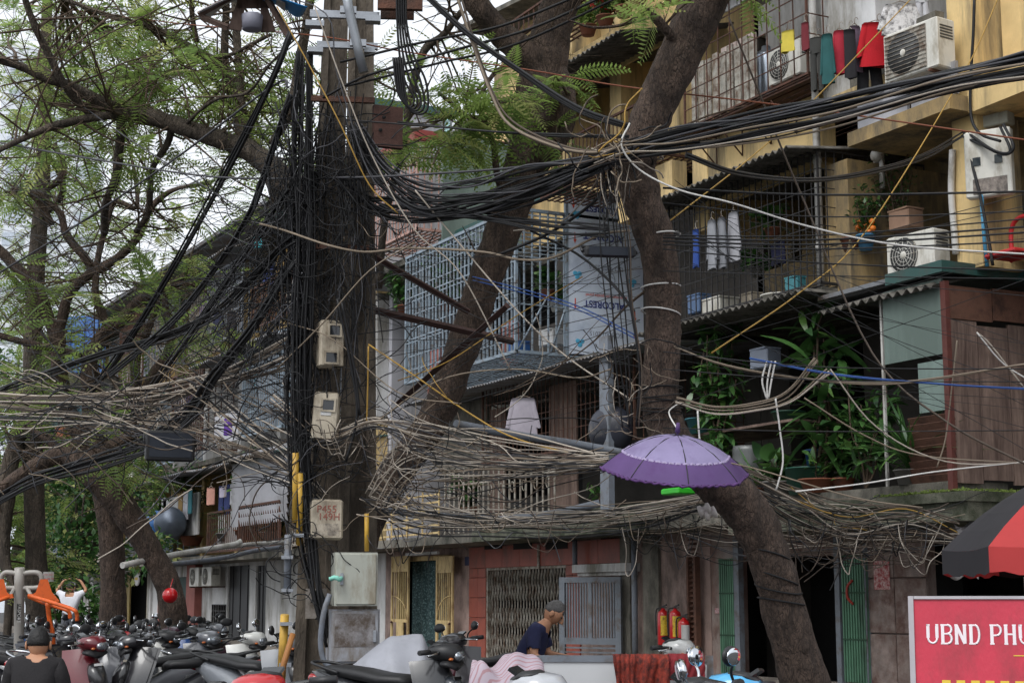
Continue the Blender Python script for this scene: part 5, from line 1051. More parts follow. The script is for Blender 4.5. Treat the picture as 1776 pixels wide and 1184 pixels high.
# ================================================================ motorbikes
M_tyre = mat('tyre', (28, 28, 28), .9, .2); M_rim = mat('alloy', (120, 122, 126), .35, .1, metal=.8); M_seat = mat('seat_vinyl', (34, 34, 36), .5, .15, 10, .1)
M_trim = mat('black_plastic', (38, 38, 40), .45, .15, 8); M_mir = mat('mirror_glass', (225, 228, 232), .04, .02, metal=1.); M_chr = mat('chrome', (200, 202, 206), .12, .05, metal=1.)
M_tail = mat('tail_red', (150, 22, 24), .2, .1, clear=.6); M_lens = mat('lamp_lens', (150, 156, 164), .12, .1, spec=.8, clear=.8, metal=.6); M_amber = mat('amber_lens', (168, 88, 34), .2, .1, clear=.5)
def paint(c): return mat('paint_%d_%d_%d' % c, c, .28, .06, 3, clear=.7, dirt=tuple(int(v*.8+14) for v in c), dscale=5, damt=.25)
def loft(mb, secs, n=14, p=2.6):                          # sections (x, z, half_w, half_h): superellipse rings
    vs = []; fs = []
    for x, z, w_, h in secs:
        for k in range(n):
            a = 2*PI*k/n; c, s = math.cos(a), math.sin(a)
            vs.append((x, w_*math.copysign(abs(c)**(2/p), c), z+h*math.copysign(abs(s)**(2/p), s)))
    for i in range(len(secs)-1):
        for k in range(n): j = (k+1) % n; fs.append((i*n+k, i*n+n+k, i*n+n+j, i*n+j))
    fs += [tuple(range(n)), tuple((len(secs)-1)*n+k for k in range(n-1, -1, -1))]
    mb._add(vs, fs, True)
def bike_parts(root, c1, c2, style=0, mirrors=True, steer=.0):
    P1, P2 = paint(c1), paint(c2)
    def B(name, m, mb, par=root): return mb.build(name, m, par, local=True)
    for x, r in ((.64, .27), (-.6, .25)):
        m = MB(); M_ = rx(PI/2); m.lathe([(r-.09, -.03), (r-.05, -.045), (r-.01, -.03), (r, 0), (r-.01, .03), (r-.05, .045), (r-.09, .03)], 20, (x, 0, r), M_); w_ = B('wheel', M_tyre, m)
        m = MB(); m.lathe([(.0, -.03), (.05, -.03), (.05, -.012), (r-.1, -.012), (r-.09, -.03), (r-.085, .03), (r-.1, .012), (.05, .012), (.05, .03), (0, .03)], 20, (x, 0, r), M_); B('rim', M_rim, m, w_)
    m = MB(); m.tube([(.64, .08, .27), (.5, .07, .62)], .025, 8); m.tube([(.64, -.08, .27), (.5, -.07, .62)], .025, 8); B('fork', M_trim, m)
    m = MB(); m.grid(lambda u, v: (.64+.36*math.cos(2.7-u*2.3)*.9, (v-.5)*.16, .30+.3*math.sin(2.7-u*2.3)*1.0), 10, 4); B('front_fender', P1, m)
    # body flanks
    m = MB(); loft(m, [(.1, .40, .13, .10), (-.1, .45, .15, .13), (-.35, .55, .17, .16), (-.62, .66, .15, .13), (-.86, .76, .09, .07), (-.95, .79, .04, .03)]); B('body', P1, m)
    m = MB(); loft(m, [(.5, .33, .12, .05), (.3, .30, .14, .05), (.0, .31, .15, .06), (-.2, .36, .14, .07)]); B('floorboard', P2, m)
    # leg shield
    def shield(u, v):
        z = .34+.58*v+.03*(1-abs(2*u-1))*v; w_ = .11+.11*math.sin(PI*(.15+.75*v))**.8; x = .57-.2*v**1.3-.2*abs(2*u-1)**2.2; return (x, (2*u-1)*w_, z)
    m = MB(); m.grid(shield, 10, 8); m.grid(lambda u, v: tuple(a-b for a, b in zip(shield(1-u, v), (.035, 0, 0))), 10, 8); B('leg_shield', P1, m)
    m = MB(); loft(m, [(.50, .86, .03, .02), (.49, .89, .12, .03), (.42, .9, .13, .03)]); B('cowl_trim', M_trim, m)
    m = MB(); m.obox((.5, 0, .78), .004, .05, .012, ry(-.3)); B('badge', M_chr, m)
    m = MB(); loft(m, [(.58, .60, .02, .05), (.55, .62, .07, .09), (.48, .68, .10, .11), (.42, .72, .08, .08)]); B('front_panel', P2, m)
    # handlebar cowl, headlight
    S = rz(steer); hc = Vector((.33, 0, .98))
    def st(mb): mb.v = [tuple(hc+S @ (Vector(v)-hc)) for v in mb.v]; return mb
    m = MB(); loft(m, [(.52, .955, .05, .05), (.48, .97, .10, .075), (.40, .985, .135, .075), (.32, .99, .12, .065), (.25, .985, .07, .045)]); cw = B('handlebar_cowl', P1 if style != 2 else M_trim, st(m))
    m = MB(); m.ball((.492, 0, .955), .045, .1, .05, 14, 8); B('headlight', M_lens, st(m), cw)
    m = MB(); loft(m, [(.41, 1.045, .05, .012), (.37, 1.05, .085, .02), (.3, 1.04, .085, .022), (.25, 1.015, .05, .02)]); B('visor', M_trim, st(m), cw); m = MB(); m.obox((.28, 0, 1.055), .04, .06, .008, ry(.6)); B('dial', glass('dial_glass', (36, 38, 40), .1), st(m), cw)
    for s in (-1, 1):
        m = MB(); m.tube(cr([(.36, s*.1, .985), (.34, s*.2, 1.0), (.28, s*.33, 1.01)], 4), .014, 6); h = B('handlebar', M_chr if style == 1 else M_trim, st(m))
        m = MB(); m.tube([(.315, s*.25, 1.007), (.265, s*.37, 1.01)], .021, 8); B('grip', M_trim, st(m), h)
        m = MB(); m.tube(cr([(.37, s*.2, 1.0), (.38, s*.27, .995), (.335, s*.38, .985)], 4), .008, 5); B('brake_lever', M_chr, st(m), h)
        m = MB(); m.ball((.455, s*.115, .935), .022, .024, .013, 8, 6); B('indicator', M_amber, st(m), cw)
        if mirrors is True or mirrors == s:
            m = MB(); m.tube(cr([(.33, s*.19, 1.0), (.34, s*.23, 1.06), (.31, s*.29, 1.11)], 5), .007, 6); mr = B('mirror', M_trim if style != 1 else M_chr, st(m))
            Mm = rz(-s*.25) @ ry(-.1); m = MB(); m.ball((.325, s*.31, 1.13), .022, .075, .048, 14, 8, Mm); B('mirror_shell', M_trim if style != 1 else M_chr, st(m), mr)
            m = MB(); c = Vector((.325, s*.31, 1.13))+Mm @ Vector((-.018, 0, 0)); m.ball(c, .008, .068, .042, 16, 8, Mm); B('mirror_glass', M_mir, st(m), mr)
    m = MB(); loft(m, [(.06, .73, .07, .03), (.0, .755, .12, .045), (-.2, .76, .14, .05), (-.4, .79, .13, .055), (-.62, .815, .12, .05), (-.78, .83, .08, .03)]); B('seat', M_seat, m)
    m = MB(); m.tube(cr([(-.6, .13, .81), (-.8, .12, .86), (-.93, .06, .88), (-.95, 0, .885), (-.93, -.06, .88), (-.8, -.12, .86), (-.6, -.13, .81)], 4), .013, 6); B('grab_rail', M_chr if style == 1 else M_trim, m)
    m = MB(); loft(m, [(-.86, .74, .10, .05), (-.95, .75, .085, .045), (-.985, .75, .05, .03)]); B('tail_light', M_tail, m)
    m = MB(); m.obox((-.98, 0, .58), .006, .095, .07, ry(.25)); B('number_plate', M_white, m)
    m = MB(); m.tube([(-.2, -.14, .25), (-.45, -.17, .27), (-.85, -.18, .36)], [.022, .05, .045], 10); B('exhaust', M_chr, m)
    m = MB(); m.grid(lambda u, v: (-.6-.33*math.cos(.5+u*1.7), (v-.5)*.15, .26+.33*math.sin(.5+u*1.7)), 8, 3); B('rear_fender', M_trim, m)
    m = MB(); m.obox((-.25, 0, .3), .22, .09, .1); B('engine', M_rim, m)
    m = MB(); m.tube([(-.05, .1, .28), (-.02, .26, .02)], .012, 5); B('side_stand', M_chr, m)
def bike(label, px, dep, yaw, c1, c2=(40, 40, 42), style=0, steer=0., group=None, mirrors=True, lean=.06):
    """yaw measured from 'facing the camera' (0), positive turns the front to picture right"""
    p = GP(px, dep); a = math.atan2(-p.y, -p.x)+yaw
    r = thing('motorbike', label, 'motorbike', tuple(p), a, group); r.rotation_euler = (lean, 0, a); r.scale = (.95, .95, .94)
    bike_parts(r, c1, c2, style, mirrors, steer); return r
RB = [('silver scooter with black seat among the massed bikes by the exercise machine', (112, 114, 118)), ('dark red scooter with chrome front beside the crouched boy', (96, 24, 34)), ('white scooter with rounded front in the massed bikes', (206, 206, 202)), ('black scooter with raised mirrors in the massed bikes', (36, 36, 40)), ('bright red scooter nose in the massed bikes', (176, 30, 40)), ('blue scooter flank in the massed bikes', (40, 78, 140)), ('grey scooter with tail to the pole in the massed bikes', (96, 98, 104))]
spots = [(10, 17.5, 1.4, 6), (70, 18.2, 1.2, 0), (22, 19.8, 1.7, 5), (128, 15.2, .5, 1), (150, 18.2, 1.0, 3), (60, 22, 1.2, 3), (115, 22.5, 1.4, 3), (175, 16, .6, 2), (205, 20.5, 1.2, 3), (250, 17.6, .75, 2), (240, 15.6, -1.35, 6), (150, 24.5, 1.3, 2), (215, 24, 1.0, 4), (262, 22.5, .9, 3), (305, 19.5, .9, 5), (300, 15.4, -1.3, 3), (345, 22.5, .8, 6), (190, 16.8, 1.2, 0), (60, 16.2, 1.8, 3), (325, 17.6, .7, 6), (150, 21, .9, 6), (330, 25, 1.1, 2), (95, 20, 1.4, 2), (12, 23, 1.3, 0)]
extra = ['parked nearest the straight trunk', 'under the red ball', 'by the tin awning doors', 'half hidden behind the white one', 'in front of the folding doors', 'at the back by the doorways', 'wedged between its neighbours', 'parked askew']
cnt = {}
for px, dep, yaw, k in spots:
    lab, c = RB[k]; n_ = cnt.get(k, 0); cnt[k] = n_+1
    l = lab if n_ == 0 else ('%s scooter %s' % (lab.split(' scooter')[0], extra[(k+n_*3) % 8]))
    bike(l, px, dep, yaw+U(-.2, .2), c, (40, 40, 42) if k not in (0, 6) else (70, 72, 76), k % 3, U(-.5, .5), 'motorbikes massed on the left')
bike('white scooter with tilted front and round mirrors in front of the black doors', 395, 17, .95, (204, 204, 200), (60, 60, 62), 1, .3)
bike('grey scooter with broad front shield beside the yellow conduit', 462, 15.2, .8, (118, 122, 128), (44, 44, 46), 0, .35)
bike('dark scooter with plum tail parked below the lamp on the folding doors', 335, 20, -.6, (66, 40, 54), (36, 36, 38), 0)
bike('red scooter tucked against the foot of the concrete pole', 548, 7.6, -.6, (170, 26, 34), (34, 34, 36), 0, 0, None, False)
bike('black scooter with turned handlebar next to the grey tarpaulin', 712, 12.6, .95, (40, 41, 44), (54, 58, 64), 2, .35, None, False)
bike('dark grey scooter with plum rear cowl before the folding gate', 838, 15.8, -.75, (58, 54, 58), (92, 32, 44), 0, -.2)
bike('silver scooter nosing in below the striped cover', 815, 7.6, 1.2, (168, 170, 174), (60, 60, 62), 0, 0, None, False)
bike('white scooter with round dial parked behind the white board', 1118, 13.8, 1.0, (206, 206, 204), (50, 50, 52), 0, .2, None, False)
bike('chrome-mirrored motorbike in front of the red cloth', 1072, 6.9, 1.42, (52, 52, 56), (40, 40, 42), 1, 0)
bike('sky-blue scooter beside the green shutter', 1392, 7.1, -1.95, (74, 160, 206), (40, 42, 46), 0, .2, None, 1)
# ================================================================ people
M_skin = mat('skin', (172, 126, 98), .55, .12, 6, spec=.35); M_hair = mat('black_hair', (24, 22, 22), .6, .3, 40, .4); M_hair2 = mat('greying_hair', (84, 82, 82), .7, .35, 50, .4)
def skin(name, joints, edges, m, parent, lv=2, extra=None):
    me = bpy.data.meshes.new(name); ks = list(joints); me.from_pydata([joints[k][0] for k in ks], [(ks.index(a), ks.index(b)) for a, b in edges], [])
    o = bpy.data.objects.new(name, me); COL.objects.link(o); o.modifiers.new('s', 'SKIN'); sv = me.skin_vertices[0].data
    for i, k in enumerate(ks): sv[i].radius = joints[k][1] if hasattr(joints[k][1], '__len__') else (joints[k][1],)*2; sv[i].use_root = (i == 0)
    sb = o.modifiers.new('b', 'SUBSURF'); sb.levels = lv; sb.render_levels = lv
    bpy.context.view_layer.update(); n = bpy.data.meshes.new_from_object(o.evaluated_get(bpy.context.evaluated_depsgraph_get()))
    bpy.data.objects.remove(o); m_ = MB(); m_.v = [tuple(v.co) for v in n.vertices]; m_.f = [tuple(p.vertices) for p in n.polygons]; m_.m = [0]*len(m_.f); m_.sm = [True]*len(m_.f)
    if extra: extra(m_)
    q = m_.build(name, m, parent, local=True); return q
def person(label, loc, yaw, J, shirt, trousers, hair, look=(1, 0, 0), short=True, group=None, grip=.5, haircut=.0):
    """J: joint name -> local position (x forward, y left, z up)"""
    r = thing('person', label, 'person', tuple(loc), yaw, group); V_ = {k: Vector(v) for k, v in J.items()}
    ed = [('pelvis', 'waist'), ('waist', 'chest'), ('chest', 'neck'), ('neck', 'skull')]
    rad = dict(pelvis=.135, waist=.13, chest=.145, neck=.052, skull=.055)
    for s in 'lr':
        ed += [('chest', 'sh'+s), ('sh'+s, 'el'+s), ('el'+s, 'wr'+s), ('wr'+s, 'pa'+s), ('pelvis', 'hi'+s), ('hi'+s, 'kn'+s), ('kn'+s, 'an'+s), ('an'+s, 'to'+s)]
        rad.update({'sh'+s: .066, 'el'+s: .041, 'wr'+s: .028, 'pa'+s: (.038, .022), 'hi'+s: .088, 'kn'+s: .057, 'an'+s: .038, 'to'+s: .04})
    X = Vector(look).normalized(); Y = Vector((0, 0, 1)).cross(X); Y = Y.normalized() if Y.length > .01 else Vector((0, 1, 0)); Z = X.cross(Y); H_ = Matrix((X, Y, Z)).transposed(); hc = V_['head']
    def headfn(d, p):
        p = Vector(p)
        if d.z < -.2: p.x *= 1-.12*(-d.z-.2); p.y *= 1-.38*(-d.z-.2)
        if d.x > .6 and abs(d.y) < .5: p.x *= .96
        return p
    nbody = 0
    def ext(m):
        nonlocal nbody
        nbody = len(m.v)
        m.ball(hc, .095, .078, .118, 18, 14, H_, headfn)
        m.tube([hc+H_ @ Vector((.085, 0, .025)), hc+H_ @ Vector((.108, 0, -.012)), hc+H_ @ Vector((.118, 0, -.03)), hc+H_ @ Vector((.09, 0, -.04))], [.008, .012, .016, .01], 7)
        for s in (-1, 1): m.ball(hc+H_ @ Vector((-.005, s*.088, -.008)), .024, .011, .034, 8, 6, H_)
        m.ball(hc+H_ @ Vector((.078, 0, -.068)), .014, .026, .008, 8, 5, H_)
        for s in 'lr':
            w_, pa = V_['wr'+s], V_['pa'+s]; d = (pa-w_).normalized(); side = d.cross(Vector((0, 0, 1))); side = side.normalized() if side.length > .1 else Vector((0, 1, 0)); up = side.cross(d); k = 1 if s == 'l' else -1
            for i, (o, L_) in enumerate(((-.027, .062), (-.009, .072), (.009, .07), (.026, .055))):
                b = pa+side*o+d*.02; c1 = b+d*L_*.45-up*.006; c2 = c1+(d*math.cos(grip)-up*math.sin(grip))*L_*.35; c3 = c2+(d*math.cos(grip*2)-up*math.sin(grip*2))*L_*.3
                m.tube([b, c1, c2, c3], [.0095, .009, .0085, .006], 6)
            b = w_+(pa-w_)*.45+side*k*.02; m.tube([b, b+side*k*.028+d*.025, b+side*k*.03+d*.055-up*.008], [.011, .0105, .007], 6)
    skin('body', {k: (V_[k], rad[k]) for k in ['pelvis', 'waist', 'chest', 'neck', 'skull']+[a+s for s in 'lr' for a in ('sh', 'el', 'wr', 'pa', 'hi', 'kn', 'an', 'to')]}, ed, M_skin, r, 2, ext)
    bo = r.children[0].data
    def shell(name, segs, m_, th):
        co = [v.co.copy() for v in bo.vertices]; no = [v.normal.copy() for v in bo.vertices]; keep = set()
        allseg = [(V_[a], V_[b]) for a, b in ed]; own = [(V_[a], V_[b], t0, t1) for a, b, t0, t1 in segs]
        def near(p, a, b):
            d = b-a; t = max(0, min(1, (p-a).dot(d)/max(d.length_squared, 1e-9))); return (p-(a+d*t)).length, t
        for i_, p in enumerate(co):
            if i_ >= nbody: break
            best = min(near(p, a, b)[0] for a, b in allseg)
            for a, b, t0, t1 in own:
                dd, t = near(p, a, b)
                if dd <= best+.004 and t0 <= t <= t1: keep.add(i_); break
        fs = [tuple(q.vertices) for q in bo.polygons if sum(v in keep for v in q.vertices) >= 3 and max(q.vertices) < nbody]; idx = {}; m = MB()
        for f in fs:
            for v in f:
                if v not in idx: idx[v] = len(m.v); m.v.append(tuple(co[v]+no[v]*(th+.010*noise.noise(co[v]*11)+.006*noise.noise(co[v]*26))))
            m.f.append(tuple(idx[v] for v in f)); m.m.append(0); m.sm.append(True)
        o = m.build(name, m_, r, local=True); so_ = o.modifiers.new('t', 'SOLIDIFY'); so_.thickness = .006; sb_ = o.modifiers.new('s', 'SUBSURF'); sb_.levels = sb_.render_levels = 1
    arm = .72 if short else 1
    shell('shirt', [('pelvis', 'waist', .0, 1), ('waist', 'chest', 0, 1), ('chest', 'neck', 0, .72)]+[(a+s, b+s, 0, t) if a != 'chest' else ('chest', 'sh'+s, 0, 1) for s in 'lr' for a, b, t in (('chest', 'sh', 1), ('sh', 'el', arm))], shirt, .02)
    shell('trousers', [('pelvis', 'waist', 0, .25)]+[x for s in 'lr' for x in (('pelvis', 'hi'+s, 0, 1), ('hi'+s, 'kn'+s, 0, 1), ('kn'+s, 'an'+s, 0, .92))], trousers, .016)
    for s in 'lr':
        m = MB(); a, b = V_['an'+s], V_['to'+s]; d = (b-a); d.z = 0; d.normalize(); m.ball((a+b)/2+Vector((0, 0, -.015)), .14, .05, .04, 12, 8, rz(math.atan2(d.y, d.x))); m.build('shoe', M_trim, r, local=True)
    def hairfn(d, p): return Vector(p)*(1+.07*noise.noise(Vector(d)*7+hc*9))*(1 if (d.z > .15-haircut or (d.x < .05 and d.z > -.35-haircut)) else .8)
    m = MB(); m.ball(hc+H_ @ Vector((-.012, 0, .016)), .098, .083, .114, 20, 16, H_, hairfn); m.build('hair', hair, r, local=True)
    for s in (-1, 1):
        m = MB(); m.ball(hc+H_ @ Vector((.084, s*.032, .012)), .012, .014, .008, 8, 6, H_); m.build('eye', M_trim, r, local=True)
    return r
ST = dict(hil=(0, .1, .9), hir=(0, -.1, .9), knl=(.03, .11, .48), knr=(.03, -.11, .48), anl=(0, .11, .09), anr=(0, -.11, .09), tol=(.15, .12, .05), tor=(.15, -.12, .05))
p = GP(906, 15.6)
def aim(p, yaw): return math.atan2(-p.y, -p.x)+yaw
# man bowed over the gate: built stooping, standing on the sunken yard strip
J = dict(ST, pelvis=(0, 0, .93), waist=(.05, 0, 1.08), chest=(.13, 0, 1.28), neck=(.24, 0, 1.44), skull=(.29, 0, 1.49), head=(.315, 0, 1.53), shl=(.15, .18, 1.36), shr=(.15, -.18, 1.36), ell=(.2, .22, 1.14), elr=(.17, -.25, 1.12), wrl=(.44, .2, 1.1), wrr=(.42, -.24, 1.08), pal=(.53, .19, 1.07), par=(.51, -.23, 1.05))
for k in J: J[k] = (J[k][0], J[k][1], J[k][2]-.34 if J[k][2] > .85 else J[k][2])
for k in ('knl', 'knr'): J[k] = (.3, J[k][1], .4)
p.z = 0
man = person('man in a navy t-shirt with greying hair, bowed beside the grey gate', p, aim(p, 1.35), J, mat('navy_cotton', (30, 34, 66), .9, .2, 6, .2), mat('dark_trousers', (44, 44, 48), .9, .15), M_hair2, (.78, 0, -.6), True)
p = GP(62, 12.0)
J = dict(pelvis=(0, 0, .42), waist=(.03, 0, .56), chest=(.07, 0, .76), neck=(.1, 0, .9), skull=(.11, 0, .95), head=(.12, 0, .99), shl=(.07, .16, .83), shr=(.07, -.16, .83), ell=(.1, .23, .58), elr=(.1, -.23, .58), wrl=(.3, .18, .5), wrr=(.3, -.18, .5), pal=(.38, .16, .5), par=(.38, -.16, .5), hil=(0, .09, .4), hir=(0, -.09, .4), knl=(.36, .12, .42), knr=(.36, -.12, .42), anl=(.3, .11, .08), anr=(.3, -.11, .08), tol=(.44, .12, .05), tor=(.44, -.12, .05))
person('boy with short black hair in a black t-shirt, seen from behind before the bikes', p, aim(p, PI-.3), J, mat('black_cotton', (32, 30, 32), .9, .2, 6, .2), mat('blue_jeans', (56, 66, 92), .9, .2), M_hair, (1, .1, -.05), True)
st = thing('stool', 'low plastic stool under the boy in black', 'stool', tuple(p)); m = MB(); m.bev((0, 0, .3), .14, .14, .02, .015); m.build('seat', M_plastic, st, local=True)
for sx in (-1, 1):
    for sy in (-1, 1): m = MB(); m.tube([(sx*.11, sy*.11, .29), (sx*.14, sy*.14, 0)], .016, 6); m.build('leg', M_plastic, st, local=True)
p = GP(122, 36)
J = dict(ST, pelvis=(0, 0, .95), waist=(0, 0, 1.1), chest=(0, 0, 1.3), neck=(0, 0, 1.47), skull=(0, 0, 1.52), head=(.01, 0, 1.58), shl=(0, .18, 1.41), shr=(0, -.18, 1.41), ell=(.06, .34, 1.52), elr=(.06, -.34, 1.52), wrl=(.08, .2, 1.72), wrr=(.08, -.2, 1.72), pal=(.09, .13, 1.76), par=(.09, -.13, 1.76))
person('person in a white shirt with both arms raised behind the exercise machine', p, aim(p, PI-.3), J, mat('white_cotton', (206, 206, 212), .9, .1, 6, .2), mat('grey_trousers', (90, 92, 98), .9, .15), M_hair, (1, 0, 0), True)
# ================================================================ exercise machine
ex = thing('exercise_machine', 'grey and orange outdoor exercise machine by the massed bikes', 'exercise machine', tuple(GP(36, 18)))
M_exg = mat('warm_grey_enamel', (150, 146, 140), .4, .08, 3); M_exo = mat('orange_enamel', (206, 92, 34), .4, .1, 3, dirt=(150, 70, 34), dscale=6, damt=.3)
def tb(name, m_, pts, r_, par, n=5, sides=10): q = MB(); q.tube(cr([tuple(D(*t)) for t in pts], n), r_, sides); return q.build(name, m_, par)
c0 = GP(33, 18); tb('post', M_exg, [(34, 984, 18), (33, 1080, 18), (31, 1244, 18)], .055, ex, 3)
tb('top_loop', M_exg, [(38, 994, 18), (60, 992, 18), (70, 996, 18), (73, 1008, 18), (72, 1016, 18), (60, 1019, 18), (38, 1019, 18)], .028, ex)
tb('top_loop', M_exg, [(30, 994, 18), (12, 992, 18), (4, 997, 18), (1, 1008, 18), (2, 1016, 18), (12, 1019, 18), (30, 1019, 18)], .028, ex)
tb('brace', M_exg, [(46, 1018, 18), (54, 1032, 17.9)], .022, ex); tb('brace', M_exg, [(26, 1018, 18), (18, 1032, 17.9)], .022, ex)
q = MB(); q.prism([(-.02, .14), (.06, .14), (.11, .0), (.2, -.1), (.08, -.12), (-.14, -.06), (-.06, 0)], -.015, .015, facing_cam(c0), D(72, 1026, 17.85)); q.build('bracket', M_exo, ex)
q = MB(); q.prism([(.02, .14), (-.06, .14), (-.11, .0), (-.2, -.1), (-.08, -.12), (.14, -.06), (.06, 0)], -.015, .015, facing_cam(c0), D(2, 1026, 17.85)); q.build('bracket', M_exo, ex)
tb('arm', M_exo, [(50, 1032, 17.8), (90, 1044, 17.6), (126, 1056, 17.4), (133, 1064, 17.4), (134, 1076, 17.4)], .022, ex); tb('arm', M_exo, [(50, 1034, 18), (85, 1048, 17.9), (112, 1056, 17.8), (120, 1062, 17.8), (122, 1072, 17.8)], .022, ex)
tb('leg_bar', M_exo, [(82, 1044, 17.8), (86, 1075, 17.8), (92, 1110, 17.8), (94, 1240, 17.8)], .026, ex); tb('arm', M_exo, [(22, 1032, 17.9), (0, 1040, 17.8), (-20, 1046, 17.8)], .022, ex)
q = pb('plate', M_black, ex, 29, 36, 1046, 1075, 17.9, .004); text('VIFASPORT', .05, D(33, 1060, 17.88), facing_cam(c0) @ TXT @ rz(-PI/2), M_white, ex)
sg = thing('tree_sign', 'small white sign with red lettering nailed to the straight trunk', 'sign', tuple(D(84, 1008, 25.2))); pb('board', M_white, sg, 75, 93, 991, 1008, 25.2, .01)
for i, t in enumerate(('HÀN VIỆT', '097 186 184')): text(t, .032, D(84, 996+i*7, 25.17), facing_cam(D(81, 995, 25.3)) @ TXT, mat('sign_red', (180, 30, 50), .5), sg)
q = MB(); c = D(295, 1032, 21.4); q.ball(c, .103, n=20, m=14); q.tube([c+Vector((0, 0, .1)), D(300, 1003, 21.6)], .006, 5); q.build('hanging_ball', mat('glossy_red', (186, 22, 28), .25, .08, clear=.6), label='glossy red ball hanging on the leaning trunk', cat='ball')
# ================================================================ floodlights
def flood(label, px0, px1, py0, py1, dep, yaw=0, tilt=0):
    c, hx, hy, hz, M_ = pbox(px0, px1, py0, py1, dep, .09, yaw); M_ = M_ @ rx(tilt); r = thing('floodlight', label, 'floodlight', tuple(c))
    q = MB(); q.bev(c, hx, .06, hz, .02, M_); q.build('housing', M_trim, r)
    q = MB()
    for k in range(9): q.obox(c+M_ @ Vector((-hx*.8+hx*1.6*k/8, .08, 0)), .006, .03, hz*.8, M_)
    q.build('cooling_fins', M_trim, r)
    q = MB(); q.obox(c+M_ @ Vector((0, -.062, .01)), hx*.86, .004, hz*.78, M_); q.build('lens', glass('flood_lens', (52, 56, 64), .12), r)
    q = MB(); q.tube([c+M_ @ Vector((-hx-.01, 0, 0)), c+M_ @ Vector((-hx-.01, .1, hz*.9)), c+M_ @ Vector((hx+.01, .1, hz*.9)), c+M_ @ Vector((hx+.01, 0, 0))], .012, 6); q.build('yoke', M_trim, r)
flood('big black floodlight hanging among the tangled cables', 253, 337, 746, 800, 15.6, .1, .12)
flood('flat black floodlight fixed to the upright trunk before the printed panel', 1012, 1102, 428, 447, 12.0, .2, .2)
# ================================================================ umbrella, parasol
um = thing('umbrella', 'open purple umbrella with lace frill propped on the leaning trunk', 'umbrella', tuple(D(1172, 900, 11.9))); cu_ = D(1170, 818, 11.7); R_ = .54
Mu = facing_cam(cu_) @ ry(.09) @ rx(.26)
M_lil = mat('lilac_cloth', (150, 140, 178), .75, .15, 3, .2, trans=.25, dirt=(132, 120, 158), dscale=4, damt=.4); M_pur = mat('purple_cloth', (98, 74, 124), .75, .12, 4, trans=.25, dirt=(92, 64, 116), dscale=6, damt=.3); M_dpur = mat('dark_purple_lace', (84, 56, 104), .9, .3, 40); M_lace = mat('pale_lace', (158, 146, 178), .9, .3, 40)
def canopy(n, R, hh, r0, r1, scal, drop=0, seg=6, rad=5):
    q = MB(); N_ = n*seg
    for j in range(rad+1):
        t = r0+(r1-r0)*j/rad
        for i in range(N_):
            a = 2*PI*i/N_; f = (i % seg)/seg; s = 1-scal*math.sin(PI*f)*t*t; rr = R*t*s; z = hh*(1-t*t*.95)-scal*.35*math.sin(PI*f)*t*R*.4-drop*(1 if j == rad else 0)
            q.v.append((rr*math.cos(a+.2), rr*math.sin(a+.2), z))
    for j in range(rad):
        for i in range(N_):
            k = (i+1) % N_; q.f.append((j*N_+i, j*N_+k, (j+1)*N_+k, (j+1)*N_+i)); q.m.append(0); q.sm.append(False if scal > .2 else True)
    return q
def place(q, c, M_): q.v = [tuple(Vector(c)+M_ @ Vector(v)) for v in q.v]; return q
place(canopy(8, R_, .27, .02, .72, .09), cu_, Mu).build('canopy_top', M_lil, um, label='pale lilac crown of the umbrella'); place(canopy(8, R_, .268, .715, 1., .09), cu_, Mu).build('canopy_border', M_pur, um, label='deep purple border of the umbrella')
for t, r_, m_, nm in ((.72, .012, M_lace, 'lace_frill'), (1., .011, M_dpur, 'edge_frill')):
    q = MB(); P = []
    for i in range(161):
        a = 2*PI*i/160; f = (i*8/160) % 1; s = 1-.09*math.sin(PI*f)*t*t; P.append(cu_+Mu @ Vector((R_*t*s*math.cos(a+.2), R_*t*s*math.sin(a+.2), .27*(1-t*t*.95)-.09*.35*math.sin(PI*f)*t*R_*.4-.01+.006*math.sin(i*1.9))))
    q.tube(P, r_, 5, cap=False, wob=.35); q.build(nm, m_, um)
for i in range(8):
    q = MB(); a = 2*PI*i/8+.2; q.tube([cu_+Mu @ Vector((R_*t*math.cos(a), R_*t*math.sin(a), .27*(1-t*t*.95)+.002)) for t in (0, .3, .6, .85, 1.02)], .004, 5); q.build('rib', M_trim, um)
q = MB(); q.tube([cu_+Mu @ Vector((0, 0, .33)), cu_+Mu @ Vector((0, 0, .1)), cu_+Mu @ Vector((0, 0, -.08))], .008, 8); q.build('shaft', M_pur, um)
q = MB(); q.tube([cu_+Mu @ Vector((0, 0, .29)), cu_+Mu @ Vector((0, 0, .36))], [.02, .012], 8); q.build('ferrule', M_pur, um)
q = MB(); q.tube(cr([tuple(cu_+Mu @ Vector((0, 0, .31))), tuple(D(1160, 715, 12.0)), tuple(D(1176, 700, 12.2))], 4), .006, 5); q.build('tie_cord', CB['white'], um)
pa = thing('parasol', 'large red and black market parasol by the red notice board', 'parasol', tuple(GP(1945, 9.2))); cp = D(1945, 898, 9.2)
M_pr = mat('parasol_red', (186, 62, 62), .7, .1, 3, trans=.3); M_pk = mat('parasol_black', (36, 34, 38), .7, .15, 3)
Mp = facing_cam(cp) @ ry(.0); base = canopy(8, 1.0, .52, .02, 1., .1, .0, 6, 8)
for s in range(8):
    q = MB(); idx = {}
    for f in base.f:
        i = f[0] % 48
        if i//6 == s:
            o = len(q.v); q.v += [base.v[k] for k in f]; q.f.append((o, o+1, o+2, o+3)); q.m.append(0); q.sm.append(True)
    place(q, cp-Vector((.0, 0, .2)), Mp @ rz(.62)); q.build('canopy_panel', M_pk if s % 2 else M_pr, pa)
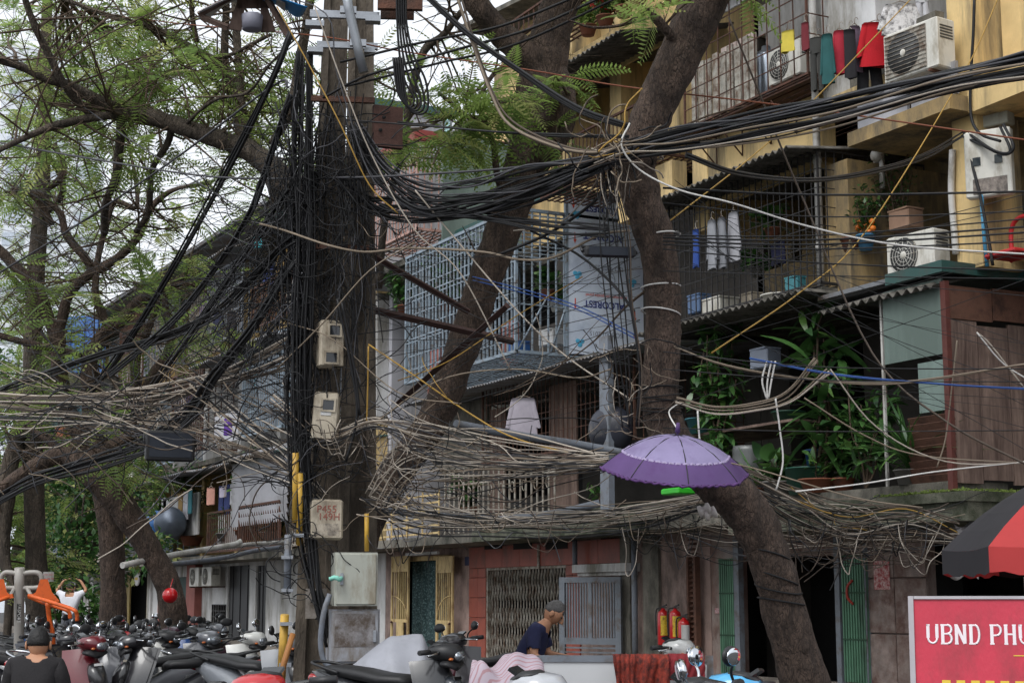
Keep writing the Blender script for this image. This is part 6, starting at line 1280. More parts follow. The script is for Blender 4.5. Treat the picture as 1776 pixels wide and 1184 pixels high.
for s in range(8):
    q = MB(); a0 = 2*PI*s/8+.2; P = []
    q.grid(lambda u, v: ((1-.1*math.sin(PI*u))*math.cos(a0+u*PI/4)*1.0, (1-.1*math.sin(PI*u))*math.sin(a0+u*PI/4)*1.0, .026-.014*math.sin(PI*u)-.14*v+.01*math.sin(u*19)*v), 10, 3); place(q, cp-Vector((0, 0, .2)), Mp @ rz(.62)); q.build('valance', M_pk if s % 2 else M_pr, pa)
q = MB(); q.tube([cp+Vector((0, 0, .33)), Vector((cp.x, cp.y, 0))], .022, 10); q.build('pole', M_galv, pa)
# ================================================================ red notice board with slab-serif lettering
nb_ = thing('notice_board', 'red notice board with white slab-serif heading in a pale frame', 'notice board', tuple(GP(1720, 8.6)))
c = D(1720, 1130, 8.6); Mn = facing_cam(c) @ rz(-.04) ; tilt = rx(-.08); Mn = Mn @ tilt
W2, H2 = .44, .34; top = D(1600, 1037, 8.6).z; cc = Vector((c.x, c.y, top-H2)); cc = cc+Mn @ Vector((W2-(c-D(1590, 1130, 8.6)).length, 0, 0))
q = MB(); q.obox(cc, W2, .012, H2, Mn); q.build('panel', mat('notice_red', (190, 52, 72), .45, .14, 2.5, .1, dirt=(158, 52, 64), dscale=4, damt=.45, streak=2), nb_)
q = MB()
for a, b, e, f in ((-W2-.012, 0, .014, H2+.012), (W2+.012, 0, .014, H2+.012)): q.obox(cc+Mn @ Vector((a, -.004, b)), e, .02, f, Mn)
q.obox(cc+Mn @ Vector((0, -.004, H2+.004)), W2-.004, .019, .008, Mn); q.build('frame', mat('pale_aluminium', (168, 164, 168), .45, .12, 6, metal=.3), nb_)
GLY = {'U': [(0, 1, .1, 1), (.12, .95, .12, .3), ('arc', .12, .3, .45), (.78, .95, .78, .3), (.68, 1, .9, 1), (.0, 1, .26, 1)],
       'B': [(.15, 1, .15, 0), (0, 1, .5, 1), (0, 0, .5, 0), (.15, .53, .5, .53), ('bowl', .5, .53, 1.), ('bowl', .5, 0, .53)], 'N': [(.14, 0, .14, 1), (.14, 1, .74, 0), (.74, 0, .74, 1), (0, 1, .22, 1), (0, 0, .28, 0), (.6, 1, .88, 1)],
       'D': [(.15, 1, .15, 0), (0, 1, .45, 1), (0, 0, .45, 0), ('bowl', .45, 0, 1)], 'P': [(.15, 1, .15, 0), (0, 1, .5, 1), (0, 0, .32, 0), (.15, .46, .5, .46), ('bowl', .5, .46, 1)], 'H': [(.14, 0, .14, 1), (.74, 0, .74, 1), (.14, .52, .74, .52), (0, 0, .28, 0), (0, 1, .28, 1), (.6, 0, .88, 0), (.6, 1, .88, 1)],
       'O': [('ring', .42, .5, .4)], 'G': [('ringo', .42, .5, .4), (.6, .42, .85, .42), (.78, .42, .78, .08)]}
wl = mat('heading_white', (226, 216, 220), .5, .05)
def glyph(ch, x, z, h, par, horn=False, grave=False):
    q = MB(); w_ = h*.72
    def P(a, b): return cc+Mn @ Vector((x+a*w_, -.0155, z+b*h))
    def seg(a, b, c_, d): 
        p0, p1 = P(a, b), P(c_, d); vert = abs(b-d) > abs(a-c_)
        q.tube([p0, p1], h*(.085 if vert else .045), 4, smooth=False, flat=1)
    for g_ in GLY[ch]:
        if g_[0] == 'arc': q.tube([P(.45-.33*math.cos(a), .3-.28*math.sin(a)) for a in [PI*k/8 for k in range(9)]], h*.06, 5)
        elif g_[0] == 'bowl': q.tube([P(g_[1]+.3*math.sin(a), (g_[2]+g_[3])/2+(g_[3]-g_[2])/2*math.cos(a)) for a in [PI*k/8 for k in range(9)]], h*.07, 5)
        elif g_[0] in ('ring', 'ringo'):
            n_ = 16; rg = range(n_+1) if g_[0] == 'ring' else range(2, n_-1); q.tube([P(.42+.4*math.cos(2*PI*k/n_), .5+.5*math.sin(2*PI*k/n_)) for k in rg], h*.065, 5, cap=g_[0] != 'ring')
        else: seg(*g_)
    if horn: q.tube([P(.8, .95), P(.96, 1.02), P(.98, 1.12)], h*.045, 5)
    if grave: q.tube([P(.2, 1.28), P(.45, 1.12)], h*.05, 5)
    # flatten the strokes against the board
    nrm = Mn @ Vector((0, -1, 0)); o = cc+nrm*.0135
    q.v = [tuple(Vector(v)-nrm*((Vector(v)-o).dot(nrm))*.9) for v in q.v]
    q.build('letter', wl, par)
x = -W2+.065; zc = D(1650, 1116, 8.6).z-cc.z; hl_ = .098
for ch in 'UBND PHUONG':
    if ch == ' ': x += .035; continue
    i = round(x*1000); glyph(ch, x, zc, hl_, nb_, ch in 'UO' and x > -.1, ch == 'O'); x += hl_*(.74 if ch in 'OPBD' else .76)
q = MB(); q.obox(cc+Mn @ Vector((.2, -.0135, D(1740, 1136, 8.6).z-cc.z)), .13, .001, .0025, Mn); q.build('rule_line', mat('notice_yellow', (214, 184, 64), .5, .05), nb_)
for k in range(9): q = MB(); q.obox(cc+Mn @ Vector((-W2+.16+k*.075, -.0135, D(1700, 1196, 8.6).z-cc.z)), .022, .001, .05, Mn); q.build('letter', MATS['notice_yellow'], nb_)
for sx in (-1, 1): q = MB(); a = cc+Mn @ Vector((sx*(W2-.05), .03, -H2)); q.tube([a, Vector((a.x, a.y, 0))], .018, 8); q.build('leg', M_galv, nb_)
# ================================================================ white board, cloths, covers
wb = thing('display_board', 'white board in a grey metal frame standing before the doorway', 'board', tuple(GP(1080, 11.2)))
c, hx, hy, hz, M_ = pbox(934, 1232, 1142, 1330, 11.2, .02)
q = MB(); q.obox(c, hx, .012, hz, M_); q.build('panel', mat('board_white', (186, 188, 190), .45, .06, 2), wb)
q = MB(); t = .022
for a, b, e, f in ((-hx, 0, t, hz+t), (hx, 0, t, hz+t)): q.obox(c+M_ @ Vector((a, 0, b)), e, .026, f, M_)
q.obox(c+M_ @ Vector((0, 0, hz)), hx-t, .024, t, M_); q.obox(c+M_ @ Vector((0, 0, -hz)), hx-t, .024, t, M_); q.build('frame', M_grey, wb)
for sx in (-1, 1): q = MB(); a = c+M_ @ Vector((sx*hx*.8, 0, -hz)); q.tube([a, Vector((a.x, a.y, 0))], .02, 8); q.build('leg', M_grey, wb)
def drape(label, px0, px1, py0, py1, dep, m_, amp=.02, fold=9, name='cloth', slant=0):
    a, b = D(px0, py0, dep), D(px1, py0, dep); z1 = D((px0+px1)/2, py1, dep).z; nrm = facing_cam((a+b)/2) @ Vector((0, -1, 0)); k = U(0, 9)
    def f(u, v):
        p = a.lerp(b, u); over = max(0, .12-v)/.12; q_ = p+nrm*(.035+amp*math.sin(u*fold+k+v*2)*(.3+v)+.01*math.sin(u*31+v*9)); q_.z = p.z+(z1-p.z)*v*(1+.06*math.sin(u*5+k))+.035*(1-abs(over-.5)*2 if over else 0)
        q_ += nrm*(-.06*over); q_ += facing_cam(p) @ Vector((slant*v, 0, 0)); return q_
    m = MB(); m.grid(f, 26, 14); o = m.build(name, m_, label=label, cat='cloth')
    s = o.modifiers.new('t', 'SOLIDIFY'); s.thickness = .006; return o
M_pat = mat('red_flowered', (136, 50, 36), .9, .4, 26, .3, dirt=(58, 26, 24), dscale=24, damt=.65)
drape('dark red flowered cloth draped over the left part of the white board', 1062, 1102, 1136, 1215, 11.1, M_pat, .02, 8, slant=.05)
drape('dark red flowered cloth hanging in folds at the middle of the white board', 1098, 1160, 1136, 1215, 11.08, M_pat, .03, 12)
drape('plain dark red cloth over the right end of the white board', 1158, 1222, 1138, 1180, 11.1, mat('wine_cloth', (116, 34, 40), .9, .2, 5, .2), .01, 6)
def blanket(label, px0, px1, py0, py1, dep, m_, hgt, seed, name='cover'):
    a = GP((px0+px1)/2, dep); M_ = facing_cam(a); W_ = (px1-px0)/2*dep/FX; z1 = D(px0, py0, dep).z
    def f(u, v):
        x = (2*u-1); y = (2*v-1); r_ = max(abs(x), abs(y)); hh = z1*(1-.16*max(0, r_-.35))*(1 if r_ < .85 else max(0, (1-r_)/.15)**.5); n_ = noise.noise(Vector((x*2+seed, y*2, 0)))
        cut = seed > 5 and x < .2
        return a+M_ @ Vector((x*W_*1.1, y*.45, max(.02, hh*(1+.12*n_) - (.35*(.2-x) if cut else 0)*(r_ < .85))))
    m = MB(); m.grid(f, 34, 30); return m.build(name, m_, label=label, cat='cover')
mc = mat('check_cover', (164, 152, 162), .85, .1, 2)
t_ = mc.node_tree; wv = t_.nodes.new('ShaderNodeTexWave'); wv.inputs['Scale'].default_value = 11; wv.inputs['Distortion'].default_value = 2.5; mx_ = t_.nodes.new('ShaderNodeMix'); mx_.data_type = 'RGBA'; mx_.inputs[7].default_value = (*lin(150, 118, 124), 1)
bs = t_.nodes['Principled BSDF']; src = bs.inputs['Base Color'].links[0].from_socket; t_.links.new(src, mx_.inputs[6]); crp = t_.nodes.new('ShaderNodeMapRange'); crp.inputs[1].default_value = .7; crp.inputs[2].default_value = .85; t_.links.new(wv.outputs['Fac'], crp.inputs[0]); t_.links.new(crp.outputs[0], mx_.inputs[0]); t_.links.new(mx_.outputs[2], bs.inputs['Base Color']); tcw = t_.nodes.new('ShaderNodeTexCoord'); t_.links.new(tcw.outputs['Object'], wv.inputs['Vector'])
blanket('pink striped sheet covering a low load beside the white board', 812, 948, 1142, 1300, 10.6, mc, 1, 2.2)
# tarpaulin-covered bike: pitched grey sheet
tp = MB(); A = GP(705, 13.2); Mv = facing_cam(A); zt = D(720, 1100, 13.2).z
ridge = [Vector((-.1, 0, zt)), Vector((.12, 0, zt+.015))]
def tarp(u, v):
    x = -.47+.94*u; y = (2*v-1)*.5; t = abs(2*v-1)
    zr = zt-(.0 if -.12 < x < .14 else (abs(x+.12)*.75 if x < 0 else abs(x-.14)*2.6)); z = zr*(1-t**1.6*.5)+.02*math.sin(u*17+v*6)*t+.015*noise.noise(Vector((x*6, y*6, 0)))
    return A+Mv @ Vector((x, y, max(.05, z)))
tp.grid(tarp, 36, 20); tp.build('tarpaulin', mat('silver_tarp', (146, 148, 156), .5, .1, 4, dirt=(134, 136, 142), dscale=3, damt=.3), label='silver-grey tarpaulin pulled over a parked bike by the pole', cat='tarpaulin')
q = MB(); q.tube([D(508, 1098, 13.4), D(492, 1150, 13.3), D(470, 1260, 13.2)], .024, 8, wob=.2); q.build('bamboo_stick', mat('bamboo', (150, 100, 52), .6, .2, 8), label='brown stick leaning on the yellow conduit', cat='stick')
# ================================================================ fire extinguishers
ME_r = mat('extinguisher_red', (176, 26, 30), .3, .08, 4, clear=.5)
for i, (px, y0, y1, lab) in enumerate(((1151, 1050, 1118, 'red fire extinguisher with yellow label nearest the drainpipe'), (1172, 1050, 1121, 'red fire extinguisher in the middle with its hose forward'), (1187, 1066, 1134, 'red fire extinguisher hung lowest against the louvred leaf'))):
    b0 = Q(px, y1, .22+.03*i); H3 = Q(px, y0, .22).z-b0.z; R3 = .1; r = thing('fire_extinguisher', lab, 'extinguisher', tuple(b0))
    q = MB(); q.lathe([(0, 0), (R3*.9, 0), (R3, .02), (R3, H3*.78), (R3*.85, H3*.85), (R3*.35, H3*.9), (R3*.3, H3*.94)], 18, b0); q.build('cylinder', ME_r, r)
    q = MB(); q.tube([b0+Vector((0, 0, H3*.93)), b0+Vector((0, 0, H3*.98))], .022, 8); q.obox(b0+Vector((.04, 0, H3)), .07, .012, .012, ry(-.25)); q.obox(b0+Vector((.04, 0, H3*.955)), .06, .012, .008); q.build('valve_handle', M_trim, r)
    q = MB(); q.tube(cr([b0+Vector((-.02, -.02, H3*.95)), b0+Vector((-.12, -.06, H3*.9)), b0+Vector((-.13, -.07, H3*.6)), b0+Vector((-.11, -.07, H3*.25))], 6), .013, 7); q.build('hose', M_trim, r)
    q = MB(); M_ = facing_cam(b0)
    q.grid(lambda u, v: b0+M_ @ Vector(((R3+.002)*math.sin((u-.3)*1.6), -(R3+.002)*math.cos((u-.3)*1.6), H3*(.25+.5*v))), 8, 1); q.build('label', mat('extinguisher_label', (206, 176, 54), .5, .2, 20, dirt=(90, 70, 40), dscale=30, damt=.3) if i < 2 else M_white, r)
# insulators by the trunk
for px, py in ((1222, 884), (1232, 890)):
    q = MB(); q.lathe([(.012, -.05), (.045, -.045), (.045, -.02), (.028, -.01), (.028, .01), (.045, .02), (.045, .045), (.012, .05)], 14, D(px, py, 12.1), facing_cam(D(px, py, 12)) @ ry(1.2)); q.build('insulator', mat('porcelain', (190, 184, 178), .3, .12), label='white porcelain spool insulator on the bend of the leaning trunk', cat='insulator', group='insulators on the leaning trunk')
# things tied at the top left of the pole
bk = thing('lamp_shelter', 'translucent bucket lamp under a makeshift board hood left of the pole top', 'lamp', tuple(D(437, 45, 14.3)))
q = MB(); c = D(437, 52, 14.3); q.lathe([(0, 0), (.085, 0), (.095, .13), (.09, .135), (.08, .02), (0, .02)], 20, c); q.build('bucket', mat('milky_plastic', (170, 170, 184), .4, .05, trans=.4), bk)
for pts in (((411, 5), (395, 50), (418, 54), (424, 12)), ((452, 10), (452, 56), (478, 54), (462, 6)), ((411, 0), (411, 14), (468, 14), (462, -6))):
    q = MB(); P = [D(x, y, 14.4) for x, y in pts]; k = Vector((FH[0], FH[1], 0))*.02; q._add(P+[p+k for p in P], [(0, 1, 2, 3), (7, 6, 5, 4), (0, 4, 5, 1), (1, 5, 6, 2), (2, 6, 7, 3), (3, 7, 4, 0)]); q.build('board', M_wood, bk)
for pts in (((344, 26), (430, -20)), ((462, -5), (505, 70)), ((350, 30), (395, 48))): q = MB(); q.tube([D(x, y, 14.3) for x, y in pts], .03, 4, smooth=False); q.build('strut', M_wood, bk)
q = MB(); q.grid(lambda u, v: D(455+78*u-10*v, -14+u*26+v*(14+6*math.sin(u*9)), 14.1+.5*v), 12, 6); o = q.build('tarpaulin', mat('sky_blue_tarp', (40, 140, 210), .5, .12, 4), label='torn sky-blue tarpaulin at the pole top', cat='tarpaulin'); o.modifiers.new('t', 'SOLIDIFY').thickness = .006
q = MB(); q.grid(lambda u, v: D(345+150*u, 20-30*math.sin(u*2.6)+v*(14+5*math.sin(u*13)), 14.2+.4*v), 16, 5); o = q.build('plastic_sheet', mat('grey_sheet', (186, 186, 190), .5, .1), label='torn pale plastic sheet over the bucket lamp', cat='sheet'); o.modifiers.new('t', 'SOLIDIFY').thickness = .004
# round shop sign and white pipes over the left doors
q = MB(); c = Q(238, 1000, .5); q.lathe([(0, -.03), (.3, -.03), (.32, 0), (.3, .03), (0, .03)], 24, c, rx(PI/2)); rs = q.build('round_sign', M_white, label='round pale sign above the olive doors', cat='sign')
q = MB(); q.obox(c+Vector((0, -.034, -.06)), .2, .003, .05); q.build('lettering_band', mat('sign_yellow', (190, 160, 60), .6, .3, 30), rs)
for pts, w_, m_, lab in (([(212, 980, 21.5), (300, 962, 22.5), (400, 945, 24), (418, 938, 24.2)], 11, M_pvc, 'thick white drain pipe slanting over the left doors'), ([(395, 948, 24), (440, 943, 25), (492, 940, 26)], 8, M_pvc, 'thin white drain pipe continuing to the pole'), ([(262, 982, 23), (380, 968, 25), (440, 955, 26), (492, 948, 27)], 9, M_gpvc, 'grey drain pipe under the white one'), ([(650, 882, 16), (750, 893, 17), (850, 894, 18)], 10, M_gpvc, 'grey pipe lashed with cables along the ledge'), ([(858, 902, 18), (960, 890, 18), (1040, 872, 18)], 13, M_gpvc, 'fat grey pipe over the red doorway'), ([(790, 735, 16), (900, 755, 16.5), (1000, 770, 17), (1080, 785, 17)], 15, M_gpvc, 'fat grey pipe slanting below the rusty mesh cage')):
    P = [D(*t) for t in pts]; q = MB(); q.tube(cr([tuple(v) for v in P], 4), w_/2*pts[0][2]/FX, 10); q.build('pipe', m_, label=lab, cat='pipe')
# ================================================================ air conditioners
def ac(label, c, w_=.8, h=.56, d=.3, yaw=0, group=None, grille='round'):
    c = Vector(c); r = thing('air_conditioner', label, 'air conditioner', tuple(c-Vector((0, 0, h/2))), 0, group); M_ = rz(yaw)
    q = MB(); q.bev(c, w_/2, d/2, h/2, .02, M_); q.build('case', M_acw, r)
    fc = c+M_ @ Vector((-w_*.12, -d/2, 0)); R_ = h*.42
    q = MB(); q.lathe([(0, 0), (R_, 0), (R_, .012), (0, .012)], 24, fc+M_ @ Vector((0, -.002, 0)), M_ @ rx(PI/2)); q.build('fan_opening', M_acd, r)
    q = MB()
    if grille == 'round':
        for k in range(1, 6): q.tube([fc+M_ @ Vector((R_*k/5.*math.cos(a), -.02, R_*k/5.*math.sin(a))) for a in [2*PI*j/20 for j in range(21)]], .004, 4, cap=False)
        for k in range(6): a = PI*k/6; q.tube([fc+M_ @ Vector((R_*math.cos(a), -.022, R_*math.sin(a))), fc+M_ @ Vector((-R_*math.cos(a), -.022, -R_*math.sin(a)))], .004, 4)
    else:
        for k in range(11): z = -h*.42+h*.84*k/10; q.tube([c+M_ @ Vector((-w_*.46, -d/2-.02, z)), c+M_ @ Vector((w_*.3, -d/2-.02, z))], .006, 4)
        q.obox(c+M_ @ Vector((-w_*.08, -d/2-.006, 0)), w_*.38, .004, h*.43, M_)
    q.build('fan_grille', M_acw if grille == 'round' else M_whbar, r)
    q = MB(); q.ball(fc+M_ @ Vector((0, -.02, 0)), .05, .015, .05, 12, 6, M_); q.build('fan_hub', M_acw, r)
    q = MB()
    for k in range(5): q.obox(c+M_ @ Vector((w_/2+.003, 0, h*.1+k*.04)), .003, d*.35, .01, M_)
    q.build('side_vent', M_acd, r); q = MB()
    for s in (-1, 1): q.obox(c+M_ @ Vector((s*w_*.35, .1, -h/2-.02)), .02, d/2+.12, .018, M_)
    q.build('bracket', M_rust, r); return r
p = Q(1594, 92, 1.15); ac('air conditioner with wire grille on brackets above the thick black bundle', p, .95, .68, .34, .1, grille='wire')
p = Q(1592, 432, .7); ac('white air conditioner standing on the terrace roof by the orange tree', (p.x, p.y, 5.62+.31), .85, .58, .32, .1)
p = Q(1372, 112, .9); ac('white air conditioner behind the rusty fourth floor grid', p, .8, .55, .3, 0)
p = Q(1292, 145, .7); ac('air conditioner in shadow behind the white door frame', p, .75, .55, .3, 0)
p = Q(344, 1000, .35); ac('air conditioner over the grilled window, next to the pillar', p, 1.0, .6, .3, 0, 'air conditioners over the left doors'); p = Q(366, 999, .35); ac('air conditioner over the grilled window, next to the black doors', p, 1.0, .6, .3, 0, 'air conditioners over the left doors')
p = Q(268, 934, .9); ac('grey air conditioner below the blue-capped tank', p, 1.0, .8, .4, .5)
# ================================================================ tanks, tubs, boxes
q = MB(); p = Q(1330, 130, .7); q.lathe([(0, -.4), (.2, -.4), (.21, -.38), (.21, .28), (.19, .34), (.08, .4), (.07, .46), (0, .46)], 20, p); q.build('water_tank', mat('brushed_steel', (176, 186, 198), .3, .1, metal=.7), label='small steel water tank behind the fourth floor grid', cat='tank')
tk = thing('water_tank', 'horizontal steel water tank with blue end cap on the left ledge', 'tank', tuple(Q(300, 945, 1.5))); c = Q(296, 908, 1.5); Mh = rz(-.3) @ ry(PI/2)
q = MB(); q.lathe([(0, -.9), (.45, -.88), (.5, -.8), (.5, .7), (.44, .86), (0, .92)], 22, c, Mh); q.build('shell', mat('dull_steel', (96, 104, 116), .4, .15, metal=.5), tk)
q = MB(); c2 = Q(270, 908, 1.8); q.lathe([(0, -.1), (.3, -.08), (.42, 0), (.44, .12), (0, .12)], 22, c2, rz(2.2) @ ry(PI/2)); q.build('end_cap', mat('blue_cap', (60, 110, 170), .3, .1, metal=.2), tk)
def snap(p):                                            # terrace things stand on the plinth behind the ledge
    p = Vector(p)
    if -22.6 < p.x < -15.6 and 2.6 < p.z < 3.25: p.z = L2+.151
    return p
simple('terrace_plinth', M_conc, bA, (gx(1195, 830, 1.2), XE-.08, YW-1.17, YW-.2, L2+.006, L2+.15))
zsh = gz(1219, 752, .9); simple('terrace_shelf', M_wood, bA, (gx(1190, 752, .9), gx(1385, 752, .9), YW-1.0, YW+.3, zsh-.04, zsh-.001))
def tub(label, px, py, d, r0, r1, h, m_, name='tub', cat='tub'):
    p = snap(Q(px, py, d))
    if 'back of the terrace' in label: p.z = zsh
    if 'standing on the green tub' in label: p.z = L2+.151+.38
    if 'green tub on the plant' in label: p.z = L2+.151
    q = MB(); q.lathe([(0, 0), (r0, 0), (r1, h), (r1+.015, h), (r1+.015, h-.02), (r1-.01, h-.02), (r0-.01, .02), (0, .02)], 20, p); return q.build(name, m_, label=label, cat=cat)
tub('teal plastic tub on the plant terrace behind the umbrella', 1219, 752, .9, .2, .27, .24, mat('teal_plastic', (60, 110, 124), .4, .1))
tub('blue bucket standing on the green tub', 1412, 760, .95, .11, .14, .26, M_plastic, 'bucket', 'bucket')
tub('big dark green tub on the plant terrace', 1404, 806, 1.0, .3, .36, .38, mat('green_plastic', (38, 84, 70), .4, .12))
tub('dark green tub at the back of the terrace', 1368, 740, .5, .2, .25, .2, mat('green_plastic2', (30, 70, 56), .4, .12))
q = MB(); p = snap(Q(1298, 800, .8)); p.z = L2+.151; q.lathe([(0, 0), (.24, 0)]+[(.24+.008*(k % 2), .03+k*.05) for k in range(16)]+[(.23, .85), (0, .85)], 22, p); q.build('barrel', mat('ribbed_steel', (110, 112, 112), .45, .15, metal=.5), label='ribbed steel barrel behind the umbrella', cat='barrel')
for px, py, w_, h, d, m_, lab in ((1328, 640, .3, .3, .7, mat('milky_box', (150, 158, 176), .4, .05), 'milky plastic box hung on the dark terrace'), (1250, 548, .38, .26, 1.0, M_acw, 'white polystyrene box on the floor of the mesh cage'), (1214, 545, .26, .3, .9, mat('blue_jug', (86, 112, 150), .4, .1), 'bluish plastic container beside the polystyrene box'), (1380, 508, .2, .22, 1.0, mat('aqua_crate', (76, 140, 150), .5, .1), 'aqua crate in the corner of the mesh cage'), (1305, 540, .24, .26, 1.0, mat('beige_sack', (150, 140, 124), .9, .2, 6, .3), 'beige sack on the floor of the mesh cage'), (1572, 400, .3, .28, .4, mat('cardboard', (150, 120, 100), .8, .15), 'brown carton behind the standing air conditioner'), (900, 620, .3, .3, .5, M_plastic, 'blue bundle behind the blue-grey bars'), (958, 600, .35, .3, .2, M_white, 'white box behind the blue-grey end bars')):
    p = Q(px, py, d); q = MB(); q.bev(p+Vector((0, 0, h/2)), w_/2*1.3, w_/2, h/2, .02, rz(U(-.2, .2))); q.obox(p+Vector((0, 0, h+.008)), w_/2*1.34, w_/2*1.04, .012); q.build('storage_box', m_, label=lab, cat='box')
tub('white basin on the floor of the mesh cage', 1352, 528, 1.0, .2, .27, .14, M_acw, 'basin', 'basin')
rc = thing('plastic_chair', 'red plastic chair back above the green fascia', 'chair', tuple(Q(1775, 458, .5))); c = Q(1778, 455, .5); M_rp = mat('red_plastic', (176, 40, 44), .4, .08)
q = MB(); q.tube(cr([c+Vector((-.22, 0, .1)), c+Vector((-.21, 0, .45)), c+Vector((-.1, 0, .58)), c+Vector((.1, 0, .58)), c+Vector((.21, 0, .45)), c+Vector((.22, 0, .1))], 5), .03, 8); q.build('backrest', M_rp, rc)
q = MB(); q.bev(c+Vector((0, -.2, .08)), .26, .24, .03, .02); q.build('seat', M_rp, rc)
for sx in (-1, 1):
    for sy in (-.4, 0): q = MB(); q.tube([c+Vector((sx*.22, sy, .08)), Vector((c.x+sx*.24, c.y+sy, 5.57))], .02, 6); q.build('leg', M_rp, rc)
q = MB(); p = Q(1060, 745, 1.45); q.ball(p, .42, .3, .42, 22, 14, rz(.5)); q.build('drum', mat('stickered_drum', (46, 48, 58), .45, .3, 3, dirt=(104, 100, 96), dscale=2.2, damt=.2), label='round dark blue drum with peeling stickers behind the grey post', cat='drum')
q = MB(); p = Q(1176, 852, 1.35); q.bev(p, .26, .16, .05, .02); q.build('plastic_tray', mat('vivid_green_plastic', (52, 176, 44), .4, .1), label='vivid green plastic tray under the umbrella edge', cat='tray')
q = MB(); p = Q(206, 810, .9); p = Q(238, 805, 1.2); q.lathe([(0, 0), (.5, .06), (.62, .16), (.64, .16), (.5, .04), (0, -.03)], 24, p, rx(PI/2-.2)); q.build('satellite_dish', M_acw, label='white satellite dish glimpsed left of the floodlight', cat='dish')
# boxes on the yellow column
c = Q(1716, 284, .8); mb_ = thing('meter_box', 'large white meter panel with two small windows on the yellow column', 'meter box', tuple(c)); q = MB(); q.bev(c, .3, .07, .44, .02, rz(.5)); q.build('case', M_acw, mb_)
for s in (-1, 1): q = MB(); q.obox(c+rz(.5) @ Vector((s*.14, -.075, .03)), .05, .006, .055, rz(.5)); q.build('meter_window', M_win, mb_)
q = MB(); q.obox(c+rz(.5) @ Vector((.02, -.075, -.3)), .22, .004, .1, rz(.5)); q.build('torn_paper', mat('torn_paper', (150, 140, 132), .8, .4, 14, dirt=(90, 84, 80), dscale=10, damt=.6), mb_)
c = Q(1728, 190, .5); q = MB(); q.bev(c, .2, .1, .24, .015, rz(.3)); q.build('junction_box', M_gpvc if 0 else M_cab, label='grey junction box high on the ochre wall', cat='junction box')
for px, pts in ((0, [(1690, 0), (1688, 60), (1684, 130), (1684, 200), (1700, 232), (1735, 245)]), (1, [(1672, 230), (1690, 300), (1700, 340), (1712, 400), (1722, 460)]), (2, [(1740, 215), (1758, 255), (1740, 268), (1700, 250), (1668, 236)]), (3, [(1735, 220), (1752, 262), (1725, 262), (1680, 232)])):
    P = [Q(x, y, .95) for x, y in pts]; q = MB(); q.tube(cr([tuple(v) for v in P], 5), .02, 6); q.build('cable', CB['black'], label='thick black feeder cable clipped to the yellow column', cat='cable', group='feeders on the yellow column')
q = MB(); q.tube([Q(1702, 338, .9), Q(1706, 400, .9), Q(1712, 462, .9)], .025, 8); q.build('pipe', mat('blue_pipe', (70, 140, 176), .5, .1), label='thin blue pipe below the white meter panel', cat='pipe')
for x in (1654, 1656): pass
q = MB(); q.tube(cr([Q(1652, 260, .8), Q(1650, 330, .8), Q(1655, 400, .8), Q(1658, 440, .8)], 4), .045, 8); q.build('pipe', M_pvc, label='white pipe running down beside the yellow column', cat='pipe')
q = MB()
for s in (0, .12): q.tube([Q(1519, 270, .3)+Vector((s, 0, 0)), Q(1521, 330, .3)+Vector((s, 0, 0))], .04, 8)
q.ball(Q(1521, 270, .35), .1, n=12, m=8); q.build('drain_outlet', M_pvc, label='white twin drain outlet with grey bowl under the balcony slab', cat='drain')
# ================================================================ laundry
def garment(label, px0, px1, py0, py1, dep, m_, kind='shirt', yaw=0., group=None):
    a, b = D(px0, py0, dep), D(px1, py0, dep); c = (a+b)/2; z0 = D((px0+px1)/2, py1, dep).z; W_ = (b-a).length/2; H_ = c.z-z0; M_ = facing_cam(c) @ rz(yaw); k = U(0, 9)
    r = thing('garment', label, 'garment', (c.x, c.y, z0), group=group)
    def tubeg(cx0, cx1, w0, w1, za, zb, th=.04):
        q = MB(); N_ = 14
        for j in range(9):
            t = j/8
            for i in range(N_):
                an = 2*PI*i/N_; ww = w0+(w1-w0)*t; f = .012*math.sin(an*4+k+t*5)*(.4+t)
                q.v.append(tuple(c+M_ @ Vector((cx0+(cx1-cx0)*t+ww*math.cos(an), (th+f)*math.sin(an)+f, -za-(zb-za)*t+.012*math.sin(an*2+k)*t))))
        for j in range(8):
            for i in range(N_): n_ = (i+1) % N_; q.f.append((j*N_+i, j*N_+n_, (j+1)*N_+n_, (j+1)*N_+i)); q.m.append(0); q.sm.append(True)
        q.f.append(tuple(range(N_))); q.m.append(0); q.sm.append(True); return q
    if kind == 'shirt':
        tubeg(0, 0, W_*.62, W_*.84, .0, H_).build('body', m_, r)
        for s in (-1, 1): tubeg(s*W_*.5, s*W_*.86, W_*.18, W_*.15, .02, H_*.8, .03).build('sleeve', m_, r)
    elif kind == 'trousers':
        tubeg(0, 0, W_*.85, W_*.9, 0, H_*.3).build('waist', m_, r)
        for s in (-1, 1): tubeg(s*W_*.42, s*W_*.5, W_*.42, W_*.4, H_*.25, H_, .035).build('leg', m_, r)
    else: tubeg(0, 0, W_*.9, W_*.95, 0, H_, .03).build('sheet', m_, r)
    q = MB(); q.tube(cr([c+M_ @ Vector((-W_*.5, 0, -.01)), c+M_ @ Vector((0, 0, .04)), c+M_ @ Vector((W_*.5, 0, -.01))], 4), .006, 5); q.tube(cr([c+Vector((0, 0, .04)), c+Vector((.0, 0, .1)), c+M_ @ Vector((.03, 0, .13)), c+M_ @ Vector((.05, 0, .1))], 4), .005, 5); q.build('hanger', M_whbar, r)
def cl(n, c): return mat('cloth_'+n, c, .9, .15, 6, .2)
G_ = 'laundry on the upper right balcony'
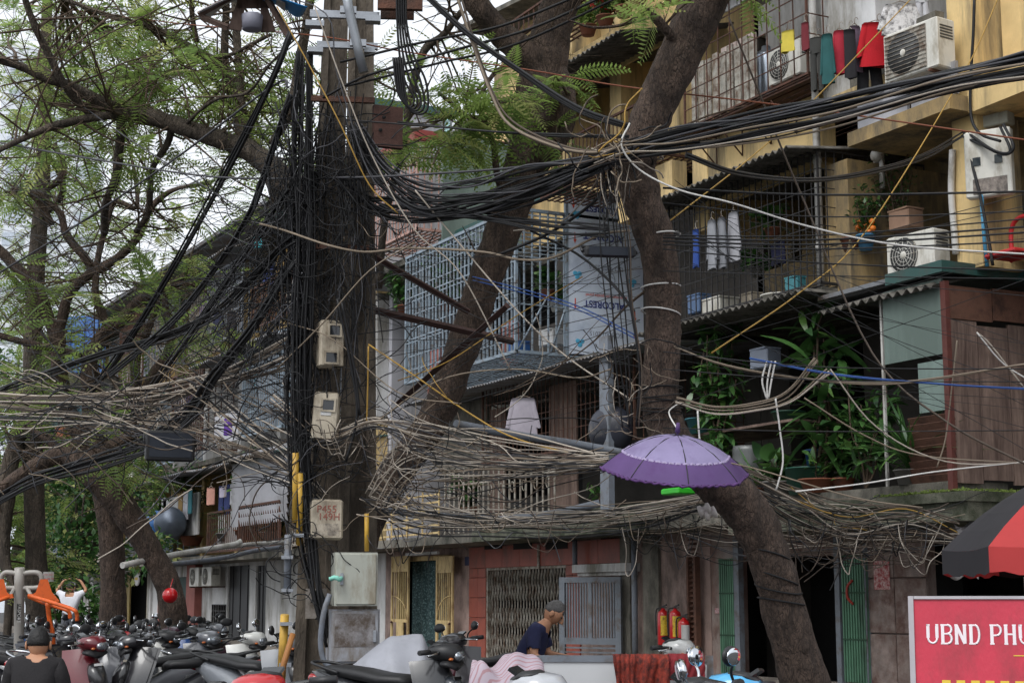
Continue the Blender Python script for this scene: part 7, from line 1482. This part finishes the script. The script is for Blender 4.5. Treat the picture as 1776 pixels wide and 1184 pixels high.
for lab, x0, x1, y0, y1, m_, kd in (('dark grey trousers hung beside the white downpipe', 1402, 1430, 66, 162, cl('charcoal', (58, 58, 56)), 'trousers'), ('teal long-sleeved shirt on the high line', 1420, 1448, 60, 150, cl('teal', (40, 86, 86)), 'shirt'), ('pink and crimson cardigan on the high line', 1440, 1472, 54, 132, cl('crimson', (172, 44, 60)), 'shirt'), ('black vest hung behind the cardigan', 1462, 1484, 52, 140, cl('black', (36, 34, 38)), 'plain'), ('mauve t-shirt hung next to the red coat', 1468, 1496, 46, 130, cl('mauve', (98, 84, 98)), 'shirt'), ('bright red coat with pale collar on the high line', 1482, 1562, 40, 120, cl('scarlet', (178, 22, 34)), 'shirt'), ('black trousers hung under the red coat', 1482, 1532, 104, 160, cl('ink', (26, 26, 30)), 'trousers'), ('white leggings hung by the air conditioner', 1586, 1612, -8, 38, cl('white', (184, 184, 188)), 'trousers')):
    garment(lab, x0, x1, y0, y1, 22.3+U(-.1, .1), m_, kd, U(-.3, .3))
m_cow = mat('cow_print', (206, 204, 204), .95, .05, 6, .5, dirt=(58, 56, 58), dscale=9, damt=.45)
garment('fluffy white jacket with black patches on the high line', 1520, 1602, 8, 66, 22.0, m_cow, 'shirt', .2)
G2 = 'laundry in the mesh cage'
for lab, x0, x1, y0, y1, m_, kd in (('blue trousers hung inside the mesh cage', 1199, 1214, 398, 466, cl('blue', (44, 72, 140)), 'plain'), ('grey striped shirt hung inside the mesh cage', 1222, 1246, 382, 470, cl('pale_grey', (142, 144, 150)), 'shirt'), ('grey shirt hung between the striped and white ones', 1240, 1262, 378, 468, cl('grey', (128, 130, 136)), 'shirt'), ('white shirt hung inside the mesh cage', 1256, 1288, 368, 456, cl('dull_white', (158, 158, 164)), 'shirt'), ('navy cloth hung beside the caged plants', 1330, 1368, 420, 460, cl('navy', (40, 42, 70)), 'plain')):
    garment(lab, x0, x1, y0, y1, 24.6, m_, kd, -.8)
garment('crumpled white shirt hung in the rusty mesh cage', 876, 938, 690, 756, 28.4, cl('lilac_white', (158, 152, 162)), 'shirt', -.2)
garment('yellow patterned cloth hung behind the rusty grid', 1352, 1380, 54, 92, 23.6, cl('lemon', (196, 178, 72)), 'plain', -.5); garment('dark red cloth hung behind the rusty grid', 1388, 1404, 40, 90, 23.4, cl('wine', (110, 40, 48)), 'plain', -.5)
for lab, x0, x1, y0, y1, c_ in (('dark navy jacket hung in the far bar cage', 368, 390, 540, 590, (40, 44, 66)), ('black shirt hung in the far bar cage', 392, 412, 540, 596, (34, 32, 36)), ('purple towel hung behind the slatted screen', 388, 404, 725, 755, (92, 60, 140)), ('turquoise shirt hung high on the far block', 438, 456, 405, 430, (60, 150, 160)), ('pale pink towel hung over the left ledge', 358, 374, 845, 875, (176, 130, 116)), ('grey towel hung over the left ledge', 380, 394, 845, 862, (150, 146, 160))):
    garment(lab, x0, x1, y0, y1, 40, cl(lab.split()[0]+'_far', c_), 'plain' if 'towel' in lab else 'shirt', -.3)
q = MB(); q.grid(lambda u, v: Q(1655+50*u+8*math.sin(v*5), 908+92*v+6*math.sin(u*7), .9+.1*math.sin(u*9+v*3)), 12, 14); o = q.build('hung_cloth', cl('offwhite', (178, 174, 176)), label='off-white sheet hung under the mossy ledge by the parasol', cat='cloth'); o.modifiers.new('t', 'SOLIDIFY').thickness = .006
# ================================================================ plants
M_pot = mat('terracotta', (136, 82, 60), .8, .2, 5, .2, dirt=(96, 74, 62), dscale=5, damt=.4); M_potg = mat('grey_pot', (104, 102, 98), .8, .2, 5, .2); M_potb = mat('blue_glazed', (66, 120, 156), .35, .1)
def long_leaf(l, w_, n=5, droop=.5):
    vs = []; fs = []
    for i in range(n+1):
        t = i/n; ww = w_*math.sin(PI*min(.98, .12+.85*t))**.8*.5; z = -droop*l*t*t; vs += [(l*t, -ww, z+.1*ww), (l*t, ww, z+.1*ww)]
        if i: o = 2*i; fs.append((o-2, o, o+1, o-1))
    return (np.array(vs), np.array(fs))
LL = [long_leaf(.42, .085), long_leaf(.36, .08, 5, .7)]; HL = [long_leaf(.2, .17, 4, .35), long_leaf(.17, .15, 4, .5)]; GL_ = [long_leaf(.5, .022, 6, .9), long_leaf(.42, .02, 6, .7)]; ML = [long_leaf(.15, .06, 3, .4)]; SL = LT
M_lg = [mat('glossy_leaf_%d' % i, c, .35, .25, 5, trans=.2, spec=.5) for i, c in enumerate([(66, 102, 52), (50, 82, 46), (88, 122, 60)])]
def plant(label, base, h, rad, n, tmpl, sc=1., pot=None, stems=3, up=.3, fruit=None, mats=None, vase=True, cat='potted plant', name='potted_plant', low=.15):
    b = snap(base); r = thing(name, label, cat, tuple(b)); top = b
    if pot:
        R_, H_, m_ = pot; q = MB(); q.lathe([(0, 0), (R_*.7, 0), (R_, H_*.9), (R_*1.08, H_*.9), (R_*1.08, H_), (R_*.92, H_), (R_*.9, H_*.9), (0, H_*.88)], 18, b); q.build('pot', m_, r); top = b+Vector((0, 0, H_*.85))
    q = MB(); fr = []
    for k in range(stems):
        e = top+Vector((U(-1, 1)*rad*.6, U(-1, 1)*rad*.6, h*U(.6, 1))); w_ = cr(wander(top, e, 4, .15), 4); q.tube(w_, [.012*(1-.6*i/len(w_))*max(1, h) for i in range(len(w_))], 5)
        for j in range(n//stems):
            t = random.choice(w_[int(len(w_)*low):]); d = Vector((U(-1, 1), U(-1, 1), U(-.5, .8)+up)); fr.append((Vector(t)+Vector((U(-1, 1), U(-1, 1), U(-.6, .6)))*rad*.35*(0 if tmpl is GL_ else 1), d, sc*U(.7, 1.25)))
    q.build('stem', M_twig, r); tag(crown_mesh('foliage', fr, r, mats or M_lg, tmpl), kind='stuff')
    if fruit:
        for px, py in fruit: q = MB(); q.ball(Q(px, py, .75), .045, n=10, m=7); q.build('fruit', mat('orange_fruit', (206, 112, 32), .45, .1), r)
    return r
plant('tall leafy shrub rising from the terrace behind the umbrella', Q(1245, 812, 1.0), 2.3, .45, 420, ML, 1.5, None, 7, -.2, cat='shrub', name='shrub')
plant('tall fishtail plant with long glossy leaves under the terrace awning', Q(1428, 820, 1.0), 2.9, .4, 120, LL, 1.35, None, 4, .2, cat='shrub', name='shrub', low=.35)
plant('bushy vine hanging beside the terrace post', Q(1500, 818, 1.0), 1.7, .5, 300, ML, 1.2, None, 7, -.1, cat='shrub', name='shrub', low=.3)
plant('potted plant with large heart-shaped leaves on the ledge', Q(1352, 832, 1.1), .45, .35, 44, HL, 1.25, (.26, .22, M_potg), 7, .5)
plant('small leafy plant in a wide terracotta pot on the ledge', Q(1418, 830, 1.1), .35, .3, 60, ML, 1.1, (.26, .2, M_pot), 5, .5)
plant('spider plant with arching strap leaves at the corner of the planked room', Q(1575, 828, 1.1), .25, .2, 110, GL_, 1.5, (.18, .2, M_potg), 4, 1.1)
plant('strap-leaved plant beside the heart-leaved pot', Q(1310, 826, 1.1), .2, .2, 50, GL_, 1.2, (.14, .16, M_pot), 3, 1.2)
plant('leafy climber between the two terrace posts', Q(1462, 815, .9), 1.0, .35, 160, ML, 1.3, (.16, .2, M_pot), 6, .2)
plant('small orange tree laden with fruit on the terrace roof', Q(1502, 428, .75)-Vector((0, 0, .05)), .75, .28, 260, SL, 1.0, (.13, .22, M_potb), 6, .2, [(1482, 374), (1492, 386), (1502, 392), (1512, 384), (1514, 396), (1508, 402), (1496, 402), (1488, 396)])
tub('brown clay pot left of the orange tree', 1476, 440, .8, .1, .14, .22, M_pot, 'pot', 'pot')
plant('thin trailing vine on the stained balcony wall', Q(1560, 420, .2), 1.3, .5, 260, SL, .8, None, 9, 0, cat='vine', name='vine', low=.4)
plant('hanging plant with pale broad leaves in the mesh cage', Q(1340, 410, .95), .35, .3, 50, HL, 1.0, (.13, .12, M_pot), 5, .2)
plant('trailing plant below the hanging pot in the mesh cage', Q(1312, 480, .9), .4, .3, 50, HL, .9, (.1, .14, M_potg), 4, .1)
plant('leafy plant in the far corner of the blue-grey cage', Q(700, 545, 1.0), .9, .45, 220, ML, 1.3, (.15, .2, M_pot), 6, .1)
plant('climbing plant behind the blue-grey bars', Q(775, 540, .9), 1.3, .5, 260, ML, 1.3, (.15, .2, M_pot), 6, .1)
plant('broad-leaved plant behind the blue-grey end bars', Q(950, 520, .2), .5, .3, 60, HL, 1.2, (.14, .2, M_pot), 5, .4); plant('bushy plant in a white pot behind the end bars', Q(968, 540, -.2), .5, .3, 90, ML, 1.2, (.18, .22, M_acw), 5, .3)
for k, px in enumerate((1020, 1050, 1082, 1108)):
    plant(('feathery green planter spilling from the rusty shelf', 'red-flowered planter on the rusty shelf', 'bushy planter in the middle of the rusty shelf', 'green planter at the end of the rusty shelf')[k], Q(px, 62-k*16, 1.35), .55, .4, 240, SL, 1.3, (.16, .18, M_pot), 7, .1, mats=M_leaf[:3] if k != 1 else [M_lg[0], mat('red_flower', (196, 60, 44), .6, .2), M_lg[2]])
plant('potted bonsai with a flat green crown on the left ledge', Q(332, 946, .8), 2.3, .9, 420, SL, 1.6, (.35, .3, M_pot), 8, .2, low=.8); plant('slim potted tree on the left ledge', Q(425, 936, 1.0), 2.3, .6, 120, ML, 2, (.3, .28, M_pot), 4, .1, low=.7)
plant('low bushy pot on the left ledge beside the pole', Q(470, 938, 1.0), .5, .6, 200, SL, 1.8, (.3, .25, M_potg), 6, .2); plant('grey bowl of straggly leaves on the left ledge', Q(395, 938, 1.0), .5, .5, 70, GL_, 1.4, (.35, .22, M_potg), 5, .8)
plant('leafy plant behind the flaking white railing', Q(815, 898, .8), .7, .4, 90, HL, 1.3, (.2, .22, M_pot), 5, .3); plant('sprawling weed growing on the mossy ledge', Q(1040, 868, 1.2), .3, .35, 60, SL, 1.3, None, 5, .3, cat='weed', name='weed')
plant('leafy pot plant in front of the white door frame', GP(152, 38), 1.3, .6, 300, ML, 1.6, (.25, .3, M_pot), 8, .2)
plant('tall leafy sapling by the straight trunk', GP(96, 41), 2.2, .7, 360, ML, 1.8, (.25, .3, M_pot), 8, .2)
fr = []
ms = thing('moss', 'bright green moss along the ledge by the planked wall', 'moss', tuple(Q(1730, 838, 1.1))); ms['kind'] = 'stuff'
for k in range(900): p = Q(1730, 838, 1.1); fr.append((Vector((U(-15.35, -15.24), U(YW-1.15, YW+1.5), L2+.01)) if k % 2 else Vector((U(-17, -15.3), U(YW-1.24, YW-1.1), L2+.01)), (U(-1, 1), U(-1, 1), U(.2, 1)), U(.3, .8)))
tag(crown_mesh('moss_leaves', fr, ms, [M_leaf[1], M_leaf[0]], LT), kind='stuff')
